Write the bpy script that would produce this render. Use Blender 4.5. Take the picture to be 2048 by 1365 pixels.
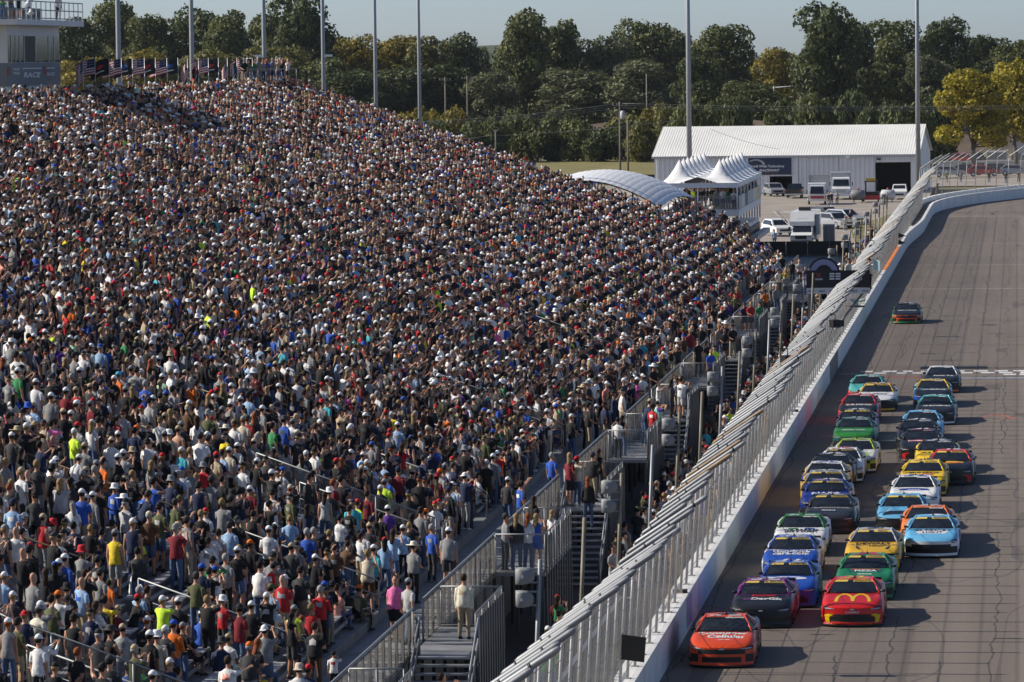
import bpy, bmesh, math, random
import numpy as np
from mathutils import Vector, Matrix, Quaternion
R_ = math.radians
random.seed(7); rng = np.random.default_rng(7)
S = bpy.context.scene
for o in list(bpy.data.objects): bpy.data.objects.remove(o)
C = S.collection

# ---------------- camera ----------------
F, CX, CY, VPX, VPY, HC, LEAN = 9000.0, 1024.0, 682.5, 2034.0, 110.0, 17.8, -0.0133
_v = Vector((VPX-CX, CY-VPY, -F)).normalized()
_u = Vector((LEAN, 1, (LEAN*(VPX-CX)+(CY-VPY))/F)); _u = (_u-_v*_u.dot(_v)).normalized()
_x = _v.cross(_u)
RM = Matrix((_x, _v, _u))                 # camera -> world
CAMP = Vector((0, 0, HC))
cd = bpy.data.cameras.new('camera'); cam = bpy.data.objects.new('camera', cd); C.objects.link(cam)
cd.sensor_fit = 'HORIZONTAL'; cd.sensor_width = 36.0; cd.lens = F*36/2048; cd.clip_start = 1; cd.clip_end = 20000
cam.matrix_world = Matrix.Translation(CAMP) @ RM.to_4x4(); S.camera = cam
# ---------------- sky, sun, exposure ----------------
SUN_EL = R_(34.5); SUN_FROM = Vector((-math.cos(SUN_EL), math.cos(SUN_EL)*0.045, math.sin(SUN_EL))).normalized()
W = bpy.data.worlds.new('World'); S.world = W; W.use_nodes = True
_nt = W.node_tree; _bg = _nt.nodes['Background']; _sky = _nt.nodes.new('ShaderNodeTexSky')
_sky.sky_type = 'NISHITA'; _sky.sun_disc = False; _sky.sun_elevation = SUN_EL; _sky.sun_rotation = R_(-90)
_sky.altitude = 150; _sky.air_density = 0.5; _sky.dust_density = 0.8; _sky.ozone_density = 2.0
_nt.links.new(_sky.outputs[0], _bg.inputs[0]); _bg.inputs[1].default_value = 0.105
sd = bpy.data.lights.new('sun', 'SUN'); sun = bpy.data.objects.new('sun', sd); C.objects.link(sun)
sd.energy = 5.0; sd.angle = R_(0.5); sd.color = (1.0, 0.93, 0.82)
sun.rotation_euler = (-SUN_FROM).to_track_quat('-Z', 'Y').to_euler(); sun.location = (-200, 100, 300)
S.view_settings.view_transform = 'Standard'; S.view_settings.look = 'None'
S.view_settings.exposure = 0.30; S.view_settings.gamma = 1.0; S.view_settings.use_curve_mapping = False
S.cycles.max_bounces = 6; S.cycles.transparent_max_bounces = 24; S.cycles.diffuse_bounces = 2; S.cycles.glossy_bounces = 2
S.cycles.use_denoising = True
S.cycles.caustics_reflective = False; S.cycles.caustics_refractive = False

# ---------------- pixel helpers (2048 x 1365 photograph pixels give directions only) ----------------
def proj(P):
    p = RM.transposed() @ (Vector(P)-CAMP)
    return CX-F*p.x/p.z, CY+F*p.y/p.z, -p.z
def ray(px, py): return (RM @ Vector((px-CX, CY-py, -F))).normalized()
def onz(px, py, z):
    d = ray(px, py); return CAMP+d*((z-HC)/d.z)
def ony(px, py, Y):
    d = ray(px, py); return CAMP+d*(Y/d.y)

def xat(px, Y, py=150): return ony(px, py, Y).x
def yat(px, X, py=150):
    d = ray(px, py); return d.y*(X/d.x)
# scratch scene for evaluating modifiers and lettering without updating everything else
TS = bpy.data.scenes.new('scratch')
def evaluated(o):
    TS.collection.objects.link(o); vl = TS.view_layers[0]; vl.update(); me = bpy.data.meshes.new_from_object(o.evaluated_get(vl.depsgraph)); TS.collection.objects.unlink(o); return me
# ---------------- materials ----------------
MATS = {}
def mat(name, col, rough=0.6, metal=0.0, var=0.12, vscale=3.0, bump=0.0, bscale=40.0, spec=None, coat=0.0):
    if name in MATS: return MATS[name]
    m = bpy.data.materials.new(name); m.use_nodes = True; nt = m.node_tree; b = nt.nodes['Principled BSDF']
    b.inputs['Roughness'].default_value = rough; b.inputs['Metallic'].default_value = metal
    if spec is not None: b.inputs['Specular IOR Level'].default_value = spec
    if coat: b.inputs['Coat Weight'].default_value = coat; b.inputs['Coat Roughness'].default_value = 0.05
    tc = nt.nodes.new('ShaderNodeTexCoord')
    if var > 0:
        n = nt.nodes.new('ShaderNodeTexNoise'); n.inputs['Scale'].default_value = vscale; n.inputs['Detail'].default_value = 5
        nt.links.new(tc.outputs['Object'], n.inputs['Vector'])
        r = nt.nodes.new('ShaderNodeMapRange'); r.inputs[1].default_value = 0.3; r.inputs[2].default_value = 0.7
        r.inputs[3].default_value = 1-var; r.inputs[4].default_value = 1+var
        nt.links.new(n.outputs[0], r.inputs[0])
        mx = nt.nodes.new('ShaderNodeVectorMath'); mx.operation = 'SCALE'; mx.inputs[0].default_value = col[:3]
        nt.links.new(r.outputs[0], mx.inputs['Scale']); nt.links.new(mx.outputs[0], b.inputs['Base Color'])
    else: b.inputs['Base Color'].default_value = (*col[:3], 1)
    if bump > 0:
        n2 = nt.nodes.new('ShaderNodeTexNoise'); n2.inputs['Scale'].default_value = bscale
        nt.links.new(tc.outputs['Object'], n2.inputs['Vector'])
        bp = nt.nodes.new('ShaderNodeBump'); bp.inputs['Strength'].default_value = bump
        nt.links.new(n2.outputs[0], bp.inputs['Height']); nt.links.new(bp.outputs[0], b.inputs['Normal'])
    MATS[name] = m; return m
def srgb(r, g, b):
    f = lambda c: (c/255/12.92) if c/255 <= 0.04045 else ((c/255+0.055)/1.055)**2.4
    return (f(r), f(g), f(b))
def wire_mat(name, col, cell=0.075, thick=0.14, metal=0.6):
    """chain link: wires on a sheet whose UVs are metres; the holes let light through"""
    m = bpy.data.materials.new(name); m.use_nodes = True; nt = m.node_tree; b = nt.nodes['Principled BSDF']
    b.inputs['Base Color'].default_value = (*col, 1); b.inputs['Roughness'].default_value = 0.45; b.inputs['Metallic'].default_value = metal
    uv = nt.nodes.new('ShaderNodeUVMap'); sp = nt.nodes.new('ShaderNodeSeparateXYZ'); nt.links.new(uv.outputs[0], sp.inputs[0])
    def M(op, a, b_=None, v=None):
        n = nt.nodes.new('ShaderNodeMath'); n.operation = op; nt.links.new(a, n.inputs[0])
        if b_ is not None: nt.links.new(b_, n.inputs[1])
        elif v is not None: n.inputs[1].default_value = v
        return n.outputs[0]
    s = M('ADD', sp.outputs[0], sp.outputs[1]); d = M('SUBTRACT', sp.outputs[0], sp.outputs[1])
    outs = []
    for q in (s, d):
        fr = M('FRACT', M('MULTIPLY', q, v=1/cell)); outs.append(M('LESS_THAN', fr, v=thick))
    a = M('MAXIMUM', outs[0], outs[1])
    tr = nt.nodes.new('ShaderNodeBsdfTransparent'); mx = nt.nodes.new('ShaderNodeMixShader')
    tl = nt.nodes.new('ShaderNodeBsdfTranslucent'); tl.inputs[0].default_value = (*col, 1); m2 = nt.nodes.new('ShaderNodeMixShader'); m2.inputs[0].default_value = 0.45   # round wires catch light from behind too
    nt.links.new(b.outputs[0], m2.inputs[1]); nt.links.new(tl.outputs[0], m2.inputs[2])
    nt.links.new(a, mx.inputs[0]); nt.links.new(tr.outputs[0], mx.inputs[1]); nt.links.new(m2.outputs[0], mx.inputs[2])
    nt.links.new(mx.outputs[0], nt.nodes['Material Output'].inputs[0]); MATS[name] = m
    return m

# ---------------- mesh builder ----------------
class MB:
    def __init__(s): s.v = []; s.f = []; s.m = []; s.uv = None; s.sm = []
    def add(s, vs, fs, mi=0, smooth=False):
        o = len(s.v); s.v += [tuple(p) for p in vs]
        for f in fs: s.f.append(tuple(i+o for i in f)); s.m.append(mi); s.sm.append(smooth)
        return o
    def box(s, x0, x1, y0, y1, z0, z1, mi=0, M=None):
        vs = [(x, y, z) for z in (z0, z1) for y in (y0, y1) for x in (x0, x1)]
        if M is not None: vs = [M @ Vector(p) for p in vs]
        s.add(vs, [(0,2,3,1),(4,5,7,6),(0,1,5,4),(2,6,7,3),(0,4,6,2),(1,3,7,5)], mi)
    def quad(s, a, b, c, d, mi=0): s.add([a, b, c, d], [(0,1,2,3)], mi)
    def tube(s, path, r, n=6, mi=0, cap=True, smooth=True, sq=(1, 1)):
        path = [Vector(p) for p in path]; k = len(path); rs = r if hasattr(r, '__len__') else [r]*k
        vs = []; ref = None
        for i, p in enumerate(path):
            t = (path[min(i+1, k-1)]-path[max(i-1, 0)]).normalized()
            if ref is None: ref = Vector((0, 0, 1)) if abs(t.z) < 0.9 else Vector((0, 1, 0))
            a = ref-t*ref.dot(t); a = a.normalized() if a.length > 1e-6 else t.orthogonal().normalized()
            b = t.cross(a); ref = a
            for j in range(n):
                th = 2*math.pi*j/n; vs.append(p+(a*math.cos(th)*sq[0]+b*math.sin(th)*sq[1])*rs[i])
        fs = [(i*n+j, i*n+(j+1) % n, (i+1)*n+(j+1) % n, (i+1)*n+j) for i in range(k-1) for j in range(n)]
        o = s.add(vs, fs, mi, smooth)
        if cap:
            s.f.append(tuple(o+j for j in range(n))[::-1]); s.m.append(mi); s.sm.append(False)
            s.f.append(tuple(o+(k-1)*n+j for j in range(n))); s.m.append(mi); s.sm.append(False)
    def rings(s, rings, mi=0, smooth=True, cap=True):
        n = len(rings[0]); vs = [p for r in rings for p in r]; k = len(rings)
        fs = [(i*n+j, i*n+(j+1) % n, (i+1)*n+(j+1) % n, (i+1)*n+j) for i in range(k-1) for j in range(n)]
        o = s.add(vs, fs, mi, smooth)
        if cap:
            s.f.append(tuple(o+j for j in range(n))[::-1]); s.m.append(mi); s.sm.append(smooth)
            s.f.append(tuple(o+(k-1)*n+j for j in range(n))); s.m.append(mi); s.sm.append(smooth)
    def prism(s, pts, y0, y1, mi=0, ax='y'):
        """outline in the plane across ax, pushed from y0 to y1"""
        f = {'y': lambda p, q: (p[0], q, p[1]), 'x': lambda p, q: (q, p[0], p[1]), 'z': lambda p, q: (p[0], p[1], q)}[ax]
        n = len(pts); vs = [f(p, y0) for p in pts]+[f(p, y1) for p in pts]
        s.add(vs, [tuple(range(n))[::-1], tuple(range(n, 2*n))]+[(i, (i+1) % n, n+(i+1) % n, n+i) for i in range(n)], mi)
    def mesh(s, name, mats):
        me = bpy.data.meshes.new(name); me.from_pydata(s.v, [], s.f)
        for m in (mats if isinstance(mats, (list, tuple)) else [mats]): me.materials.append(MATS[m] if isinstance(m, str) else m)
        me.polygons.foreach_set('material_index', s.m); me.polygons.foreach_set('use_smooth', s.sm)
        me.update(); return me
    def build(s, name, mats, parent=None, **kw): return obj(name, s.mesh(name, mats), parent, **kw)
def obj(name, data, parent=None, loc=None, rotz=None, label=None, cat=None, group=None, kind=None):
    o = bpy.data.objects.new(name, data); C.objects.link(o)
    if parent: o.parent = parent
    if loc is not None: o.location = loc
    if rotz is not None: o.rotation_euler = (0, 0, rotz)
    if label: o['label'] = label
    if cat: o['category'] = cat
    if group: o['group'] = group
    if kind: o['kind'] = kind
    return o
def thing(name, label, cat, loc=(0, 0, 0), rotz=0, group=None, parent=None): return obj(name, None, parent, loc, rotz, label, cat, group)
def dup(root, loc, rotz=None, label=None):
    def cp(o, p):
        c = o.copy(); C.objects.link(c); c.parent = p
        for ch in o.children: cp(ch, c)
        return c
    r = cp(root, None); r.location = loc
    if rotz is not None: r.rotation_euler = (0, 0, rotz)
    if label: r['label'] = label
    return r
def sheet_uv(name, profile, ys, material, parent=None, **kw):
    """sheet swept along Y (profile = [(x,z)..] or function of y), UVs in metres"""
    v = []; uvs = []; nP = None
    for y in ys:
        pr = profile(y) if callable(profile) else profile; nP = len(pr); acc = 0; last = None
        for p in pr:
            if last: acc += math.dist(last, p)
            last = p; v.append((p[0], y if len(p) < 3 else p[2], p[1])); uvs.append((y, acc))
    f = [(i*nP+j, (i+1)*nP+j, (i+1)*nP+j+1, i*nP+j+1) for i in range(len(ys)-1) for j in range(nP-1)]
    me = bpy.data.meshes.new(name); me.from_pydata(v, [], f); me.materials.append(MATS[material])
    ul = me.uv_layers.new(); ul.data.foreach_set('uv', [c for p in me.polygons for i in p.vertices for c in uvs[i]])
    return obj(name, me, parent, **kw)
def text_mesh(s, size=1.0, bold=0.0, shear=0.0, align='CENTER', space=1.0):
    """flat lettering: vertices and triangles, x along the line, y up"""
    cu = bpy.data.curves.new('t', 'FONT'); cu.body = s; cu.size = size; cu.align_x = align; cu.align_y = 'CENTER'
    cu.offset = bold; cu.shear = shear; cu.resolution_u = 2; cu.space_character = space
    o = bpy.data.objects.new('t', cu); me = evaluated(o)
    v = [tuple(p.co) for p in me.vertices]; f = [tuple(p.vertices) for p in me.polygons]
    bpy.data.objects.remove(o); bpy.data.curves.remove(cu); bpy.data.meshes.remove(me)
    return v, f
_TC = {}
def put_text(mb, s, size, fn, mi=0, bold=0.0, shear=0.0, width=None, height=None, align='CENTER'):
    key = (s, bold, shear, align)
    if key not in _TC: _TC[key] = text_mesh(s, 1.0, bold, shear, align)
    v, f = _TC[key]
    if not v: return
    xs = [p[0] for p in v]; ys = [p[1] for p in v]; w = max(xs)-min(xs); h = max(ys)-min(ys)
    sx = width/w if width else size; sy = height/h if height else size
    cy = (max(ys)+min(ys))/2
    mb.add([fn(p[0]*sx, (p[1]-cy)*sy) for p in v], f, mi)

GAL = mat('galvanised', (0.31, 0.32, 0.33), 0.5, 0.45, 0.10, 2.0)
mat('post_galv', (0.25, 0.26, 0.27), 0.55, 0.35, 0.15, 2.0)
mat('galv_dull', (0.24, 0.25, 0.265), 0.55, 0.4, 0.15, 2.0)
mat('galv_rust', (0.30, 0.22, 0.14), 0.7, 0.1, 0.3, 3.0)
mat('dark_slat', (0.075, 0.08, 0.09), 0.6, 0.2, 0.15, 2.0)
mat('aluminium', (0.36, 0.365, 0.38), 0.5, 0.35, 0.15, 1.5)
mat('deck_alu', (0.22, 0.225, 0.235), 0.6, 0.2, 0.22, 1.2)
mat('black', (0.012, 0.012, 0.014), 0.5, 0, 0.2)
mat('black_gloss', (0.010, 0.011, 0.013), 0.15, 0, 0)
mat('white_paint', (0.78, 0.78, 0.77), 0.5, 0, 0.05)
mat('white_vinyl', (0.80, 0.80, 0.80), 0.5, 0, 0.03)
mat('shaded_rail', (0.20, 0.15, 0.09), 0.6, 0.2, 0.25)  # aisle rail metal with shade put into its colour
mat('grey_plastic', (0.22, 0.225, 0.225), 0.55, 0, 0.06)
mat('red', (0.5, 0.02, 0.02), 0.45, 0, 0.05)
mat('letter_white', (0.75, 0.75, 0.75), 0.5, 0, 0.0)
mat('letter_black', (0.012, 0.012, 0.014), 0.5, 0, 0.0)
wire_mat('chain_link', (0.42, 0.42, 0.43), 0.085, 0.10)
wire_mat('chain_link_small', (0.30, 0.28, 0.25), 0.06, 0.22, 0.2)
wire_mat('catch_mesh', (0.42, 0.42, 0.42), 0.12, 0.14, 0.2)
wire_mat('overhang_link', (0.30, 0.30, 0.30), 0.12, 0.05, 0.3)
# ================= setting: ground, track, apron, wall, catch fence =================
def rough_ground_mat(name, cols, scale, rough=0.9, bump=0.3):
    m = bpy.data.materials.new(name); m.use_nodes = True; nt = m.node_tree; b = nt.nodes['Principled BSDF']
    b.inputs['Roughness'].default_value = rough
    tc = nt.nodes.new('ShaderNodeTexCoord'); n = nt.nodes.new('ShaderNodeTexNoise'); n.inputs['Scale'].default_value = scale; n.inputs['Detail'].default_value = 8
    nt.links.new(tc.outputs['Object'], n.inputs['Vector']); r = nt.nodes.new('ShaderNodeValToRGB')
    r.color_ramp.elements[0].position = 0.35; r.color_ramp.elements[1].position = 0.65
    r.color_ramp.elements[0].color = (*cols[0], 1); r.color_ramp.elements[1].color = (*cols[1], 1)
    nt.links.new(n.outputs[0], r.inputs[0]); nt.links.new(r.outputs[0], b.inputs['Base Color'])
    MATS[name] = m; return m
rough_ground_mat('dry_grass', ((0.10, 0.095, 0.035), (0.19, 0.15, 0.06)), 0.12)
rough_ground_mat('gravel_lot', ((0.22, 0.19, 0.16), (0.31, 0.27, 0.23)), 0.25)
rough_ground_mat('apron_asphalt', ((0.035, 0.035, 0.037), (0.06, 0.058, 0.055)), 0.6)
rough_ground_mat('concrete_pad', ((0.26, 0.24, 0.22), (0.34, 0.32, 0.29)), 0.4)
rough_ground_mat('scrub', ((0.06, 0.045, 0.03), (0.13, 0.09, 0.06)), 0.15)

def track_material():
    m = bpy.data.materials.new('race_asphalt'); m.use_nodes = True; nt = m.node_tree; b = nt.nodes['Principled BSDF']
    b.inputs['Roughness'].default_value = 0.82
    N, L = nt.nodes.new, nt.links.new
    tc = N('ShaderNodeTexCoord'); sp = N('ShaderNodeSeparateXYZ'); L(tc.outputs['Object'], sp.inputs[0])
    def M(op, a, bb=None, v=None):
        n = N('ShaderNodeMath'); n.operation = op; L(a, n.inputs[0])
        if bb is not None: L(bb, n.inputs[1])
        elif v is not None: n.inputs[1].default_value = v
        return n.outputs[0]
    def noise(sx, sy, sc, det=4):
        mp = N('ShaderNodeMapping'); mp.inputs['Scale'].default_value = (sx, sy, 1); L(tc.outputs['Object'], mp.inputs[0])
        n = N('ShaderNodeTexNoise'); n.inputs['Scale'].default_value = sc; n.inputs['Detail'].default_value = det; L(mp.outputs[0], n.inputs['Vector'])
        return n.outputs[0]
    streak = noise(1.2, 0.012, 1.0, 5); patch = noise(0.05, 0.05, 1.0, 6); fine = noise(1, 1, 9.0, 3)
    wig = M('MULTIPLY', M('SUBTRACT', noise(0.4, 0.16, 1.0, 3), v=0.5), v=0.9)
    wig2 = M('MULTIPLY', M('SUBTRACT', noise(1, 1, 0.9, 2), v=0.5), v=0.22)
    xx = M('ADD', M('ADD', sp.outputs[0], wig), wig2)
    fr = M('ABSOLUTE', M('SUBTRACT', M('FRACT', M('MULTIPLY', xx, v=1/1.55)), v=0.5))
    crack = M('LESS_THAN', fr, v=0.018)
    gate = M('GREATER_THAN', noise(0.5, 0.03, 1.0, 3), v=0.47)
    crack = M('MULTIPLY', crack, gate)
    # scuffs: short dark curved tyre marks
    mp = N('ShaderNodeMapping'); mp.inputs['Scale'].default_value = (0.35, 0.05, 1); mp.inputs['Rotation'].default_value = (0, 0, 0.12); L(tc.outputs['Object'], mp.inputs[0])
    wv = N('ShaderNodeTexNoise'); wv.inputs['Scale'].default_value = 1.0; wv.inputs['Detail'].default_value = 1; L(mp.outputs[0], wv.inputs['Vector'])
    band = M('LESS_THAN', M('ABSOLUTE', M('SUBTRACT', wv.outputs[0], v=0.5)), v=0.006)
    tone = M('ADD', M('MULTIPLY', streak, v=0.55), M('MULTIPLY', patch, v=0.35)); tone = M('ADD', tone, M('MULTIPLY', fine, v=0.22))
    ra = N('ShaderNodeValToRGB'); ra.color_ramp.elements[0].position = 0.36; ra.color_ramp.elements[1].position = 0.74
    ra.color_ramp.elements[0].color = (0.118, 0.094, 0.077, 1); ra.color_ramp.elements[1].color = (0.182, 0.149, 0.125, 1); L(tone, ra.inputs[0])
    mx = N('ShaderNodeMix'); mx.data_type = 'RGBA'; L(M('MULTIPLY', crack, v=0.75), mx.inputs[0]); L(ra.outputs[0], mx.inputs[6]); mx.inputs[7].default_value = (0.03, 0.028, 0.028, 1)
    m2 = N('ShaderNodeMix'); m2.data_type = 'RGBA'; L(M('MULTIPLY', band, v=0.45), m2.inputs[0]); L(mx.outputs[2], m2.inputs[6]); m2.inputs[7].default_value = (0.045, 0.04, 0.038, 1)
    L(m2.outputs[2], b.inputs['Base Color'])
    bp = N('ShaderNodeBump'); bp.inputs['Strength'].default_value = 0.25; bp.inputs['Distance'].default_value = 0.02; L(fine, bp.inputs['Height']); L(bp.outputs[0], b.inputs['Normal'])
    MATS['race_asphalt'] = m
track_material()

g = MB(); g.quad((-2900, -140, -0.35), (3100, -140, -0.35), (3100, 4550, -0.35), (-2900, 4550, -0.35)); g.build('ground', 'dry_grass', kind='structure')
# the wall line: straight, a jog where the energy-absorbing barrier starts, then the turn
WX = -10.3; YC = 505.0; RT = 175.0
def curve_pt(a, off=0.0):   # a = angle into the turn; off>0 = outwards (away from the track)
    return (WX+RT-(RT+off)*math.cos(a), YC+(RT+off)*math.sin(a))
def wall_line(off=0.0, y0=60.0):
    pts = [(WX-off, y) for y in np.arange(y0, YC, 8.0)]
    pts += [curve_pt(a, off) for a in np.linspace(0, R_(100), 60)]
    return pts
wl = wall_line()
t = MB(); inner = [(WX+30, y) for y in np.arange(60.0, YC, 8.0)]+[curve_pt(a, -30) for a in np.linspace(0, R_(100), 60)]
n_ = len(wl)
t.add([(x, y, 0) for x, y in wl]+[(x, y, 0) for x, y in inner], [(i, n_+i, n_+i+1, i+1) for i in range(n_-1)])
t.build('race_track', 'race_asphalt', kind='structure')
g = MB(); g.quad((WX+30, 60, -0.05), (160, 60, -0.05), (160, YC+40, -0.05), (WX+30, YC+40, -0.05)); g.build('infield', 'apron_asphalt', kind='structure')
# apron between wall and stand, lot beyond the stand
a = MB(); a.quad((-17.6, 60, 0.10), (WX-0.6, 60, 0.10), (WX-0.6, 430, 0.10), (-17.6, 430, 0.10)); a.build('apron', 'apron_asphalt', kind='structure')
a = MB(); a.quad((-13.2, 80, 0.104), (-13.05, 80, 0.104), (-13.05, 330, 0.104), (-13.2, 330, 0.104)); a.build('apron_line', 'white_paint', kind='structure')
a = MB(); a.quad((-60, 430, -0.05), (WX-0.9, 430, -0.05), (WX-0.9, 640, -0.05), (-60, 640, -0.05)); a.build('gravel_lot', 'gravel_lot', kind='structure')
a = MB(); a.quad((-75, 325, 0.02), (-17.6, 325, 0.02), (-17.6, 430, 0.02), (-75, 430, 0.02)); a.build('paddock_pavement', 'apron_asphalt', kind='structure')
a = MB(); a.prism([(-15.5, 432), (-11.6, 432), (-11.6, 520), (-13.5, 520), (-17.5, 470)], -0.04, 0.02, ax='z'); a.build('grass_verge', 'dry_grass', kind='structure')
# painted markings
mk = MB(); z = 0.004
r2 = random.Random(3)
for row in range(3):
    y0 = 251.6+row*1.45; x = -8.9+(0.75 if row % 2 else 0)
    while x < 18:
        w = 0.62+r2.uniform(-0.12, 0.2)
        if row != 0 or x > -1.2: mk.quad((x, y0+r2.uniform(-.08, .08), z), (x+w, y0+r2.uniform(-.08, .08), z), (x+w, y0+0.98+r2.uniform(-.12, .12), z), (x, y0+0.98+r2.uniform(-.12, .12), z))
        x += w+r2.uniform(0.16, 0.6)
mk.quad((-10.1, 252.95, z), (-8.9, 252.9, z), (-8.9, 253.1, z), (-10.1, 253.15, z))
mat('worn_white', (0.62, 0.62, 0.62), 0.7, 0, 0.35, 2.5)
mk.build('start_line', 'worn_white', kind='structure')
mk = MB(); mk.quad((-8.7, 250.1, z), (-3.2, 250.0, z), (-3.2, 250.6, z), (-8.7, 250.7, z)); mat('worn_red', (0.28, 0.07, 0.06), 0.8, 0, 0.4, 3); mk.build('red_paint_strip', 'worn_red', kind='structure')
mk = MB(); mk.quad((-5.2, 249.0, z+.004), (2, 249.0, z+.004), (2, 249.5, z+.004), (-5.2, 249.5, z+.004)); mat('worn_blue', (0.25, 0.33, 0.45), 0.8, 0, 0.4, 3); mk.build('blue_paint_strip', 'worn_blue', kind='structure')
mat('faint_white', (0.34, 0.32, 0.30), 0.8, 0, 0.35, 1.5)
for nm, y, w in (('lane_line', 345.3, 0.35), ('lane_line', 384.6, 0.3), ('lane_line', 428, 0.22)):
    mk = MB(); mk.quad((-10.2, y, z), (18, y-0.9, z), (18, y-0.9+w, z), (-10.2, y+w, z)); mk.build(nm, 'faint_white', kind='structure')
mk = MB()
for k in range(30):
    y = 120+r2.uniform(0, 1)**1.5*230; x = r2.uniform(-8.0, 0); l = r2.uniform(.5, 1.4)
    mk.quad((x, y, z+.004), (x+l, y+r2.uniform(-.1, .1), z+.004), (x+l*.8, y+.12, z+.004), (x+.1, y+.14, z+.004))
mat('scuff', (0.03, 0.028, 0.028), 0.8, 0, 0.3); mk.build('scuff_marks', 'scuff', kind='structure')
mk = MB(); mat('orange_paint', (0.6, 0.13, 0.04), 0.7, 0, 0.2); P = [onz(*p, 0.006) for p in ((1955, 836), (2000, 829), (2030, 838), (1985, 838))]
for i in range(3):
    a_, b_ = P[i], P[i+1]; d = (b_-a_).normalized(); n = Vector((-d.y, d.x, 0))*0.05
    mk.quad(a_-n, b_-n, b_+n, a_+n)
mk.build('paint_mark', 'orange_paint', kind='structure')

# ---------- retaining wall ----------
WH = 1.15
def wall_mat():
    m = bpy.data.materials.new('wall_white'); m.use_nodes = True; nt = m.node_tree; b = nt.nodes['Principled BSDF']; N, L = nt.nodes.new, nt.links.new
    b.inputs['Roughness'].default_value = 0.55
    tc = N('ShaderNodeTexCoord'); mp = N('ShaderNodeMapping'); mp.inputs['Scale'].default_value = (1, 0.5, 0.35); L(tc.outputs['Object'], mp.inputs[0])
    n = N('ShaderNodeTexNoise'); n.inputs['Scale'].default_value = 1.6; n.inputs['Detail'].default_value = 7; L(mp.outputs[0], n.inputs['Vector'])
    r = N('ShaderNodeValToRGB'); r.color_ramp.elements[0].position = 0.3; r.color_ramp.elements[1].position = 0.62
    r.color_ramp.elements[0].color = (0.66, 0.65, 0.64, 1); r.color_ramp.elements[1].color = (0.80, 0.80, 0.79, 1); L(n.outputs[0], r.inputs[0])
    mp2 = N('ShaderNodeMapping'); mp2.inputs['Scale'].default_value = (0.2, 0.06, 7.0); L(tc.outputs['Object'], mp2.inputs[0])
    n2 = N('ShaderNodeTexNoise'); n2.inputs['Scale'].default_value = 2.2; n2.inputs['Detail'].default_value = 3; L(mp2.outputs[0], n2.inputs['Vector'])
    r2_ = N('ShaderNodeMapRange'); r2_.inputs[1].default_value = 0.63; r2_.inputs[2].default_value = 0.78; L(n2.outputs[0], r2_.inputs[0])
    mx = N('ShaderNodeMix'); mx.data_type = 'RGBA'; L(r2_.outputs[0], mx.inputs[0]); L(r.outputs[0], mx.inputs[6]); mx.inputs[7].default_value = (0.42, 0.38, 0.36, 1)
    L(mx.outputs[2], b.inputs['Base Color']); MATS['wall_white'] = m
wall_mat(); mat('wall_dark', (0.10, 0.10, 0.13), 0.5, 0, 0.3, 1.0); mat('wall_orange', (0.85, 0.24, 0.03), 0.55, 0, 0.2, 1.5); mat('wall_purple', (0.45, 0.30, 0.45), 0.5, 0, 0.2)
wall = thing('retaining_wall', 'long white concrete wall between the track and the catch fence', 'wall', (WX, 95, 0))
WD = 0.62
y = 66.0; k = 0
def wseg(name, x0, x1, y0, y1, h, m): 
    b = MB(); b.box(x0-WX, x1-WX, y0-95, y1-95, 0.0, h); return b.build(name, m, wall)
edges = [66.0]
while edges[-1] < 440: edges.append(edges[-1]+6.1)
for y0, y1 in zip(edges[:-1], edges[1:]):
    wseg('wall_segment', WX-WD, WX, y0+0.012, y1, WH, 'wall_white')
for ya, yb, mm in ((246.5, 257.5, 'wall_dark'),):
    b = MB(); b.box(0.004, 0.012, ya-95, yb-95, 0.03, WH-0.06); b.build('painted_panel', mm, wall)
b = MB(); b.box(-0.42, 0.02, 352-95, 396-95, WH-.02, WH+0.02); b.build('orange_cap', 'wall_orange', wall)
b = MB(); b.box(0.004, 0.008, 138.6-95, 140.8-95, 0.15, WH-0.1); b.build('scuffed_patch', 'wall_purple', wall)
for yy in (139.5, 211.5, 300.0):
    b = MB(); b.box(-0.5, -0.05, yy-95, yy+0.28-95, WH+0.002, WH+0.1); b.build('drain_box', 'black', wall)
# back wall from the jog to the end of the turn, and the padded barrier in front of it
def sweep(name, line, prof, m, parent, closed=True):
    """prof = [(off, z)]; line = [(x,y,nx,ny)] with n pointing off the track"""
    b = MB(); rings = [[(x+nx*o-WX, y+ny*o-95, z_) for o, z_ in prof] for x, y, nx, ny in line]
    b.rings(rings, 0, False, True); return b.build(name, m, parent)
def turn_line(off, y0, a1=100, n=46): 
    L_ = [(WX-off, y, -1, 0) for y in np.arange(y0, YC, 12.0)]
    for a in np.linspace(0, R_(a1), n):
        x, y = curve_pt(a, off); L_.append((x, y, -math.cos(a), math.sin(a)))
    return L_
sweep('back_wall', turn_line(0.55, edges[-1]), [(0, 0), (0, 1.55), (0.5, 1.55), (0.5, 0)], 'wall_white', wall)
bl = []
for i, y in enumerate(np.linspace(418, 462, 12)): bl.append((WX+0.02+0.78*(3*(i/11)**2-2*(i/11)**3), y, -1, 0))
bl += [(x, y, nx, ny) for x, y, nx, ny in turn_line(-0.8, 470)]
sweep('energy_barrier', bl, [(0, 0), (0, 1.25), (0.3, 1.25), (0.3, 0)], 'wall_white', wall)
fb = [i for i in bl[6:]]
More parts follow.
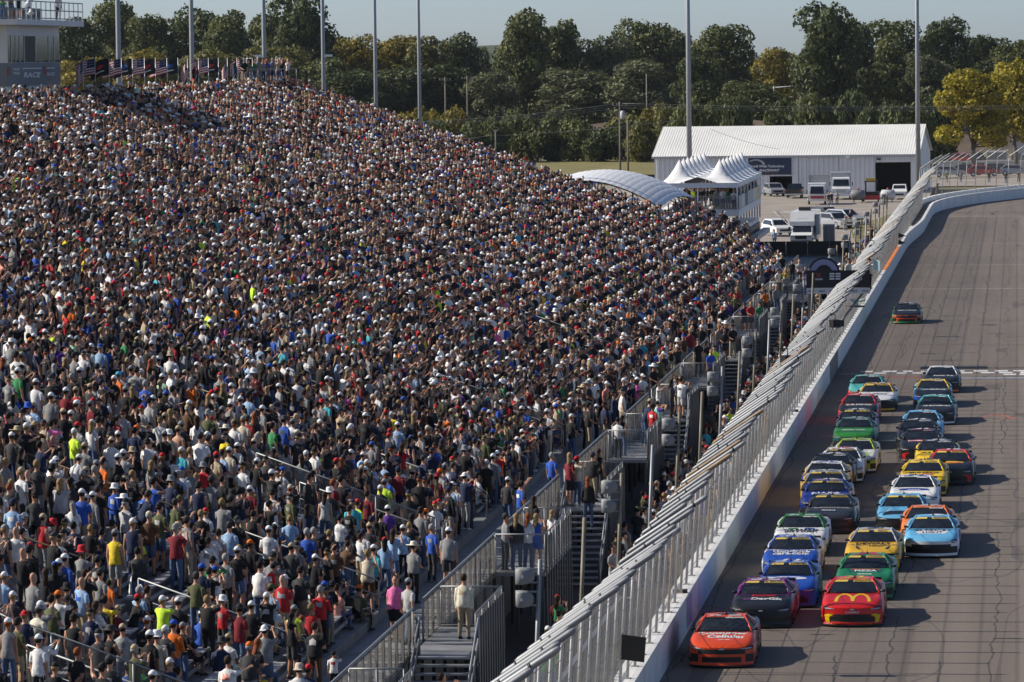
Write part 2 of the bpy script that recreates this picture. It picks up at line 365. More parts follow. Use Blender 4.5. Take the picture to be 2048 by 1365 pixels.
for i in range(len(fb)-1):
    for s_ in range(3):
        f_ = s_/3; x = fb[i][0]*(1-f_)+fb[i+1][0]*f_; y = fb[i][1]*(1-f_)+fb[i+1][1]*f_; nx, ny = fb[i][2], fb[i][3]
        b = MB(); M_ = Matrix.Translation((x-WX+nx*0.72, y-95+ny*0.72, 0.58)) @ Matrix.Rotation(math.atan2(-nx, ny) if False else math.atan2(ny, nx), 4, 'Z')
        b.box(-0.38, 0.38, -0.75, 0.75, -0.52, 0.52, M=M_); b.build('foam_block', 'black', wall)

# ---------- catch fence ----------
fence = thing('catch_fence', 'tall galvanised catch fence with bent-over post tops above the white wall', 'fence', (WX, 95, 0))
def fup(y): return max(0.0, 0.8*(112-y)/24.0)     # the posts grow a little taller towards the near end
BASE, KINK, TIP = (WX-0.25, WH), (-10.3, 4.8), (-8.62, 5.92)
post_pool = []
def post_mesh(i, tip_long, dz=0.0):
    b = MB(); p0, p1, p2 = (0, 0, 0), (KINK[0]-BASE[0], 0, KINK[1]-BASE[1]+dz), (TIP[0]-BASE[0]+tip_long, 0, TIP[1]-BASE[1]+tip_long*0.6+dz)
    mi = 0
    b.tube([p0, p1], 0.045, 6, 0)
    d = (Vector(p2)-Vector(p1)); e = Vector(p1)+d*1.0
    b.tube([p1, Vector(p1)+d*0.05, Vector(p1)+d*0.93, Vector(p1)+d*0.98, e], [0.05, 0.07, 0.07, 0.055, 0.02], 8, mi)
    for q in ((0.2, 0.62, 0.8, 0.45, 0.3, 0.7)[i],): b.tube([Vector(p1)+d*q, Vector(p1)+d*(q+0.025)], 0.078, 8, 1)
    b.box(-0.1, 0.1, -0.1, 0.1, -0.0, 0.02, 0)
    return b
pm = []
for i in range(6):
    b = post_mesh(i, (-0.45, 0.1, 0.3, -0.2, -0.05, 0.4)[i]); pm.append(b.mesh('post', [('post_galv', 'galv_dull', 'galvanised')[i % 3], 'black']))
b = post_mesh(0, 0.03); pm.append(b.mesh('post', ['galv_rust', 'black']))
yy = 79.0; r3 = random.Random(5); fence_posts = []
while yy < 498:
    k_ = r3.randrange(6); mesh_ = pm[6] if r3.random() < 0.07 else pm[k_]
    if fup(yy) > .02: mesh_ = post_mesh(k_, (-0.3, 0.05, 0.2, -0.1, 0, 0.25)[k_], fup(yy)).mesh('post', [('post_galv', 'galv_dull', 'galvanised')[k_ % 3], 'black'])
    o = obj('post', mesh_, fence, (BASE[0]-WX, yy-95, WH)); yy += 2.42+r3.uniform(-.06, .06)
for a in np.arange(0.4, 100, 1.45):
    x, y = curve_pt(R_(a), 0.8); o = obj('post', pm[r3.randrange(6)], fence, (x-WX, y-95, 1.55)); o.rotation_euler = (0, 0, -R_(a))
def fprof(y):
    d = -WX; k = fup(y)
    return [(BASE[0]+d+.07, BASE[1]), (KINK[0]+d+.06, KINK[1]+k), (TIP[0]+d, TIP[1]+k-.08)]
mo = sheet_uv('mesh_panel', lambda y: fprof(y)[:2], list(np.arange(79, 500, 6.0)), 'catch_mesh', fence, loc=(0, -95, 0))
mo = sheet_uv('overhang_mesh', lambda y: [(fprof(y)[1][0], fprof(y)[1][1]-.08), fprof(y)[2]], list(np.arange(79, 500, 6.0)), 'overhang_link', fence, loc=(0, -95, 0))
# mesh round the turn
v, f, uvs = [], [], []
AA = np.linspace(0, R_(100), 70)
for i, a in enumerate(AA):
    for o_, z_, q in ((0.75, 1.55, 0), (0.02, 5.55, 4.1), (-1.6, 6.5, 6.0)):
        x, y = curve_pt(a, o_); v.append((x-WX, y-95, z_)); uvs.append((a*RT, q))
for i in range(len(AA)-1):
    for j in range(2): f.append((i*3+j, (i+1)*3+j, (i+1)*3+j+1, i*3+j+1))
me = bpy.data.meshes.new('mesh_panel'); me.from_pydata(v, [], f); me.materials.append(MATS['overhang_link']); ul = me.uv_layers.new()
ul.data.foreach_set('uv', [c for p in me.polygons for i in p.vertices for c in uvs[i]]); obj('mesh_panel', me, fence)
for q in np.linspace(0.08, 1.0, 9):
    b = MB(); path = []
    for y in np.arange(79, 500, 14.0):
        pr = fprof(y); a_, k_, t_ = [Vector((p[0], 0, p[1])) for p in pr]
        p = a_.lerp(k_, q/0.68) if q < 0.68 else k_.lerp(t_, (q-0.68)/0.32); path.append((p.x+.02, y-95, p.z))
    b.tube(path, 0.011, 4); b.build('cable', 'galv_dull', fence)
for q in (0.3, 0.62, 0.98):
    b = MB(); path = []
    for a in AA:
        x, y = curve_pt(a, 0.75-0.73*min(1, q/0.68) if q < .68 else 0.02-1.62*(q-.68)/.32); z_ = 1.55+4*min(1, q/.68)+(0.95*(q-.68)/.32 if q > .68 else 0); path.append((x-WX, y-95, z_))
    b.tube(path, 0.02, 4); b.build('cable', 'galv_dull', fence)
# ================= grandstand =================
ZW, XF, X0, NR, RUN, RISE = 2.4, -15.85, -17.6, 44, 0.80, 0.288
SY0, SY1 = 84.0, 326.0
def wl_(p): return -Vector(p.location)
def row_x(i): return X0-RUN*i            # front edge of tread i
def row_z(i): return ZW+RISE*(i+1)
stand = thing('grandstand', 'huge aluminium grandstand sloping up from the walkway fence', 'grandstand', (X0, SY0, 0))
O = wl_(stand)
b = MB(); prof = [(XF, ZW-0.18), (XF, ZW), (X0, ZW)]
for i in range(NR): prof += [(row_x(i), row_z(i)), (row_x(i)-RUN, row_z(i))]
prof += [(row_x(NR)-0.5, row_z(NR-1)), (row_x(NR)-0.5, row_z(NR-1)-1.2), (X0-2.0, ZW-0.18)]
b.prism(prof, SY0, SY1); b.build('stepped_deck', 'deck_alu', stand, loc=O)
AISLES = [96.7+12.67*k for k in range(-1, 19)]
def aisle_free(y): return min(abs(y-a) for a in AISLES) > 0.55
segs = []
for i in range(NR):
    for k in range(len(AISLES)-1):
        y0, y1 = AISLES[k]+0.6, AISLES[k+1]-0.6
        y0 = max(y0, SY0+.2); y1 = min(y1, SY1-.2)
        x = row_x(i)-0.5; p = proj((x, (y0+y1)/2, row_z(i)+.4))
        if -700 < p[0] < 2100 and p[1] < 1600: segs.append((y0, i, y1))
segs.sort()
mat('bench_red', (0.30, 0.05, 0.06), 0.5, 0.1, 0.2)
L12 = 12.67-1.2
def bench_mesh(L, mname):
    bb = MB(); bb.box(-0.14, 0.14, 0, L, -0.045, 0); 
    for q in np.arange(0.6, L, 2.4): bb.box(-0.03, 0.03, q, q+0.06, -0.43, -0.045)
    bb.box(0.15, 0.19, 0, L, -0.30, -0.20)
    return bb.mesh('bench', mname)
BM = bench_mesh(L12, 'aluminium'); BR = bench_mesh(L12, 'bench_red'); rest = MB()
for n, (y0, i, y1) in enumerate(segs):
    if n < 300: obj('bench', BR if (i > 16 and y0 < 170) else BM, stand, (row_x(i)-0.52-X0, y0-SY0, row_z(i)+0.43))
    else: rest.box(row_x(i)-.66, row_x(i)-.38, y0, y1, row_z(i)+.385, row_z(i)+.43)
rest.build('bench_rows', 'aluminium', stand, loc=O, kind='stuff')
# aisle rails: pairs of bars stepping down, in runs of six rows
for a in AISLES:
    for r0 in range(0, NR-4, 7):
        n = 5; xa, xb = row_x(r0)-0.15, row_x(r0+n)-0.15; za, zb = row_z(r0), row_z(r0+n)
        if not (-150 < proj((xa, a, za))[0] < 2100 or -150 < proj((xb, a, zb))[0] < 2100) or a > SY1: continue
        bb = MB(); m_ = 'shaded_rail' if r0 > 1 else 'galvanised'  # upper runs coloured as rails in shade, lowest run as lit metal
        bb.tube([(xa+.2, a, za), (xa+.2, a, za+0.85), (xa+.12, a, za+0.95), (xa, a, za+0.99), (xb, a, zb+0.99)], 0.024, 5)
        bb.tube([(xa+.15, a, za+0.5), (xb, a, zb+0.5)], 0.02, 5)
        for q in (0.5, 1.0): bb.tube([(xa+(xb-xa)*q, a, za+(zb-za)*q-.1), (xa+(xb-xa)*q, a, za+(zb-za)*q+0.99)], 0.022, 5)
        bb.build('handrail', m_, stand, loc=O)
# end railing, rear rail
bb = MB()
for zz in (0.55, 1.1):
    bb.tube([(X0+.2, SY1-.05, ZW+zz), (row_x(NR), SY1-.05, row_z(NR-1)+zz)], 0.03, 5)
for i in range(0, NR, 3): bb.tube([(row_x(i)-.4, SY1-.05, row_z(i)), (row_x(i)-.4, SY1-.05, row_z(i)+1.1)], 0.025, 5)
bb.build('end_railing', 'galvanised', stand, loc=O)
bb = MB(); xr = row_x(NR)-.45
for zz in (0.6, 1.15): bb.tube([(xr, 180, row_z(NR-1)+zz), (xr, SY1, row_z(NR-1)+zz)], 0.03, 5)
for y in np.arange(180, SY1, 2.4): bb.tube([(xr, y, row_z(NR-1)), (xr, y, row_z(NR-1)+1.15)], 0.025, 5)
bb.build('rear_railing', 'galv_dull', stand, loc=O)
bb = MB(); bb.box(XF-.6, XF-.5, SY0, SY1, 0.1, ZW-0.2)  # black sheet stands in for the shade under the walkway; posts follow
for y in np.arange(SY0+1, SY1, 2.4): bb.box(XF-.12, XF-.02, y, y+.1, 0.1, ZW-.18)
bb.build('posts_and_shade_sheet', 'black', stand, loc=O)
# short mesh screens standing up in the rows (section gates)
def panel(name, P0, P1, h, parent, posts=2, pm_='galv_dull', link='chain_link_small', rails=(0.0, 1.0)):
    """framed chain-link panel from P0 to P1 (feet), own mesh with link sheet as child"""
    P0, P1 = Vector(P0), Vector(P1); bb = MB()
    for r_ in rails: bb.tube([P0+Vector((0, 0, max(.05, h*r_))), P1+Vector((0, 0, max(.05, h*r_)))], 0.024, 5)
    for k in range(posts):
        q = P0.lerp(P1, k/(posts-1)); bb.tube([q, q+Vector((0, 0, h))], 0.024, 5)
    o = bb.build(name, pm_, parent, loc=wl_(parent))
    L = (P1-P0).length; me = bpy.data.meshes.new('chain_link'); me.from_pydata([P0, P1, P1+Vector((0, 0, h)), P0+Vector((0, 0, h))], [], [(0, 1, 2, 3)])
    me.materials.append(MATS[link]); ul = me.uv_layers.new(); ul.data.foreach_set('uv', [0, 0, L, 0, L, h, 0, h]); obj('chain_link', me, o)
    return o
for k, a in enumerate(AISLES):
    if k % 3 == 1 and a < 300:
        n = 7
        panel('divider_screen', (row_x(0)-.1, a+.75, row_z(0)), (row_x(n), a+.75, row_z(n)), 1.25, stand, 4, 'galvanised')
        panel('divider_screen', (row_x(0)+.1, a+.75, row_z(0)-.2), (row_x(0)+.1, a+2.9, row_z(0)-.2), 1.25, stand, 3, 'galvanised', rails=(0, .6, 1))

# ---------- walkway fence ----------
wf = thing('walkway_fence', 'grey slatted chain-link fence along the front of the walkway', 'fence', (XF, SY0, ZW)); OW = wl_(wf)
sl = MB(); sl.box(-0.03, 0.03, -0.09, 0.09, -0.25, 1.06); SLM = sl.mesh('slat', 'dark_slat')
gaps = []
for k in range(6): gaps.append((97.2+38*k, 99.2+38*k)); gaps.append((96.4+38*k+20, 96.4+38*k+22))
def in_gap(y): return any(a < y < b_ for a, b_ in gaps)
y = SY0+.4
while y < SY1:
    if not in_gap(y): obj('slat', SLM, wf, (0, y-SY0, 0))
    y += 1.2
pts = sorted([SY0]+[q for g_ in gaps for q in g_]+[SY1]); 
for y0, y1 in zip(pts[0::2], pts[1::2]):
    bb = MB(); bb.tube([(XF, y0, ZW+1.1), (XF, y1, ZW+1.1)], 0.04, 6)
    for q in (y0, y1): bb.tube([(XF, q, ZW-.2), (XF, q, ZW+1.12)], 0.035, 6)
    bb.build('top_rail', 'galv_dull', wf, loc=OW)
    sheet_uv('chain_link', [(XF+.04, ZW-.2), (XF+.04, ZW+1.08)], [y0, y1], 'chain_link_small', wf, loc=OW)
# ---------- landings and stairs down to the apron ----------
ordn = ['nearest', 'second', 'third', 'fourth', 'fifth', 'sixth']
XR = -14.25
for k in range(6):
    Y0 = 96.4+38*k
    L = thing('viewing_platform', f'{ordn[k]} railed platform jutting from the walkway fence over the apron', 'platform', (XF, Y0, 0.1), group='platforms along the walkway'); OL = wl_(L)
    bb = MB(); bb.box(XF+.05, XR, Y0, Y0+8, ZW-.12, ZW-.004); bb.build('floor', 'deck_alu', L, loc=OL)
    for yy in (Y0+.1, Y0+4, Y0+7.8):
        for xx in (XR-.1, XF+.3):
            bb = MB(); bb.box(xx-.05, xx+.05, yy-.05, yy+.05, 0.1, ZW-.12); bb.build('leg', 'dark_slat', L, loc=OL)
    panel('front_rail', (XF+.1, Y0, ZW), (XR, Y0, ZW), 1.15, L, 2, 'galvanised', 'chain_link')
    panel('side_rail', (XR, Y0, ZW), (XR, Y0+8, ZW), 1.15, L, 6, 'galv_dull', 'chain_link')
    panel('rear_rail', (XF+.1, Y0+8, ZW), (XR-.2, Y0+8, ZW), 1.15, L, 3, 'galvanised', 'chain_link')
    for q in np.arange(Y0+.3, Y0+8, 0.75):
        bb = MB(); bb.box(XR-.02, XR+.03, q, q+.16, 0.2, ZW+1.0); bb.build('slat', 'dark_slat', L, loc=OL)
    T = thing('access_stair', f'{ordn[k]} metal stair with slatted sides from the apron up to the walkway', 'stair', (XF+.8, Y0+15.2, 0.1), group='stairs along the walkway'); OT = wl_(T)
    yt, yb, n = Y0+19.0, Y0+15.2, 13
    for j in range(n):
        f_ = (j+.5)/n; bb = MB(); yy = yb+(yt-yb)*f_; zz = 0.1+(ZW-.1)*(j+1)/n
        bb.box(XF+.28, XR+.15, yy-.17, yy+.15, zz-.05, zz-.002); bb.build('step', 'aluminium', T, loc=OT)
    bb = MB(); bb.box(XF+.06, XR+.15, yt, yt+6, ZW-.12, ZW-.006); bb.build('landing', 'deck_alu', T, loc=OT)
    for xx in (XF+.25, XR+.2):
        bb = MB()
        for j in range(7):
            f_ = j/6; yy = yb+(yt-yb)*f_; zz = 0.1+(ZW-.1)*f_; bb.box(xx-.02, xx+.02, yy-.09, yy+.09, max(.1, zz-.3), zz+.95)
        bb.build('slatted_side', 'dark_slat', T, loc=OT)
        bb = MB()
        for hh in (0.5, 1.0): bb.tube([(xx+.05, yb-.1, .1+hh), (xx+.05, yt, ZW+hh)], 0.026, 6)
        bb.tube([(xx+.05, yb-.1, .1), (xx+.05, yb-.1, 1.1)], 0.028, 6); bb.tube([(xx+.05, yt, ZW-.2), (xx+.05, yt, ZW+1.0)], .028, 6)
        bb.build('stair_rail', 'galvanised', T, loc=OT)
    panel('landing_rail', (XR+.18, yt, ZW), (XR+.18, yt+6, ZW), 1.1, T, 5, 'galv_dull', 'chain_link')
    panel('landing_rail', (XF+.1, yt+6, ZW), (XR+.18, yt+6, ZW), 1.1, T, 3, 'galvanised', 'chain_link')
    for q in np.arange(yt+.2, yt+6, 0.55):
        bb = MB(); bb.box(XR+.20, XR+.25, q, q+.18, 0.2, ZW+.95); bb.build('slat', 'dark_slat', T, loc=OT)

# ---------- loudspeaker poles ----------
def speaker(b, cx, cz, M, up):
    """horn box: flat front, rounded back, tapering"""
    ys = [-.30, -.22, .0, .2, .32]; ws = [.30, .34, .33, .26, .10]; hs = [.26, .27, .26, .22, .1]
    rings = []
    for yy, w, h in zip(ys, ws, hs):
        rings.append([M @ Vector((cx+yy*1.0, w*math.cos(t_)*(1 if abs(math.cos(t_)) > .5 else 1.0), cz+h*math.sin(t_))) for t_ in np.linspace(math.pi/4, math.pi/4+2*math.pi, 8, endpoint=False)])
    b.rings(rings, 0, True)
CNT = ['nearest', 'second', 'third', 'fourth', 'fifth', 'sixth', 'seventh', 'eighth', 'ninth', 'tenth', 'eleventh', 'twelfth', 'thirteenth', 'fourteenth']
POLE_Y = [107+11.25*k for k in range(27)]
mat('weathered_pole', (0.19, 0.165, 0.12), 0.7, 0.1, 0.3, 2.0)
for k, y in enumerate(POLE_Y):
    x = -11.75; lean = 0.05; sp_ = k % 2 == 0
    lab = f'{"pole with two stacked grey loudspeakers" if sp_ else "bare weathered steel pole"} behind the catch fence, {CNT[k//2]} from the near end'
    P = thing('loudspeaker_pole' if sp_ else 'steel_pole', lab, 'pole', (x, y, 0.1), group='loudspeaker poles' if sp_ else 'bare poles by the catch fence')
    hgt = 5.75 if sp_ else 5.6
    bb = MB(); bb.tube([(0, 0, 0), (lean*hgt, 0, hgt)], 0.055, 8); bb.build('shaft', 'weathered_pole' if k % 3 else 'galv_dull', P)
    if sp_:
        for j, (cz, an) in enumerate(((5.35, 8), (4.8, -12))):
            M_ = Matrix.Translation((lean*cz-.32, -.05, 0)) @ Matrix.Rotation(R_(180-an), 4, 'Z') @ Matrix.Translation((0, 0, 0))
            bb = MB(); rings = []
            for q, w, h in ((.34, .33, .30), (.1, .33, .30), (-.1, .29, .27), (-.24, .2, .2), (-.31, .08, .1)):
                rings.append([M_ @ Vector((q, w*cx_, cz+h*sz_+(.0 if j else 0)-(0.0))) for cx_, sz_ in ((1, -.8), (1, .8), (.8, 1), (-.8, 1), (-1, .8), (-1, -.8), (-.8, -1), (.8, -1))])
            rings = [[M_ @ (Vector((0, 0, cz)) + (M_.inverted() @ p - Vector((0, 0, cz)))*.64) for p in r_] for r_ in rings]; bb.rings(rings, 0, True); s_ = bb.build('loudspeaker', 'grey_plastic', P)
            for q_ in (.15, -.18): bb = MB(); bb.box(lean*cz-.3, lean*cz, -.03, .03, cz+q_, cz+q_+.04); bb.build('bracket', 'galv_dull', s_)
            bb = MB(); bb.box(lean*cz-.42, lean*cz-.36, -.30, -.285, cz-.03, cz+.04); bb.build('name_plate', 'letter_white', s_)
# ================= people =================
def attr_mat(name, rough=0.8, var=0.18, vs=9.0, spec=0.3):
    m = bpy.data.materials.new(name); m.use_nodes = True; nt = m.node_tree; b = nt.nodes['Principled BSDF']; N, L = nt.nodes.new, nt.links.new
    b.inputs['Roughness'].default_value = rough; b.inputs['Specular IOR Level'].default_value = spec
    a = N('ShaderNodeAttribute'); a.attribute_type = 'INSTANCER'; a.attribute_name = name
    tc = N('ShaderNodeTexCoord'); n = N('ShaderNodeTexNoise'); n.inputs['Scale'].default_value = vs; n.inputs['Detail'].default_value = 3; L(tc.outputs['Object'], n.inputs['Vector'])
    r = N('ShaderNodeMapRange'); r.inputs[1].default_value = .3; r.inputs[2].default_value = .7; r.inputs[3].default_value = 1-var; r.inputs[4].default_value = 1+var; L(n.outputs[0], r.inputs[0])
    s = N('ShaderNodeVectorMath'); s.operation = 'SCALE'; L(a.outputs['Color'], s.inputs[0]); L(r.outputs[0], s.inputs['Scale']); L(s.outputs[0], b.inputs['Base Color'])
    if name in ('c_shirt', 'c_legs'):
        bp = N('ShaderNodeBump'); bp.inputs['Strength'].default_value = .5; bp.inputs['Distance'].default_value = .03; L(n.outputs[0], bp.inputs['Height']); L(bp.outputs[0], b.inputs['Normal'])
    MATS[name] = m; return m
for nm in ('c_skin', 'c_shirt', 'c_legs', 'c_shoe', 'c_hat', 'c_hair', 'c_print'): attr_mat(nm, 0.55 if nm == 'c_skin' else 0.85, 0.22 if nm == 'c_shirt' else 0.12)
PM = ['c_skin', 'c_shirt', 'c_legs', 'c_shoe', 'c_hat', 'c_hair', 'c_print', 'black']
SKIN, SHIRT, LEGS, SHOE, HAT, HAIR, PRINT, DARK = range(8)

def ell(c, rx, ry, n=10, tilt=None):
    pts = []
    for j in range(n):
        t = 2*math.pi*j/n; p = Vector((rx*math.cos(t), ry*math.sin(t), 0))
        if tilt is not None: p = tilt @ p
        pts.append(Vector(c)+p)
    return pts
def body_parts(g):
    """g: pose dictionary. Faces +X, left side = +Y. Returns closed lofts and the skeleton segments used to tell the zones apart"""
    b = MB(); H = g.get('h', 1.0); fem = g.get('fem', 0); fat = g.get('fat', 1.0); lean = g.get('lean', 0.0)
    sit = g.get('sit', False); hipz = 0.46 if sit else 0.93; hipx = -0.12 if sit else 0
    Tm = Matrix.Translation((hipx, 0, hipz)) @ Matrix.Rotation(lean, 4, 'Y')
    def T(x, y, z): return Tm @ Vector((x, y, z))
    rot = Tm.to_3x3()
    sh = 0.175 if fem else 0.205
    tors = [(-.07, .115*fat, .155*fat*(1.06 if fem else 1)), (.0, .128*fat, .172*fat*(1.06 if fem else 1)), (.12, .118*fat, .158*fat*(.9 if fem else 1)), (.26, .122*fat*(1.05 if fem else 1), .165*fat*(.92 if fem else 1)),
            (.38, .115, sh*.98), (.46, .095, sh*.86), (.50, .07, .11), (.535, .055, .06), (.60, .052, .055)]
    b.rings([ell(T(.012*(i > 2)*(1 if not fem else 1.6), 0, z), rx, ry, 10, rot) for i, (z, rx, ry) in enumerate(tors)])
    hd = g.get('look', 0.0); Hm = Tm @ Matrix.Translation((.012, 0, .60)) @ Matrix.Rotation(hd, 4, 'Z') @ Matrix.Rotation(-lean*.8+g.get('nod', 0.08), 4, 'Y')
    head = [(-.03, .05, .05, .02), (.0, .075, .066, .025), (.045, .092, .074, .015), (.10, .098, .078, .004), (.15, .093, .074, 0), (.19, .07, .056, -.004), (.212, .03, .025, -.006)]
    b.rings([ell(Hm @ Vector((ox, 0, z)), rx, ry, 10, Hm.to_3x3()) for z, rx, ry, ox in head])
    b.rings([ell(Hm @ Vector((.095+dx, 0, z)), r_, r_*.8, 6, Hm.to_3x3()) for z, r_, dx in ((.055, .016, .008), (.075, .022, .012), (.105, .008, -.004))])   # nose
    for s in (-1, 1): b.rings([ell(Hm @ Vector((-.005, s*.078, z)), r_, .012, 6, Hm.to_3x3()) for z, r_ in ((.06, .012), (.085, .024), (.115, .016))])   # ears
    segs = []; hands = []
    for s, arm in ((1, g['armL']), (-1, g['armR'])):
        Sh = T(.0, s*(sh-.02), .43); el = T(*[arm[0][0], s*(sh-.02)+s*arm[0][1], .43+arm[0][2]]); wr = T(*[arm[1][0], s*(sh-.02)+s*arm[1][1], .43+arm[1][2]])
        long_ = g.get('long', False); u = Sh.lerp(el, .72)
        if g.get('tank'): b.tube([Sh, Sh.lerp(el, .5), el, wr], [.052, .046, .04, .027], 7)
        elif long_: b.tube([Sh, Sh.lerp(el, .5), el, el.lerp(wr, .6), wr], [.062, .058, .052, .044, .036], 7)
        else: b.tube([Sh, Sh.lerp(el, .4), u, Sh.lerp(el, .74), el, wr], [.062, .062, .066, .044, .041, .027], 7)
        d = (wr-el).normalized(); hc = wr+d*.05; b.tube([wr-d*.02, wr+d*.03, wr+d*.085], [.026, .04, .036], 6, sq=(.6, 1.1))
        segs.append((Sh, el, wr)); hands.append((wr, d, s))
    fe = 0.092*fat
    knees = []
    for s, leg in ((1, g.get('legL', (0, .02))), (-1, g.get('legR', (0, .02)))):
        hp = Tm @ Vector((0, s*.088, -.04))
        if sit:
            kn = Vector((hipx+.43, s*(.12+leg[1]), hipz+.02)); an = Vector((hipx+.40+leg[0], s*(.12+leg[1]*.6), .08))
        else:
            kn = Vector((leg[0]*.5+.02, s*(.088+leg[1]), .50)); an = Vector((leg[0]*.9-.03, s*(.095+leg[1]*1.4), .085))
        sk = g.get('shorts', False)
        if g.get('skirt'): b.tube([hp, hp.lerp(kn, .55), hp.lerp(kn, .58), kn, kn.lerp(an, .35), an], [fe*1.05, fe*1.25, .075, .055, .055, .036], 8)
        elif sk: b.tube([hp, hp.lerp(kn, .45), hp.lerp(kn, .93), hp.lerp(kn, .96), kn, kn.lerp(an, .33), an], [fe, fe*1.02, fe*.98, .062, .056, .058, .038], 8)
        else: b.tube([hp, hp.lerp(kn, .5), kn, kn.lerp(an, .4), an], [fe, .085, .068, .066, .058], 8)
        b.rings([ell((an.x+dx, an.y, z), rx, ry, 8) for z, rx, ry, dx in ((.0, .135, .048, .055), (.03, .14, .05, .055), (.065, .085, .045, .02), (.11, .05, .045, 0))])
        knees.append((hp, kn, an))
    return b, Tm, Hm, segs, knees, hands
def seg_d(p, a, b):
    ab = b-a; t = max(0, min(1, (p-a).dot(ab)/max(1e-9, ab.dot(ab)))); return (p-(a+ab*t)).length, t
def make_body(name, g, faces=850):
    b, Tm, Hm, arms, knees, hands = body_parts(g)
    me = b.mesh('tmp', ['black']); o = bpy.data.objects.new('tmp', me)
    m = o.modifiers.new('r', 'REMESH'); m.mode = 'VOXEL'; m.voxel_size = 0.022
    m2 = o.modifiers.new('d', 'DECIMATE'); m2.ratio = 0.15
    m3 = o.modifiers.new('s', 'SMOOTH'); m3.factor = 0.35; m3.iterations = 1
    em = evaluated(o)
    bpy.data.objects.remove(o); bpy.data.meshes.remove(me)
    Ti, Hi = Tm.inverted(), Hm.inverted(); sit = g.get('sit')
    out = MB(); V = [v.co.copy() for v in em.vertices]; F_ = [tuple(p.vertices) for p in em.polygons]
    mi = []
    for p in em.polygons:
        c = Vector(p.center); tl = Ti @ c; hl = Hi @ c
        k = SHIRT; hem = g.get('hem', -.085)
        da = min(((min(seg_d(c, a, e)[0], seg_d(c, e, w)[0]), i) for i, (a, e, w) in enumerate(arms)), key=lambda q: q[0])
        a, e, w = arms[da[1]]; dU, tU = seg_d(c, a, e); dF, tF = seg_d(c, e, w)
        dl = min((min(seg_d(c, h_, kn)[0], seg_d(c, kn, an)[0]), i) for i, (h_, kn, an) in enumerate(knees))
        h_, kn, an = knees[dl[1]]; dT, tT = seg_d(c, h_, kn); dS, tS = seg_d(c, kn, an)
        inarm = da[0] < .062 and (dF < dU or tU > .35 or abs(tl.y) > (.175 if not g.get('fem') else .15))
        if hl.z > -.03 and abs(hl.x) < .16 and abs(hl.y) < .12 and tl.z > .5: k = SKIN
        elif tl.z > .505: k = SKIN
        elif inarm and (dF < dU): k = SHIRT if (g.get('long') and tF < .97) else SKIN
        elif inarm and tU > (.0 if g.get('tank') else .73) and not g.get('long'): k = SKIN
        elif (c.z < .075 if not sit else c.z < .08): k = SHOE
        elif tl.z < hem or (sit and dl[0] < .1 and tl.z < .12 and dT < .115 and tT > .12):
            k = LEGS
            if g.get('shorts') and (dS < dT or tT > .945): k = SKIN
            if g.get('skirt') and (dS < dT or tT > .56): k = SKIN
        if k == SHIRT and g.get('bare'): k = SKIN
        if k == SHIRT and .24 < tl.z < .38 and abs(tl.y) < .09 and (tl.x < -.05): k = PRINT
        mi.append(k)
    o_ = len(out.v); out.v += [tuple(v) for v in V]
    for f, k in zip(F_, mi): out.f.append(f); out.m.append(k); out.sm.append(True)
    bpy.data.meshes.remove(em)
    for wr, d, s in hands:      # four unequal fingers and a thumb, slightly curled
        side = d.cross(Vector((1, 0, 0)) if abs(d.x) < .8 else Vector((0, 0, 1))).normalized(); up = side.cross(d)
        for q, L in ((-.033, .062), (-.011, .075), (.011, .07), (.033, .055)):
            r0 = wr+d*.075+side*q; out.tube([r0, r0+d*L*.55+up*.006, r0+d*L*.92+up*.022], [.0095, .009, .006], 4, SKIN)
        th = wr+d*.03+side*(.036*(1)); out.tube([th, th+d*.035+side*.028, th+d*.06+side*.034+up*.01], [.012, .011, .007], 4, SKIN)
    for s in (-1, 1):           # eyes (often dark glasses), mouth
        e = [Hm @ Vector((.098-abs(y)*.25+.006, s*.032+y, z)) for y, z in ((-.02, .098), (.02, .098), (.018, .122), (-.018, .122))]; out.add(e, [(0, 1, 2, 3)], DARK)
    out.add([Hm @ Vector((.102, y, z)) for y, z in ((-.022, .03), (.022, .03), (.02, .036), (-.02, .036))], [(0, 1, 2, 3)], HAIR)
    if not g.get('skirt') and g.get('glow'): pass
    return out, Hm
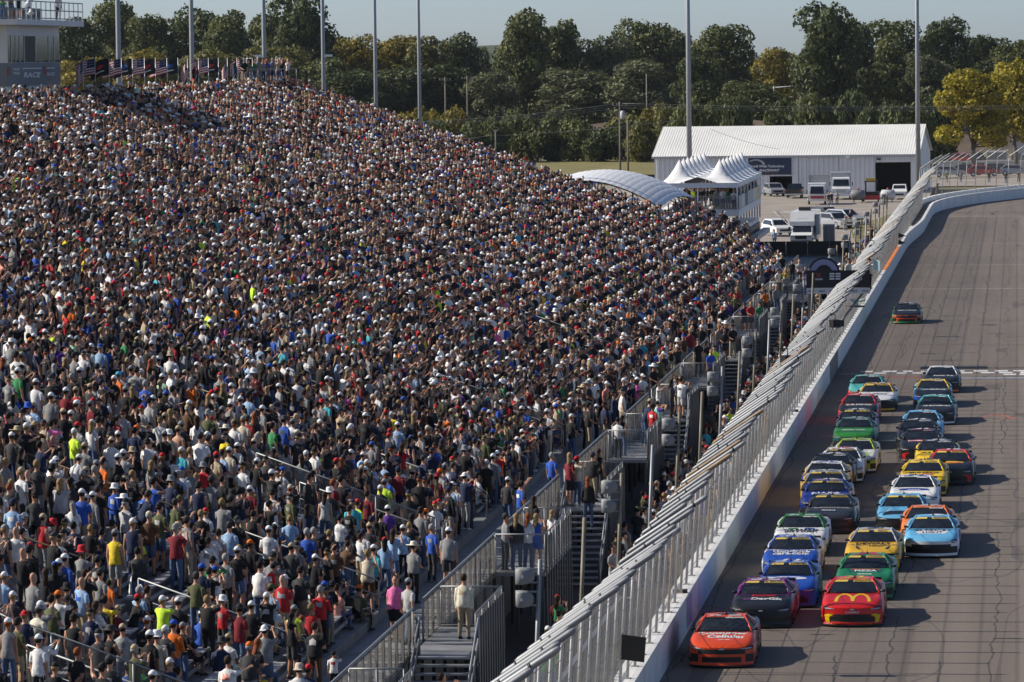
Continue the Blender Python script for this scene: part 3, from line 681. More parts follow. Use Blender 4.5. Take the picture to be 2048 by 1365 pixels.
def headgear(b, kind, Hm, hat=HAT):
    def P(x, y, z): return Hm @ Vector((x, y, z))
    def dome(z0, zt, rx, ry, mi, ox=0.0, n=10, lv=4):
        rg = []
        for i in range(lv+1):
            t = i/lv*math.pi/2*.97; rg.append([P(ox+rx*math.cos(t)*math.cos(a), ry*math.cos(t)*math.sin(a), z0+(zt-z0)*math.sin(t)) for a in np.linspace(0, 2*math.pi, n, endpoint=False)])
        b.rings(rg, mi, True)
    def hairback(mi):
        rg = []
        for z, r0 in ((.03, .075), (.09, .104), (.15, .102), (.2, .07), (.225, .02)):
            rg.append([P(-.018+r0*math.cos(a)*(1 if math.cos(a) < .2 else .35 if z < .14 else .8), r0*.86*math.sin(a), z) for a in np.linspace(0, 2*math.pi, 10, endpoint=False)])
        b.rings(rg, mi, True)
    if kind in ('cap', 'capback'):
        hairback(HAIR) if False else None
        dome(.125, .238, .112, .092, hat, -.004)
        s = 1 if kind == 'cap' else -1
        out = [P(s*x, y, z) for x, y, z in ((.085, -.08, .128), (.15, -.07, .122), (.185, -.03, .118), (.185, .03, .118), (.15, .07, .122), (.085, .08, .128))]
        lo = [Vector(p)+(P(0, 0, .012)-P(0, 0, 0)) for p in out]
        b.add(out+lo, [(0, 1, 2, 3, 4, 5)[::-1], (6, 7, 8, 9, 10, 11)]+[(i, (i+1) % 6, 6+(i+1) % 6, 6+i) for i in range(6)], hat)
        rg = [[P(-.012+r0*math.cos(a)*(1 if math.cos(a) < .1 else .3), r0*.84*math.sin(a), z) for a in np.linspace(0, 2*math.pi, 10, endpoint=False)] for z, r0 in ((.04, .08), (.09, .103), (.128, .106))]
        b.rings(rg, HAIR, True)
    elif kind in ('straw', 'bucket'):
        R0 = .24 if kind == 'straw' else .16; dz = .0 if kind == 'straw' else -.045
        rg = [[P(r0*math.cos(a), r0*.92*math.sin(a), z) for a in np.linspace(0, 2*math.pi, 12, endpoint=False)] for r0, z in ((R0, .13+dz+.012), (R0, .13+dz), (.112, .135), (.108, .20), (.09, .25), (.03, .255))]
        b.rings(rg, hat, True); rg = [[P(-.01+r0*math.cos(a)*(1 if math.cos(a) < .1 else .3), r0*.84*math.sin(a), z) for a in np.linspace(0, 2*math.pi, 10, endpoint=False)] for z, r0 in ((.04, .08), (.09, .103), (.13, .106))]; b.rings(rg, HAIR, True)
    elif kind == 'short': hairback(HAIR)
    elif kind in ('long', 'longcap'):
        hairback(HAIR)
        rg = []
        for z, w, x, dd in ((.15, .075, -.04, .055), (.05, .08, -.055, .055), (-.04, .07, -.085, .034), (-.12, .066, -.115, .024), (-.17, .05, -.12, .018), (-.21, .03, -.118, .01)):
            rg.append([P(x+dd*math.cos(a), w*math.sin(a), z) for a in np.linspace(0, 2*math.pi, 8, endpoint=False)])
        b.rings(rg, HAIR, True)
        if kind == 'longcap': headgear(b, 'cap', Hm)
    elif kind == 'phones':   # ear defenders over short hair
        hairback(HAIR)
        for s in (-1, 1): b.tube([P(0, s*.075, .085), P(0, s*.115, .085)], [.04, .035], 8, hat)
        b.tube([P(0, .1*math.cos(a), .09+.15*math.sin(a)) for a in np.linspace(.1, math.pi-.1, 8)], .012, 5, hat)
DN = ((.0, .045, -.29), (.05, .05, -.54)); FW = ((.04, .05, -.28), (.24, -.06, -.36)); UP = ((.15, .06, .02), (.26, -.06, .22)); WAVE = ((.10, .18, .12), (.14, .24, .40))
BROW = ((.20, .10, -.02), (.14, -.10, .15)); HOLD = ((.08, .06, -.26), (.30, -.08, -.18)); PHONE = ((.17, .05, -.10), (.36, -.08, .08)); PT = ((.26, .06, .0), (.52, .04, .06)); BK = ((-.08, .05, -.27), (-.14, -.12, -.44))
PT_HI = ((.22, .08, .14), (.42, .08, .36)); CROSS = ((.08, .06, -.25), (.2, -.2, -.22)); LAP = ((.10, .05, -.26), (.30, -.04, -.36))
POSES = {
 'stand':   dict(armL=DN, armR=DN), 'stride':  dict(armL=((.06, .05, -.28), (.16, .04, -.5)), armR=((-.07, .05, -.28), (-.06, .06, -.53)), legL=(.22, 0), legR=(-.22, 0)),
 'hands':   dict(armL=FW, armR=FW), 'holding': dict(armL=HOLD, armR=DN, look=.3), 'crossed': dict(armL=CROSS, armR=CROSS, legL=(0, .04)),
 'phone':   dict(armL=PHONE, armR=PHONE, nod=.0), 'brow': dict(armL=DN, armR=BROW), 'point': dict(armL=DN, armR=PT, look=-.1), 'pointup': dict(armL=PT_HI, armR=DN, look=.2),
 'behind':  dict(armL=BK, armR=BK), 'wave': dict(armL=WAVE, armR=DN), 'both_up': dict(armL=UP, armR=UP, nod=-.1), 'lean': dict(armL=HOLD, armR=HOLD, lean=.35),
 'sit':     dict(armL=LAP, armR=LAP, sit=True, lean=.12), 'sit2': dict(armL=LAP, armR=HOLD, sit=True, lean=.28, legL=(-.1, .03)), 'twist': dict(armL=DN, armR=FW, look=.7),
}
HG = ['cap', 'short', 'straw', 'bucket', 'long', 'capback', 'phones', 'longcap', 'bald']
_body = {}
def body(pose, fem=0, legs='jeans', top='tee', size='m'):
    key = (pose, fem, legs, top, size)
    if key in _body: return _body[key]
    g = dict(POSES[pose]); g['fem'] = fem
    if legs == 'shorts': g['shorts'] = True
    if legs == 'skirt': g['skirt'] = True
    if top == 'long': g['long'] = True
    if top == 'tank': g['tank'] = True
    if top == 'bare': g['bare'] = True; g['tank'] = True
    if size == 'l': g['fat'] = 1.22
    if size == 's': g['fat'] = .92
    out, Hm = make_body('person', g); me = out.mesh('person', PM)
    _body[key] = (me, out, Hm); return _body[key]
_hg = {}
def gear_mesh(kind, key):
    if (kind, key) not in _hg:
        b = MB(); headgear(b, kind, _body[key][2]); _hg[(kind, key)] = b.mesh('hat' if kind in ('cap', 'straw', 'bucket', 'capback', 'longcap') else 'hair', PM) if b.v else None
    return _hg[(kind, key)]
COL = dict(white=(.74, .74, .73), black=(.016, .016, .018), charcoal=(.045, .046, .05), grey=(.24, .245, .25), light_grey=(.42, .42, .42), navy=(.02, .03, .075), blue=(.03, .10, .45), light_blue=(.30, .45, .66),
           teal=(.06, .42, .50), red=(.50, .025, .03), dark_red=(.20, .02, .03), orange=(.75, .16, .02), yellow=(.78, .58, .04), lime=(.62, .90, .06), green=(.04, .22, .08), mint=(.40, .72, .52), olive=(.10, .11, .05),
           tan=(.42, .33, .21), beige=(.58, .50, .38), cream=(.66, .62, .50), pink=(.80, .18, .42), peach=(.82, .34, .26), purple=(.12, .05, .30), lavender=(.35, .34, .66), brown=(.10, .055, .03), denim=(.075, .12, .22), khaki=(.34, .28, .19))
HAIRC = dict(brown=(.035, .018, .01), black=(.01, .008, .007), blond=(.27, .18, .08), grey=(.3, .29, .28), red=(.22, .06, .02))
SKINC = [(.48, .26, .17), (.42, .22, .14), (.53, .31, .22), (.34, .18, .11), (.20, .10, .06), (.10, .05, .03)]
def set_cols(o, d):
    for k, v in d.items(): o[k] = [float(c) for c in v]
NAMEC = {k: k.replace('_', ' ').replace('light grey', 'pale grey') for k in COL}
placed = []      # (x, y) taken
used_labels = set()
def put_person(x, y, z, ang, shirt, head, hatc, legs, legc, pose, fem=0, top='tee', size='m', hair='brown', skin=0, prt=None, scale=1.0, label=None, shoe='charcoal'):
    me, out, Hm = body(pose, fem, legs, top, size); key = (pose, fem, legs, top, size)
    o = obj('person', me, None, (x, y, z), ang, label, 'person', 'spectators nearest the camera'); o.scale = (scale,)*3
    cols = dict(c_skin=SKINC[skin], c_shirt=COL[shirt], c_legs=COL[legc], c_shoe=COL[shoe], c_hat=COL[hatc], c_hair=HAIRC[hair], c_print=COL[prt or shirt])
    set_cols(o, cols); gm = gear_mesh(head, key)
    if gm: h = obj('hat' if head in ('cap', 'straw', 'bucket', 'capback', 'longcap') else 'hair', gm, o); set_cols(h, cols)
    placed.append((x, y)); return o
# ================= who stands where =================
def face_ang(x, y, j=0.35): return math.atan2(185-y, -4-x)*0.85+random.uniform(-j, j)
ORD = ['front', 'second', 'third', 'fourth', 'fifth', 'sixth', 'seventh', 'eighth', 'ninth', 'tenth', 'eleventh', 'twelfth', 'thirteenth', 'fourteenth', 'fifteenth', 'sixteenth', 'seventeenth', 'eighteenth', 'nineteenth', 'twentieth',
       'twenty-first', 'twenty-second', 'twenty-third', 'twenty-fourth', 'twenty-fifth', 'twenty-sixth', 'twenty-seventh', 'twenty-eighth', 'twenty-ninth', 'thirtieth']
def on_stand(px, py, h, sit=False):
    best = None
    for i in range(NR):
        p = onz(px, py, row_z(i)+h); x = row_x(i)-(.5 if sit else .28); e = abs(p.x-x)
        if best is None or e < best[0]: best = (e, i, p.y)
    _, i, y = best; x = row_x(i)-(.5 if sit else .28)
    p = onz(px, py, row_z(i)+h); k = x/p.x if abs(p.x) > 1 else 1
    return x, ony_x(px, py, x), row_z(i), i
def ony_x(px, py, x):
    d = ray(px, py); return d.y*(x/d.x)
# hand-placed: head-top pixel, zone, shirt, headgear, hat colour, legs, leg colour, pose, extras, label
HP = [
 (64,1187,'s','cream','cap','grey','jeans','charcoal','lean',dict(skin=4),'person in cream polo and grey cap leaning forward, lower left rows'),
 (43,1272,'s','lime','cap','blue','jeans','denim','sit',dict(size='l'),'person in fluorescent yellow shirt and blue cap seated at lower left'),
 (117,1141,'s','navy','cap','white','shorts','grey','hands',dict(size='l'),'person in dark blue T-shirt, white cap and grey shorts beside the blue floral shirt'),
 (162,1162,'s','light_blue','bald','white','jeans','khaki','pointup',dict(size='l',prt='blue'),'bald person in blue and white floral shirt pointing to the track'),
 (146,1212,'s','black','cap','black','shorts','charcoal','stand',dict(top='tank'),'person in black sleeveless top and black cap below the floral shirt'),
 (209,1221,'s','yellow','short','black','shorts','black','brow',dict(prt='grey',size='l'),'person in bright yellow T-shirt and black shorts shading the eyes by the gate'),
 (86,1276,'s','white','long','black','jeans','denim','phone',dict(fem=1,top='long'),'person with long brown hair in white hooded top filming with a phone'),
 (76,1258,'s','white','cap','white','jeans','charcoal','stand',dict(fem=1),'person in white top and white cap beside the long-haired one in white'),
 (218,1174,'s','orange','phones','green','shorts','navy','stand',dict(scale=.75),'child in orange shirt wearing green ear defenders'),
 (455,1275,'s','white','short','black','shorts','charcoal','point',dict(prt='peach',size='l'),'person in white T-shirt with red back print stretching an arm out'),
 (505,1318,'s','yellow','short','black','jeans','black','sit2',dict(fem=1,top='tank',hair='black'),'person in yellow sleeveless top with dark hair, near the bottom edge'),
 (429,1218,'s','charcoal','cap','tan','jeans','navy','sit',dict(top='long'),'seated person in charcoal sweater and tan cap on an empty bench'),
 (346,1244,'s','orange','cap','blue','jeans','denim','hands',dict(top='long'),'person in orange long-sleeved top and blue cap'),
 (313,1264,'s','beige','bucket','white','jeans','khaki','stand',dict(),'person in beige shirt and wide white sun hat near the mesh gate'),
 (502,1244,'s','black','long','black','jeans','black','lean',dict(fem=1,hair='red',size='l'),'person with long reddish hair in black T-shirt leaning forward'),
 (535,1236,'s','blue','short','black','shorts','navy','sit',dict(scale=.75,hair='black'),'small child in blue shirt sitting on the bench'),
 (588,1246,'s','lime','cap','grey','jeans','charcoal','hands',dict(top='tank'),'person in fluorescent yellow vest and grey cap by the corner rail'),
 (544,1202,'s','white','cap','charcoal','jeans','denim','sit2',dict(),'seated person in white T-shirt and charcoal cap bending forward'),
 (502,1208,'s','black','cap','white','jeans','black','hands',dict(),'person in black shirt and white cap behind the seated white T-shirt'),
 (629,1243,'w','black','short','black','jeans','brown','crossed',dict(prt='light_grey',size='l'),'person in black T-shirt with white skull print and brown trousers'),
 (598,1328,'w','white','bucket','beige','jeans','navy','stand',dict(prt='navy'),'person in beige bucket hat with backpack at the bottom edge'),
 (616,1328,'w','navy','cap','red','jeans','denim','stand',dict(skin=4),'person in navy shirt and red cap at the bottom edge'),
 (667,1301,'w','white','short','black','jeans','black','brow',dict(scale=.62,prt='red',hair='black'),'small child in white and red racing jersey on the walkway'),
 (790,1150,'w','pink','short','black','shorts','black','stride',dict(fem=1,size='l',prt='light_grey',ang=-1.45),'person in bright pink printed T-shirt and black shorts walking along the walkway'),
 (720,1168,'w','olive','cap','orange','jeans','tan','sit',dict(size='l'),'person in dark olive shirt and orange cap sitting in a wheelchair'),
 (676,1166,'s','peach','short','black','jeans','denim','sit',dict(fem=1),'seated person in peach T-shirt with tied brown hair'),
 (826,1084,'w','grey','straw','cream','jeans','black','hands',dict(size='l'),'person in grey shirt and pale cowboy hat at the foot of the rows'),
 (746,1061,'s','teal','cap','white','shorts','black','stand',dict(),'person in turquoise T-shirt and white cap'),
 (735,1112,'s','beige','short','black','shorts','brown','phone',dict(fem=1,top='tank',hair='blond',size='l'),'person in beige sleeveless top with fair hair looking at a phone'),
 (882,1156,'w','light_grey','cap','grey','jeans','denim','stride',dict(ang=.9),'person in pale grey T-shirt, grey cap and jeans inside the walkway fence'),
 (927,1147,'l','cream','short','black','jeans','khaki','stand',dict(top='long',size='l',ang=1.35,prt='tan'),'person in cream long-sleeved shirt and khaki trousers at the top of the stair'),
 (857,1229,'m','navy','short','black','shorts','black','phone',dict(size='l',ang=.5),'person in navy T-shirt and black shorts at the platform, looking at a phone'),
 (961,1041,'l','grey','cap','charcoal','jeans','charcoal','hands',dict(ang=.4),'person in grey T-shirt and dark cap leaning by the nearest walkway rail'),
 (1004,1052,'l','black','long','black','jeans','denim','stand',dict(fem=1,hair='blond',top='long',ang=1.4),'person with long blond hair in black jacket and torn jeans on the platform'),
 (1028,1052,'l','white','long','black','jeans','denim','hands',dict(fem=1,hair='red',top='long',ang=1.1),'person with long auburn hair in white jacket and jeans on the platform'),
 (1058,1040,'l','blue','long','black','skirt','blue','phone',dict(fem=1,hair='blond',top='tank',ang=1.2),'person with curly blond hair in strapless blue dress on the platform'),
 (1113,1019,'m','white','long','black','jeans','black','stand',dict(fem=1,hair='blond',scale=.85,ang=.9),'girl in white top and black trousers on the second stair'),
 (1145,1089,'a','light_grey','short','black','shorts','white','hands',dict(fem=1,prt='blue',ang=-.8),'person in printed pale top and white shorts on the apron by a stair'),
 (1198,1063,'a','grey','cap','black','jeans','denim','hands',dict(ang=.2),'person in grey T-shirt, black cap and jeans alone on the apron'),
 (1188,1014,'a','grey','cap','charcoal','jeans','charcoal','crossed',dict(ang=.4,size='l'),'person in grey T-shirt and dark trousers under the second loudspeaker pole'),
 (1277,999,'a','white','short','black','jeans','black','stand',dict(top='long',hair='black',ang=.9),'person in white hooded top and black trousers on the apron'),
 (1053,1220,'a','black','cap','black','jeans','black','crossed',dict(size='l',ang=1.2),'person dressed all in black with folded arms below the nearest loudspeakers'),
 (1040,961,'w','blue','short','black','jeans','denim','pointup',dict(prt='white',ang=.6),'person in blue T-shirt and jeans pointing up the track over the fence'),
 (1058,961,'w','charcoal','short','black','shorts','grey','pointup',dict(ang=.6),'person in charcoal T-shirt and grey shorts pointing beside the blue one'),
 (976,970,'s','yellow','cap','light_blue','jeans','navy','sit',dict(),'seated person in yellow top and pale blue cap near the walkway'),
 (1016,966,'s','dark_red','short','black','shorts','charcoal','sit2',dict(),'seated person in dark red T-shirt with one knee up near the walkway'),
 (1175,922,'l','black','long','black','jeans','denim','stand',dict(fem=1,hair='red',top='long',ang=1.5),'person with long red hair in black top and jeans by the second stair'),
 (1298,945,'a','charcoal','cap','red','shorts','charcoal','stand',dict(),'person in charcoal shirt and red cap on the apron'),
 (1103,904,'w','blue','short','black','jeans','denim','stand',dict(hair='grey'),'grey-haired person in blue shirt on the walkway'),
 (768,955,'s','lime','cap','grey','jeans','navy','hands',dict(size='l'),'person in fluorescent yellow T-shirt and grey cap, middle of the lower rows'),
 (701,919,'s','blue','cap','white','jeans','denim','stand',dict(prt='white'),'person in royal blue T-shirt and white cap standing tall in the rows'),
 (672,913,'s','black','cap','red','jeans','denim','behind',dict(),'person in black T-shirt, red cap and jeans standing tall in the rows'),
 (889,912,'s','white','cap','grey','jeans','charcoal','stand',dict(top='long',size='l'),'person in white sweater and grey cap near the front rows'),
 (934,942,'s','pink','cap','tan','jeans','denim','hands',dict(fem=1),'person in magenta top and tan cap near the front rows'),
 (734,986,'s','dark_red','short','black','jeans','black','stand',dict(top='long',prt='black'),'person in red and black checked shirt'),
 (1267,727,'w','light_grey','short','black','shorts','black','behind',dict(prt='grey',ang=.7,hair='black'),'person in pale grey T-shirt with hands clasped behind the back'),
 (1305,807,'m','red','capback','black','jeans','black','stand',dict(prt='white',skin=4,ang=.9),'person in red jersey with white number on a walkway platform'),
 (1325,790,'m','purple','short','black','jeans','black','phone',dict(ang=.8),'person in purple and black top taking a picture from the platform'),
 (1360,788,'m','mint','cap','white','shorts','teal','phone',dict(prt='teal',size='l',ang=1.0),'person in green and turquoise tie-dyed T-shirt'),
 (1371,754,'m','white','short','black','shorts','light_grey','phone',dict(prt='charcoal',size='l',ang=.9),'large person in white printed T-shirt photographing from the platform'),
 (1428,690,'m','lime','capback','black','jeans','black','stand',dict(prt='orange'),'steward in fluorescent vest standing above the crowd on a platform'),
 (1452,697,'m','blue','short','black','jeans','black','stand',dict(size='l'),'person in blue shirt beside the steward in the fluorescent vest'),
 (1463,765,'a','charcoal','capback','red','jeans','denim','stand',dict(size='l'),'person in charcoal T-shirt and red cap among the apron crowd'),
 (1431,779,'a','white','short','black','jeans','black','stand',dict(top='long'),'person in white shirt with a bag strap among the apron crowd'),
 (1449,815,'a','lime','short','black','jeans','black','lean',dict(),'person in bright green shirt bending over by the catch fence'),
 (1224,770,'s','white','cap','red','shorts','tan','sit',dict(size='l'),'seated person in white shirt and red cap holding a pillow'),
 (1315,698,'w','blue','short','black','jeans','denim','lean',dict(),'person in blue shirt leaning on the walkway rail'),
 (1320,711,'w','olive','cap','tan','jeans','brown','stand',dict(),'person in olive shirt with backpack at the walkway gate'),
 (356,857,'s','tan','cap','tan','shorts','light_grey','stand',dict(top='bare'),'bare-chested person in tan cap and pale shorts'),
 (451,846,'s','charcoal','straw','cream','shorts','grey','stand',dict(),'person in charcoal T-shirt, straw hat and grey shorts on the steps'),
 (494,836,'s','red','cap','charcoal','jeans','charcoal','stand',dict(size='l'),'large person in red shirt beside the straw hat'),
 (462,780,'s','white','cap','white','jeans','charcoal','stand',dict(size='l'),'person in white T-shirt and white cap above the straw hat'),
 (111,928,'s','white','capback','white','jeans','black','stand',dict(top='long',skin=4),'person in long white shirt, black trousers and white cap'),
 (80,899,'s','navy','short','black','shorts','grey','phone',dict(size='l',hair='black'),'person in navy T-shirt and grey shorts raising a phone'),
 (171,944,'s','grey','cap','tan','jeans','denim','stand',dict(size='l'),'person in grey T-shirt, tan cap and blue jeans at lower left'),
 (195,972,'s','black','cap','charcoal','jeans','black','stand',dict(),'person in black with charcoal cap beside the grey T-shirt'),
 (303,935,'s','grey','long','black','jeans','charcoal','brow',dict(fem=1,hair='blond'),'person with fair wavy hair in grey top raising a hand'),
 (151,775,'s','red','cap','tan','jeans','charcoal','hands',dict(),'person in red shirt and tan cap, left side of the stand'),
 (236,747,'s','orange','cap','teal','jeans','charcoal','stand',dict(),'person in orange shirt and turquoise cap'),
 (324,745,'s','mint','cap','white','jeans','charcoal','stand',dict(top='tank'),'person in green sleeveless top and white cap'),
 (290,745,'s','blue','short','black','jeans','denim','hands',dict(hair='grey'),'person in mid-blue shirt, bareheaded, centre left of the stand'),
 (229,1049,'s','yellow','cap','grey','shorts','grey','stand',dict(top='tank',prt='yellow'),'person in yellow vest over black sleeves with grey shorts on the steps'),
 (275,1106,'s','white','cap','black','jeans','charcoal','sit',dict(prt='black',size='l'),'person in white racing jersey with dark sleeves and black cap'),
 (355,1019,'s','red','bucket','tan','jeans','charcoal','stand',dict(),'person in red shirt and tan sun hat at the left aisle'),
 (458,1036,'s','light_blue','cap','charcoal','shorts','navy','stand',dict(size='l'),'person in sky blue T-shirt and dark cap'),
 (485,992,'s','black','short','black','shorts','khaki','behind',dict(prt='white'),'person in black jersey with a large white number twelve'),
 (391,1121,'s','olive','cap','charcoal','jeans','denim','holding',dict(),'person in olive green T-shirt and dark cap holding a drink'),
 (451,1135,'s','grey','short','black','jeans','black','stand',dict(size='l',hair='grey'),'person in loose grey T-shirt and black trousers, centre of lower rows'),
 (478,1118,'s','black','long','black','shorts','lavender','stand',dict(fem=1,hair='blond'),'person with blond hair in black top and periwinkle shorts'),
 (537,1064,'s','white','cap','white','jeans','charcoal','hands',dict(prt='light_grey'),'person in white shirt and white cap, middle of lower rows'),
 (600,1115,'s','charcoal','cap','black','shorts','khaki','hands',dict(size='l'),'person in charcoal polo, black cap and camouflage shorts'),
 (640,1148,'s','red','short','black','jeans','black','crossed',dict(hair='grey',top='long',prt='light_grey'),'grey-haired person in red vest over pale sleeves by the walkway'),
 (65,1150,'s','grey','bald','black','jeans','charcoal','hands',dict(size='l'),'bald person in grey T-shirt at the left edge'),
 (25,1012,'s','light_blue','cap','navy','jeans','beige','stand',dict(prt='white'),'person in faded blue printed T-shirt and beige trousers at the left edge'),
 (250,1015,'s','mint','long','black','jeans','denim','sit',dict(fem=1,hair='grey'),'person in mint green T-shirt seated at lower left'),
]
persons = []
for h in HP:
    px, py, zone, shirt, head, hatc, legs, legc, pose, ex, lab = h
    ex = dict(ex); ang = ex.pop('ang', None); sc = ex.get('scale', 1.0)
    hgt = ((1.30 if pose.startswith('sit') else 1.70 if pose == 'lean' else 1.76))*sc
    if zone == 's': x, y, z, i = on_stand(px, py, hgt, pose.startswith('sit'))
    else:
        z = {'w': ZW, 'l': ZW, 'm': 1.9, 'a': .1}[zone]
        if pose.startswith('sit'): z = ZW
        p = onz(px, py, z+hgt); x, y = p.x, p.y
        if zone == 'm':   # on a platform edge or stair: drop onto the walkway level
            z = ZW; p = onz(px, py, z+hgt); x, y = p.x, p.y
    if zone == 'l' or zone == 'm':
        x = max(min(x, XR-.2), XF+.35); ph = (y-96.4) % 38; yb_ = y-ph
        if 8 < ph < 15.2: y = yb_+(7.7 if ph < 11.8 else 15.9); ph = (y-96.4) % 38
        if 15.2 <= ph < 19: z = .1+(ZW-.1)*math.ceil((ph-15.2)/3.8*13)/13
        if 25 < ph: y = yb_+(24.7 if ph < 32 else 38.4)
    if zone == 'w': x = min(x, XF-.3)
    if zone == 'a': x = min(max(x, XR+.9), -11.4)
    if ang is None: ang = face_ang(x, y, .3)
    put_person(x, y, z, ang, shirt, head, hatc, legs, legc, pose, label=lab, **ex); used_labels.add(lab)
HANDN = len(HP)
def pick(d):
    r = random.random()*sum(d.values())
    for k, v in d.items():
        r -= v
        if r <= 0: return k
    return k
SH = dict(black=38, charcoal=18, grey=9, white=12, navy=12, blue=4, red=3.6, light_blue=3, light_grey=5, dark_red=2.5, orange=1.2, green=1.3, yellow=.6, lime=.6, teal=.8, tan=1.6, beige=1.2, olive=3, pink=.6, purple=.7, brown=2, mint=.3, peach=.5)
HD = dict(cap=52, short=20, long=7, capback=5, straw=2.5, bucket=3.5, bald=3, longcap=2.5, phones=1.5)
HC_ = dict(white=29, black=30, charcoal=13, tan=8, navy=8, red=7, grey=8, blue=3, orange=1, olive=1.5, beige=3)
LG = dict(denim=34, black=16, charcoal=14, khaki=14, grey=9, navy=8, beige=3, tan=2)
PO = dict(stand=24, hands=18, twist=8, phone=9, brow=7, crossed=10, holding=10, behind=3, wave=2, both_up=3, point=2, pointup=2, lean=3)
SHN = {k: v for k, v in SH.items() if k not in ('pink', 'purple', 'peach')}; SHN['red'] = 3
def draw(sitp):
    fem = random.random() < .3; pose = random.choice(['sit', 'sit2']) if random.random() < sitp else pick(PO)
    head = pick(HD); top = pick(dict(tee=74, long=14, tank=12)); 
    if head in ('long', 'longcap'): fem = 1
    return dict(shirt=pick(SHN), head=head, hatc=pick(HC_), legs=pick(dict(jeans=58, shorts=42)), legc=pick(LG), pose=pose, fem=int(fem), top=top, size=pick(dict(m=60, l=25, s=15)),
                hair=pick(dict(brown=45, black=25, blond=18, grey=12, red=4)), skin=pick({0: 34, 1: 26, 2: 22, 3: 9, 4: 6, 5: 3}), scale=random.gauss(.985, .045))
spots = []; rr = random.Random(11)
taken = np.array(placed)
def free(x, y, r=.42): return np.min(np.hypot(taken[:, 0]-x, taken[:, 1]-y)) > r
for i in range(NR):
    y = SY0+.6
    while y < SY1-.3:
        y += rr.uniform(.50, .66)
        near = max(0, min(1, (178-y)/70)); low = max(0, (17-i)/17)
        occ = .95-.24*near-.34*near*low; 
        if i > 14 and y < 150: occ -= .05
        if not aisle_free(y): occ *= .22
        if rr.random() > occ: continue
        sit = rr.random() < (.05+.25*near*(.4+low)); x = row_x(i)-(.5 if sit else .28)+rr.uniform(-.1, .1)
        q = proj((x, y, row_z(i)+1.5))
        if not (-60 < q[0] < 2110 and -60 < q[1] < 1480) or not free(x, y): continue
        spots.append((y, x, row_z(i), i, sit))
for k in range(150):   # walkway
    y = 100+rr.random()**.8*222; x = rr.uniform(-17.4, -16.25)
    if rr.random() < .35+.5*(y > 170) and free(x, y, .6): spots.append((y, x, ZW, -1, False))
for k in range(900):   # apron crowd pressing to the fence
    y = 122+rr.random()*205; x = rr.uniform(-14.0, -11.5); d = max(0, min(1, (y-140)/45)); 
    ph = (y-96.4) % 38
    if 14.5 < ph < 19.6 and x < -13.6: continue
    if rr.random() < .06+.74*d and free(x, y, .5):
        spots.append((y, x, .1, -2, False)); taken = np.vstack([taken, [x, y]])
for k in range(46):    # platforms
    Y = 96.4+38*rr.randrange(1, 6); y = Y+rr.uniform(.3, 7.7) if rr.random() < .6 else Y+rr.uniform(19.5, 24.5); x = rr.uniform(-15.5, -14.5)
    if free(x, y, .6): spots.append((y, x, ZW, -3, False))
spots.sort()
near_n = 0; crowd = []
PT_ = dict(stand='standing', hands='hands together', twist='turning', phone='raising a phone', brow='shading the eyes', crossed='arms folded', holding='holding a drink', behind='hands behind back', wave='waving', both_up='both arms raised', point='pointing', pointup='arm outstretched', lean='leaning forward', sit='seated', sit2='seated leaning')
for (y, x, z, i, sit) in spots:
    q = proj((x, y, z+1.6)); vis = 0 < q[0] < 2048 and 0 < q[1] < 1365
    if vis and near_n < 300-HANDN:
        for tr in range(60):
            d = draw(1.0 if sit else 0.0)
            if sit and not d['pose'].startswith('sit'): d['pose'] = 'sit'
            hw = dict(cap='cap', capback='backward cap', straw='straw hat', bucket='bucket hat', longcap='cap over long hair', phones='ear defenders').get(d['head'])
            hp = f"{NAMEC[d['hatc']]} {hw}" if hw else dict(short='short hair', long='long hair', bald='shaved head')[d['head']] if d['head'] == 'bald' else f"{d['hair']} {'long' if d['head'] == 'long' else 'short'} hair"
            tp = dict(tee='T-shirt', long='long-sleeved top', tank='sleeveless top')[d['top']]
            where = 'on the walkway' if i == -1 else 'on the apron' if i == -2 else 'on a platform' if i == -3 else f'{ORD[i]} row' if i < 30 else 'upper rows'
            lab = f"person in {NAMEC[d['shirt']]} {tp}, {hp}, {NAMEC[d['legc']]} {'shorts' if d['legs'] == 'shorts' else 'trousers'}, {PT_[d['pose']]}, {where}"
            lab = lab.replace('denim trousers', 'jeans')
            if lab not in used_labels and len(lab.split()) <= 16: break
        used_labels.add(lab); put_person(x, y, z, face_ang(x, y), label=lab, prt=pick({None: 76, 'light_grey': 12, 'grey': 12}), **d); near_n += 1
    else: crowd.append((x, y, z, sit, i))
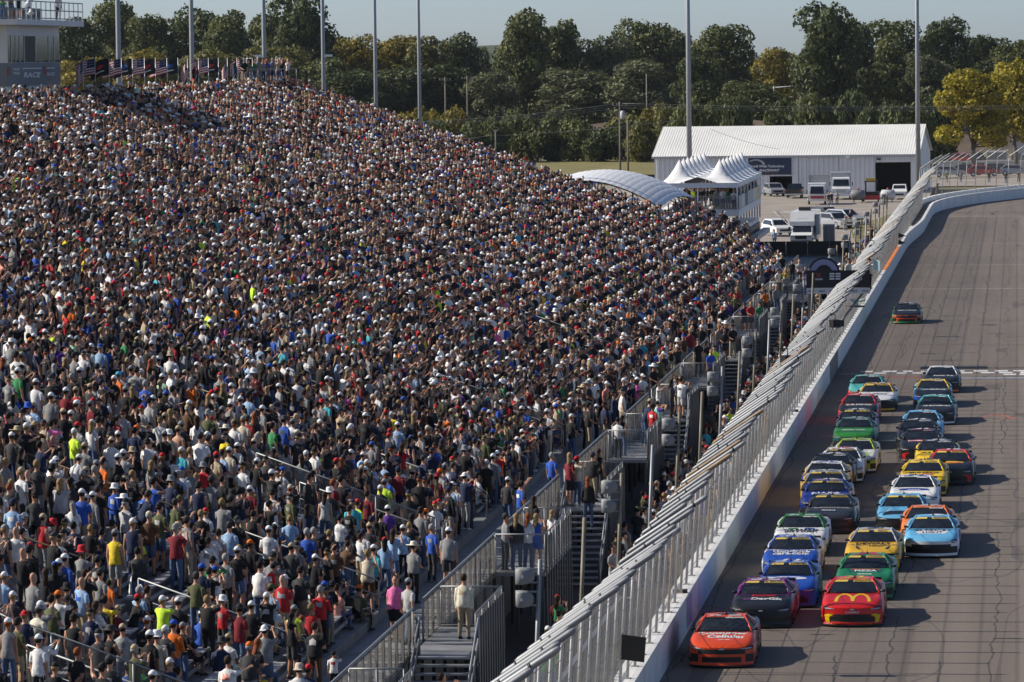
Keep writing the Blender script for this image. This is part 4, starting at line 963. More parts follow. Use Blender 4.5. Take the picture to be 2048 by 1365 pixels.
# people on the hospitality deck, in the lot and along the far rows are added to the crowd too
EXTRA_CROWD = []
def build_crowd():
    kinds = []; rk = random.Random(21)
    stands = [('stand', 0, 'jeans', 'tee', 'm', 'cap'), ('stand', 0, 'shorts', 'tee', 'l', 'cap'), ('hands', 0, 'jeans', 'tee', 'm', 'cap'), ('hands', 0, 'shorts', 'tee', 'l', 'short'), ('twist', 0, 'jeans', 'tee', 'm', 'cap'),
              ('phone', 0, 'jeans', 'tee', 'm', 'capback'), ('phone', 1, 'shorts', 'tee', 's', 'long'), ('brow', 0, 'shorts', 'tee', 'm', 'short'), ('brow', 1, 'jeans', 'tank', 's', 'long'), ('crossed', 0, 'jeans', 'tee', 'l', 'cap'),
              ('holding', 0, 'shorts', 'tee', 'm', 'cap'), ('holding', 1, 'jeans', 'tee', 'm', 'longcap'), ('crossed', 0, 'jeans', 'long', 'm', 'bucket'), ('stand', 1, 'jeans', 'tank', 's', 'long'), ('twist', 1, 'shorts', 'tee', 'm', 'long'),
              ('stand', 0, 'jeans', 'long', 'm', 'cap'), ('both_up', 0, 'shorts', 'tee', 'm', 'cap'), ('hands', 0, 'jeans', 'tee', 'l', 'straw'), ('lean', 0, 'jeans', 'tee', 'm', 'cap'), ('stand', 0, 'jeans', 'tee', 'm', 'short'),
              ('hands', 0, 'jeans', 'tee', 'm', 'bald'), ('pointup', 0, 'jeans', 'tee', 'm', 'cap'), ('twist', 0, 'jeans', 'tee', 'l', 'phones')]
    sits = [('sit', 0, 'jeans', 'tee', 'm', 'cap'), ('sit', 1, 'jeans', 'tee', 'm', 'long'), ('sit2', 0, 'shorts', 'tee', 'l', 'cap'), ('sit2', 0, 'jeans', 'long', 'm', 'short')]
    col = bpy.data.collections.new('crowd_kinds')
    for n, (po, fe, lg, tp, sz, hd) in enumerate(stands+sits):
        me, out, Hm = body(po, fe, lg, tp, sz); b = MB(); b.v = list(out.v); b.f = list(out.f); b.m = list(out.m); b.sm = list(out.sm); headgear(b, hd, Hm)
        o = bpy.data.objects.new(f'spectator_{n:02d}', b.mesh('spectator', PM)); col.objects.link(o)
    nS = len(stands); wts = [16, 9, 12, 6, 8, 3, 3, 3, 2, 8, 6, 3, 2, 4, 4, 5, 2, 2, 2, 5, 2, 1.5, 1]
    allp = crowd+EXTRA_CROWD; n = len(allp)
    me = bpy.data.meshes.new('crowd'); me.from_pydata([(p[0], p[1], p[2]) for p in allp], [], [])
    kind, rot, scl = [], [], []; cols = {k: [] for k in ('c_skin', 'c_shirt', 'c_legs', 'c_shoe', 'c_hat', 'c_hair', 'c_print')}
    def jit(c, a=.12):
        f = 1+random.uniform(-a, a); return (min(1, c[0]*f), min(1, c[1]*f), min(1, c[2]*f), 1)
    for p in allp:
        sit = p[3]; kind.append(nS+random.randrange(len(sits)) if sit else random.choices(range(nS), wts)[0])
        rot += [0, 0, face_ang(p[0], p[1], .4)]; scl.append(random.gauss(.985, .05))
        sh = pick(SH); s_ = COL[sh]
        cols['c_shirt'] += jit(s_); cols['c_skin'] += jit(SKINC[pick({0: 34, 1: 26, 2: 22, 3: 9, 4: 6, 5: 3})]); cols['c_legs'] += jit(COL[pick(LG)]); cols['c_shoe'] += jit(COL[random.choice(['black', 'charcoal', 'white', 'grey'])])
        cols['c_hat'] += jit(COL[pick(HC_)]); cols['c_hair'] += jit(HAIRC[pick(dict(brown=45, black=25, blond=18, grey=12, red=4))]); cols['c_print'] += jit(s_ if random.random() < .8 else COL[random.choice(['light_grey', 'grey', 'charcoal'])])
    def at(nm, ty, data, fld):
        a = me.attributes.new(nm, ty, 'POINT'); a.data.foreach_set(fld, data)
    at('kind', 'INT', kind, 'value'); at('rot', 'FLOAT_VECTOR', rot, 'vector'); at('scl', 'FLOAT', scl, 'value')
    for k, v in cols.items(): at(k, 'FLOAT_COLOR', v, 'color')
    o = obj('crowd', me, None, None, None, 'dense mass of standing spectators filling the grandstand beyond the nearest rows', 'crowd', None, 'stuff')
    ng = bpy.data.node_groups.new('crowd', 'GeometryNodeTree'); ng.interface.new_socket('Geometry', in_out='INPUT', socket_type='NodeSocketGeometry'); ng.interface.new_socket('Geometry', in_out='OUTPUT', socket_type='NodeSocketGeometry')
    N, L = ng.nodes.new, ng.links.new
    gi, go, ci, ip = N('NodeGroupInput'), N('NodeGroupOutput'), N('GeometryNodeCollectionInfo'), N('GeometryNodeInstanceOnPoints')
    ci.inputs['Collection'].default_value = col; ci.inputs['Separate Children'].default_value = True; ci.inputs['Reset Children'].default_value = True
    def na(nm, ty):
        q = N('GeometryNodeInputNamedAttribute'); q.data_type = ty; q.inputs['Name'].default_value = nm; return q.outputs['Attribute']
    L(gi.outputs[0], ip.inputs['Points']); L(ci.outputs[0], ip.inputs['Instance']); ip.inputs['Pick Instance'].default_value = True
    L(na('kind', 'INT'), ip.inputs['Instance Index']); L(na('rot', 'FLOAT_VECTOR'), ip.inputs['Rotation']); L(na('scl', 'FLOAT'), ip.inputs['Scale']); L(ip.outputs[0], go.inputs[0])
    md = o.modifiers.new('crowd', 'NODES'); md.node_group = ng
    print('CROWD', n, 'NEAR', near_n, HANDN)
# ================= race cars =================
def paint(c, name=None): 
    nm = 'paint_%02d_%02d_%02d' % tuple(int(q*99) for q in c)
    return mat(nm, c, 0.34, 0.0, 0.03, 4.0, coat=0.12, spec=0.35) and nm
mat('glass_dark', (0.016, 0.02, 0.028), 0.10, 0, 0.5, 3.0, spec=0.6); mat('tyre', (0.016, 0.016, 0.016), 0.85, 0, 0.2); mat('rim', (0.05, 0.05, 0.055), 0.35, 0.7, 0)
mat('grille', (0.008, 0.008, 0.009), 0.5, 0, 0.3, 20); mat('lamp', (0.55, 0.57, 0.6), 0.15, 0.3, 0.3, 8); mat('banner_yellow', (0.72, 0.53, 0.10), 0.4, 0, 0.03); mat('splitter', (0.012, 0.012, 0.012), 0.45, 0, 0.2)
PC = dict(orange_red=(.72, .07, .015), red=(.62, .015, .015), black=(.012, .012, .014), charcoal=(.028, .03, .036), blue=(.015, .08, .44), royal=(.01, .03, .26), white=(.78, .78, .78), green=(.012, .20, .075), mid_green=(.03, .22, .03), lime=(.45, .60, .02),
          yellow=(.80, .52, .01), gold=(.74, .42, .02), sky=(.13, .42, .68), orange=(.80, .19, .02), teal=(.10, .46, .42), purple=(.17, .02, .18), silver=(.42, .43, .45), navy=(.012, .022, .08), dark_teal=(.02, .13, .10))
ZY = [0, .12, .3, .7, 1.2, 1.55, 2.2, 3.2, 3.9, 4.5, 4.85, 4.92]; ZT = [.60, .665, .72, .795, .86, .905, .935, .945, .965, .985, .985, .93]
WY = [0, .3, .8, 1.6, 2.5, 3.6, 4.4, 4.9]; WW = [.92, .965, 1.0, .985, .97, 1.0, .985, .94]
def c_zt(y): return float(np.interp(y, ZY, ZT))
def c_w(y): return float(np.interp(y, WY, WW))
def c_fall(yb): return max(0.0, 1-yb/1.25)**1.4
SEC = [(0, 0), (.30, -.002), (.56, -.012), (.74, -.02), (.86, -.03), (.955, -.12), (.99, None), (1.0, None), (.985, None), (.95, None)]
SZ = [None]*6+[.56, .42, .27, .11]
def c_sec(yb):
    zt, w = c_zt(yb), c_w(yb); arch = .035*math.exp(-((yb-.95)/.45)**2)+.04*math.exp(-((yb-3.75)/.5)**2); pts = []
    for (u, dz), z in zip(SEC, SZ):
        x = u*w; zz = (zt+dz+(arch if .7 < u < .97 else 0)) if z is None else min(z, zt-.06-.03*(u > .98))
        pts.append(Vector((x, yb+.36*(abs(u))**2.6*c_fall(yb), zz)))
    return pts
def hood_z(x, y):
    yb = y-.36*(min(1, abs(x)/c_w(y)))**2.6*c_fall(y); w = c_w(yb); arch = .035*math.exp(-((yb-.95)/.45)**2)
    us = [s[0] for s in SEC[:6]]; dz = [s[1] for s in SEC[:6]]; u = min(1, abs(x)/w)
    return c_zt(max(0, yb))+float(np.interp(u, us, dz))+(arch if .7 < u < .97 else 0)
STN = [0.0, .06, .14, .25, .4, .55, .72, .9, 1.08, 1.28, 1.5, 1.9, 2.3, 2.7, 3.1, 3.4, 3.7, 4.0, 4.35, 4.7, 4.86, 4.92]
def body_mesh(lv):
    """slots: 0 hood, 1 side, 2 nose, 3 low, 4 tail, 5 black"""
    b = MB(); rings = [c_sec(y) for y in STN]; n = len(SEC)
    full = []
    for r in rings: full.append([Vector((-p.x, p.y, p.z)) for p in r[::-1]][:-1]+list(r))
    m = len(full[0]); V = [p for r in full for p in r]; o = 0; b.v += [tuple(p) for p in V]
    for i in range(len(STN)-1):
        for j in range(m-1):
            u = abs(j+.5-(n-1)); y = (STN[i]+STN[i+1])/2
            if u < 4.6: k = 0 if y < 1.5 else 4
            else: k = 1
            if u > 7 and lv.get('skirt'): k = 3
            if y < .75 and u > 5.2 and lv.get('corner'): k = 2
            b.f.append((i*m+j, i*m+j+1, (i+1)*m+j+1, (i+1)*m+j)); b.m.append(k); b.sm.append(True)
    e = (len(STN)-1)*m; b.f.append(tuple(e+j for j in range(m))[::-1]); b.m.append(5); b.sm.append(False)
    xs = np.linspace(-.93, .93, 17); zs = [.09, .17, .25, .33, .41, .49, .55]
    grid = []
    for z in zs+['t']:
        row = []
        for x in xs:
            u = abs(x)/.93; zz = (.60-.03*(u > .9)) if z == 't' else z
            row.append((x*.995, .36*u**2.6-.03*(1-abs((zz-.32)/.3))*(1 if u < .9 else .3)+(-.05 if zz < .12 else 0), zz))
        grid.append(row)
    w = len(xs); o = len(b.v); b.v += [p for r in grid for p in r]; gt = lv.get('grille', 'camaro')
    for i in range(len(grid)-1):
        for j in range(w-1):
            xc = abs((xs[j]+xs[j+1])/2); zc = (grid[i][j][2]+grid[i+1][j][2])/2; k = 2
            if gt == 'mustang':
                if .44 < zc < .56 and xc < .66: k = 5
                if .13 < zc < .36 and xc < .62: k = 5
                if .16 < zc < .40 and xc > .74: k = 5
            elif gt == 'camry':
                if .13 < zc < .42 and xc < (.56 if zc > .32 else .70): k = 5
            else:
                if .13 < zc < .48 and xc < .68: k = 5
                if .17 < zc < .42 and xc > .74 and xc < .88: k = 5
            if k == 2 and zc < .2 and lv.get('low'): k = 3
            b.f.append((o+i*w+j, o+i*w+j+1, o+(i+1)*w+j+1, o+(i+1)*w+j)); b.m.append(k); b.sm.append(True)
    return b
WS0 = lambda u: Vector((u*.80, 1.50+.16*u*u, c_zt(1.5)+.004-.012*u*u)); WS1 = lambda u: Vector((u*.585, 2.26+.05*u*u, 1.235-.012*u*u))
def ws(u, v): 
    p = WS0(u).lerp(WS1(u), v); p.z += .05*math.sin(math.pi*v); return p
def strip(b, v0, v1, u0=-1.0, u1=1.0, off=0.0, mi=0, n=8, nv=2):
    o = len(b.v)
    for i in range(nv+1):
        for j in range(n+1):
            p = ws(u0+(u1-u0)*j/n, v0+(v1-v0)*i/nv)+Vector((0, -off, off*1.2)); b.v.append(tuple(p))
    for i in range(nv):
        for j in range(n): b.f.append((o+i*(n+1)+j, o+i*(n+1)+j+1, o+(i+1)*(n+1)+j+1, o+(i+1)*(n+1)+j)); b.m.append(mi); b.sm.append(True)
ROOF = [(2.24, .60, 1.225), (2.34, .60, 1.25), (2.7, .60, 1.272), (3.05, .585, 1.268), (3.25, .57, 1.245)]
def shared():
    g = {}
    b = MB(); strip(b, .02, .96, -.97, .97, .002); g['windshield'] = b.mesh('windshield', 'glass_dark')
    b = MB(); rg = [[(x*w, y, z-.03*abs(x)**3) for x in np.linspace(-1, 1, 7)] for y, w, z in ROOF]
    for i in range(len(rg)-1): b.add(rg[i]+rg[i+1], [(j, j+1, 8+j, 7+j) for j in range(6)], 0, True)
    for s in (-1, 1):   # pillars
        b.tube([Vector((s*.83, 1.56, c_zt(1.5)-.02)), Vector((s*.71, 1.95, 1.06)), Vector((s*.60, 2.28, 1.222))], .032, 5); b.tube([Vector((s*.59, 2.26, 1.21)), Vector((s*.60, 2.75, 1.245)), Vector((s*.575, 3.2, 1.22))], .03, 5)
        b.add([(s*.58, 3.1, 1.24), (s*.57, 3.28, 1.235), (s*.72, 4.15, .99), (s*.88, 3.95, .93), (s*.87, 3.55, .93)], [(0, 1, 2, 3, 4) if s < 0 else (4, 3, 2, 1, 0)])
        b.tube([Vector((s*.60, 2.72, 1.23)), Vector((s*.86, 2.78, .92))], .028, 5)
    g['roof'] = b
    b = MB(); b.add([(-.56, 3.27, 1.23), (.56, 3.27, 1.23), (.70, 4.1, .985), (-.70, 4.1, .985)], [(0, 1, 2, 3)]); g['rear_window'] = b.mesh('rear_window', 'glass_dark')
    for nm, s in (('L', -1), ('R', 1)):
        b = MB(); b.add([(s*.60, 2.3, 1.21), (s*.585, 3.1, 1.23), (s*.87, 3.55, .93), (s*.84, 1.62, .88)], [(0, 1, 2, 3) if s > 0 else (3, 2, 1, 0)]); g['side'+nm] = b.mesh('side_window', 'black')
        b = MB(); b.tube([(s*.84, 1.75, .93), (s*1.0, 1.72, .96)], [.03, .05], 6); g['mirror'+nm] = b.mesh('mirror', 'black')
        b = MB(); p = [(s*x, .36*(x/.93)**2.6-.018+dy, z) for x, z, dy in ((.50, .545, 0), (.80, .52, 0), (.92, .56, .02), (.90, .645, .07), (.72, .625, .02))]; b.add(p, [(0, 1, 2, 3, 4) if s > 0 else (4, 3, 2, 1, 0)], 0)
        p = [(s*x, .36*(x/.93)**2.6-.026, z) for x, z in ((.54, .560), (.80, .550), (.89, .595), (.60, .582))]; b.add(p, [(0, 1, 2, 3) if s > 0 else (3, 2, 1, 0)], 1); g['head'+nm] = b.mesh('headlight', ['black_gloss', 'lamp'])
    b = MB(); pts = [(x, .36*(abs(x)/.97)**2.6-.12) for x in np.linspace(-.97, .97, 13)]+[(.97, .5), (-.97, .5)]; b.prism(pts, .05, .085, ax='z'); g['splitter'] = b.mesh('splitter', 'splitter')
    b = MB(); b.box(-.82, .82, 4.80, 4.83, .93, 1.03); b.box(-.6, -.57, 4.7, 4.8, .93, 1.0); b.box(.57, .6, 4.7, 4.8, .93, 1.0); g['spoiler'] = b.mesh('spoiler', 'splitter')
    b = MB(); b.tube([(-.14, 0, 0), (-.10, 0, 0), (.10, 0, 0), (.14, 0, 0)], [.30, .345, .345, .30], 16); g['tyre'] = b.mesh('tyre', 'tyre')
    b = MB(); b.tube([(-.145, 0, 0), (.145, 0, 0)], .235, 12)
    for k in range(5): a = k*2*math.pi/5; b.tube([(.15, .05*math.cos(a), .05*math.sin(a)), (.15, .22*math.cos(a), .22*math.sin(a))], .03, 4)
    g['rim'] = b.mesh('rim', 'rim')
    b = MB(); b.tube([(.0, 2.95, 1.27), (.0, 3.0, 1.42)], .006, 4); b.tube([(.02, 2.6, 1.27), (.02, 2.66, 1.31)], [.04, .03], 6); g['antenna'] = b.mesh('antenna', 'black')
    return g
CG = shared()
def hood_text(b, s, x, y, width, depth, mi, bold=.04, shear=0.0):
    put_text(b, s, 1, lambda u, v: (x+u, y+v, hood_z(x+u, y+v)+.009), mi, bold, shear, width*1.05, depth*1.2)
def hood_poly(b, pts, mi, off=.006):
    """flat paint shape on the hood cut into strips so it follows the curve; pts = [(x,y)] quad"""
    n = 8; a, c, d, e = [Vector((*p, 0)) for p in pts]; o = len(b.v)
    for i in range(n+1):
        p = a.lerp(c, i/n); q = e.lerp(d, i/n)
        for k in range(4): r = p.lerp(q, k/3); b.v.append((r.x, r.y, hood_z(r.x, r.y)+off))
    for i in range(n):
        for k in range(3): b.f.append((o+i*4+k, o+(i+1)*4+k, o+(i+1)*4+k+1, o+i*4+k+1)); b.m.append(mi); b.sm.append(True)
def race_car(pos, lv, label, rot=0.0):
    c = thing('race_car', label, 'race car', pos, rot, 'race cars in the pack')
    hood, side = lv['hood'], lv.get('side', lv['hood']); nose = lv.get('nose', hood); roof = lv.get('roof', hood)
    P_ = lambda k: paint(PC[k])
    body_ = body_mesh(lv).build('body', [P_(hood), P_(side), P_(nose), P_(lv.get('low', side)), P_(lv.get('tail', side)), 'grille'], c)
    b = CG['roof']; r_ = obj('roof', b.mesh('roof', P_(roof)), c)
    if lv.get('num'):
        t = MB(); put_text(t, lv['num'], 1, lambda u, v: (u, 2.78+v, 1.279-.03*abs(u/.6)**3), 0, .03, .15, .62, .5); t.build('roof_number', P_(lv.get('numc', 'white')), r_)
    for x0, x1 in ((-.45, -.12), (.1, .46)):
        t = MB(); t.quad((x0, 2.37, 1.263), (x1, 2.37, 1.263), (x1, 2.5, 1.27), (x0, 2.5, 1.27)); t.build('roof_decal', P_(lv.get('patch', 'white')), r_)
    w_ = obj('windshield', CG['windshield'], c)
    bn = MB()
    if lv.get('yel', True):
        strip(bn, .77, 1.0, -.98, -.30, .006, 0, 4, 1); strip(bn, .77, 1.0, -.02, .98, .006, 0, 5, 1); strip(bn, .77, 1.0, -.30, -.02, .006, 1, 2, 1)
        bo = bn.build('windshield_banner', ['banner_yellow', 'black'], w_); tm = 'letter_black'
    else:
        strip(bn, .83, 1.0, -.98, .98, .006, 0, 8, 1); bo = bn.build('windshield_banner', 'black', w_); tm = 'letter_white'
    if lv.get('name'):
        t = MB(); put_text(t, lv['name'], 1, lambda u, v: tuple(ws(.48+u/.62, .885+v/.86)+Vector((0, -.014, .017))), 0, .035, 0, min(.085*len(lv['name']), .54), .125); t.build('lettering', tm, bo)
    obj('rear_window', CG['rear_window'], c)
    for q in 'LR':
        obj('side_window', CG['side'+q], c); obj('mirror', CG['mirror'+q], c); obj('headlight', CG['head'+q], c)
    obj('splitter', CG['splitter'], c); sp = obj('spoiler', CG['spoiler'], c); obj('antenna', CG['antenna'], r_)
    for x in (-.83, .83):
        for y in (.98, 3.78):
            w = obj('wheel', CG['tyre'], c, (x, y, .345)); obj('rim', CG['rim'], w)
            if x < 0: w.rotation_euler = (0, 0, math.pi)
    for (s, x, y, wd, dp, col, *ex) in lv.get('text', []):
        t = MB(); hood_text(t, s, x, y, wd, dp, 0, *(ex or ())); t.build('hood_lettering', P_(col), body_)
    for (pts, col) in lv.get('shape', []):
        t = MB(); hood_poly(t, pts, 0); t.build('hood_graphic', P_(col), body_)
    for fn in lv.get('extra', []): fn(c, body_)
    t = MB()      # small emblem on the nose
    t.add([(-.08, -.035, .54), (.08, -.035, .54), (.05, -.025, .585), (-.05, -.025, .585)], [(0, 1, 2, 3)]); t.build('nose_emblem', P_(lv.get('emb', 'silver')), body_)
    for s in (-1, 1):
        if lv.get('num'):
            t = MB(); put_text(t, lv['num'], 1, lambda u, v: (s*1.004, 2.75-s*u*-1 if s > 0 else 2.75-u, .52+v), 0, .03, .1, .9, .42); t.build('door_number', P_(lv.get('numc', 'white')), body_)
    return c
def arches(c, body_):
    t = MB()
    for cx in (-.26, .26):
        pts = [(cx+.26*math.cos(a), .50+.86*math.sin(a)) for a in np.linspace(0, math.pi, 13)]
        for (x0, y0), (x1, y1) in zip(pts[:-1], pts[1:]):
            w = .055; q = []
            for (x, y, k) in ((x0, y0, 1), (x1, y1, 1), (x1, y1, -1), (x0, y0, -1)):
                dx = (x-cx); xx = cx+dx*(1+k*.2); yy = .50+(y-.50)*(1+k*.09); q.append((xx, yy, hood_z(xx, yy)+.008))
            t.add(q, [(0, 1, 2, 3)])
    t.build('hood_graphic', paint(PC['yellow']), body_)
    t = MB(); put_text(t, 'CAMRY', 1, lambda u, v: (u, -.045, .475+v), 0, .03, 0, .46, .06); t.build('nose_lettering', 'letter_white', body_)
    t = MB()
    for s in (-1, 1):
        pts = [(s*.58, .40), (s*.70, .42), (s*.88, .37), (s*.82, .15), (s*.70, .13), (s*.73, .30)]
        t.add([(x, .36*(abs(x)/.93)**2.6-.04, z) for x, z in pts], [tuple(range(6)) if s > 0 else tuple(range(6))[::-1]])
    t.add([(-.62, .02, .10), (.62, .02, .10), (.62, -.05, .135), (-.62, -.05, .135)], [(0, 1, 2, 3)])
    t.build('bumper_stripe', paint(PC['yellow']), body_)
def red_mouth(col):
    def f(c, body_):
        t = MB()
        for s in (-1, 1):
            pts = [(s*.50, .44), (s*.72, .43), (s*.88, .36), (s*.82, .14), (s*.70, .13), (s*.71, .32)]
            t.add([(x, .36*(abs(x)/.93)**2.6-.04, z) for x, z in pts], [tuple(range(6)) if s > 0 else tuple(range(6))[::-1]])
        t.build('bumper_stripe', paint(PC[col]), body_)
    return f
def oval(col, x, y, rx, ry, col2=None):
    def f(c, body_):
        t = MB(); n = 20; P = [(x+rx*math.cos(a), y+ry*math.sin(a)) for a in np.linspace(0, 2*math.pi, n, endpoint=False)]
        Q = [(x+rx*.5*math.cos(a), y+ry*.5*math.sin(a)) for a in np.linspace(0, 2*math.pi, n, endpoint=False)]
        o = len(t.v); t.v += [(a, b_, hood_z(a, b_)+.007) for a, b_ in P+Q]+[(x, y, hood_z(x, y)+.007)]
        for i in range(n):
            t.f.append((i, (i+1) % n, n+(i+1) % n, n+i)); t.m.append(0); t.sm.append(False)
            t.f.append((n+i, n+(i+1) % n, 2*n)); t.m.append(1); t.sm.append(False)
        t.build('hood_graphic', [paint(PC[col]), paint(PC[col2 or col])], body_)
    return f
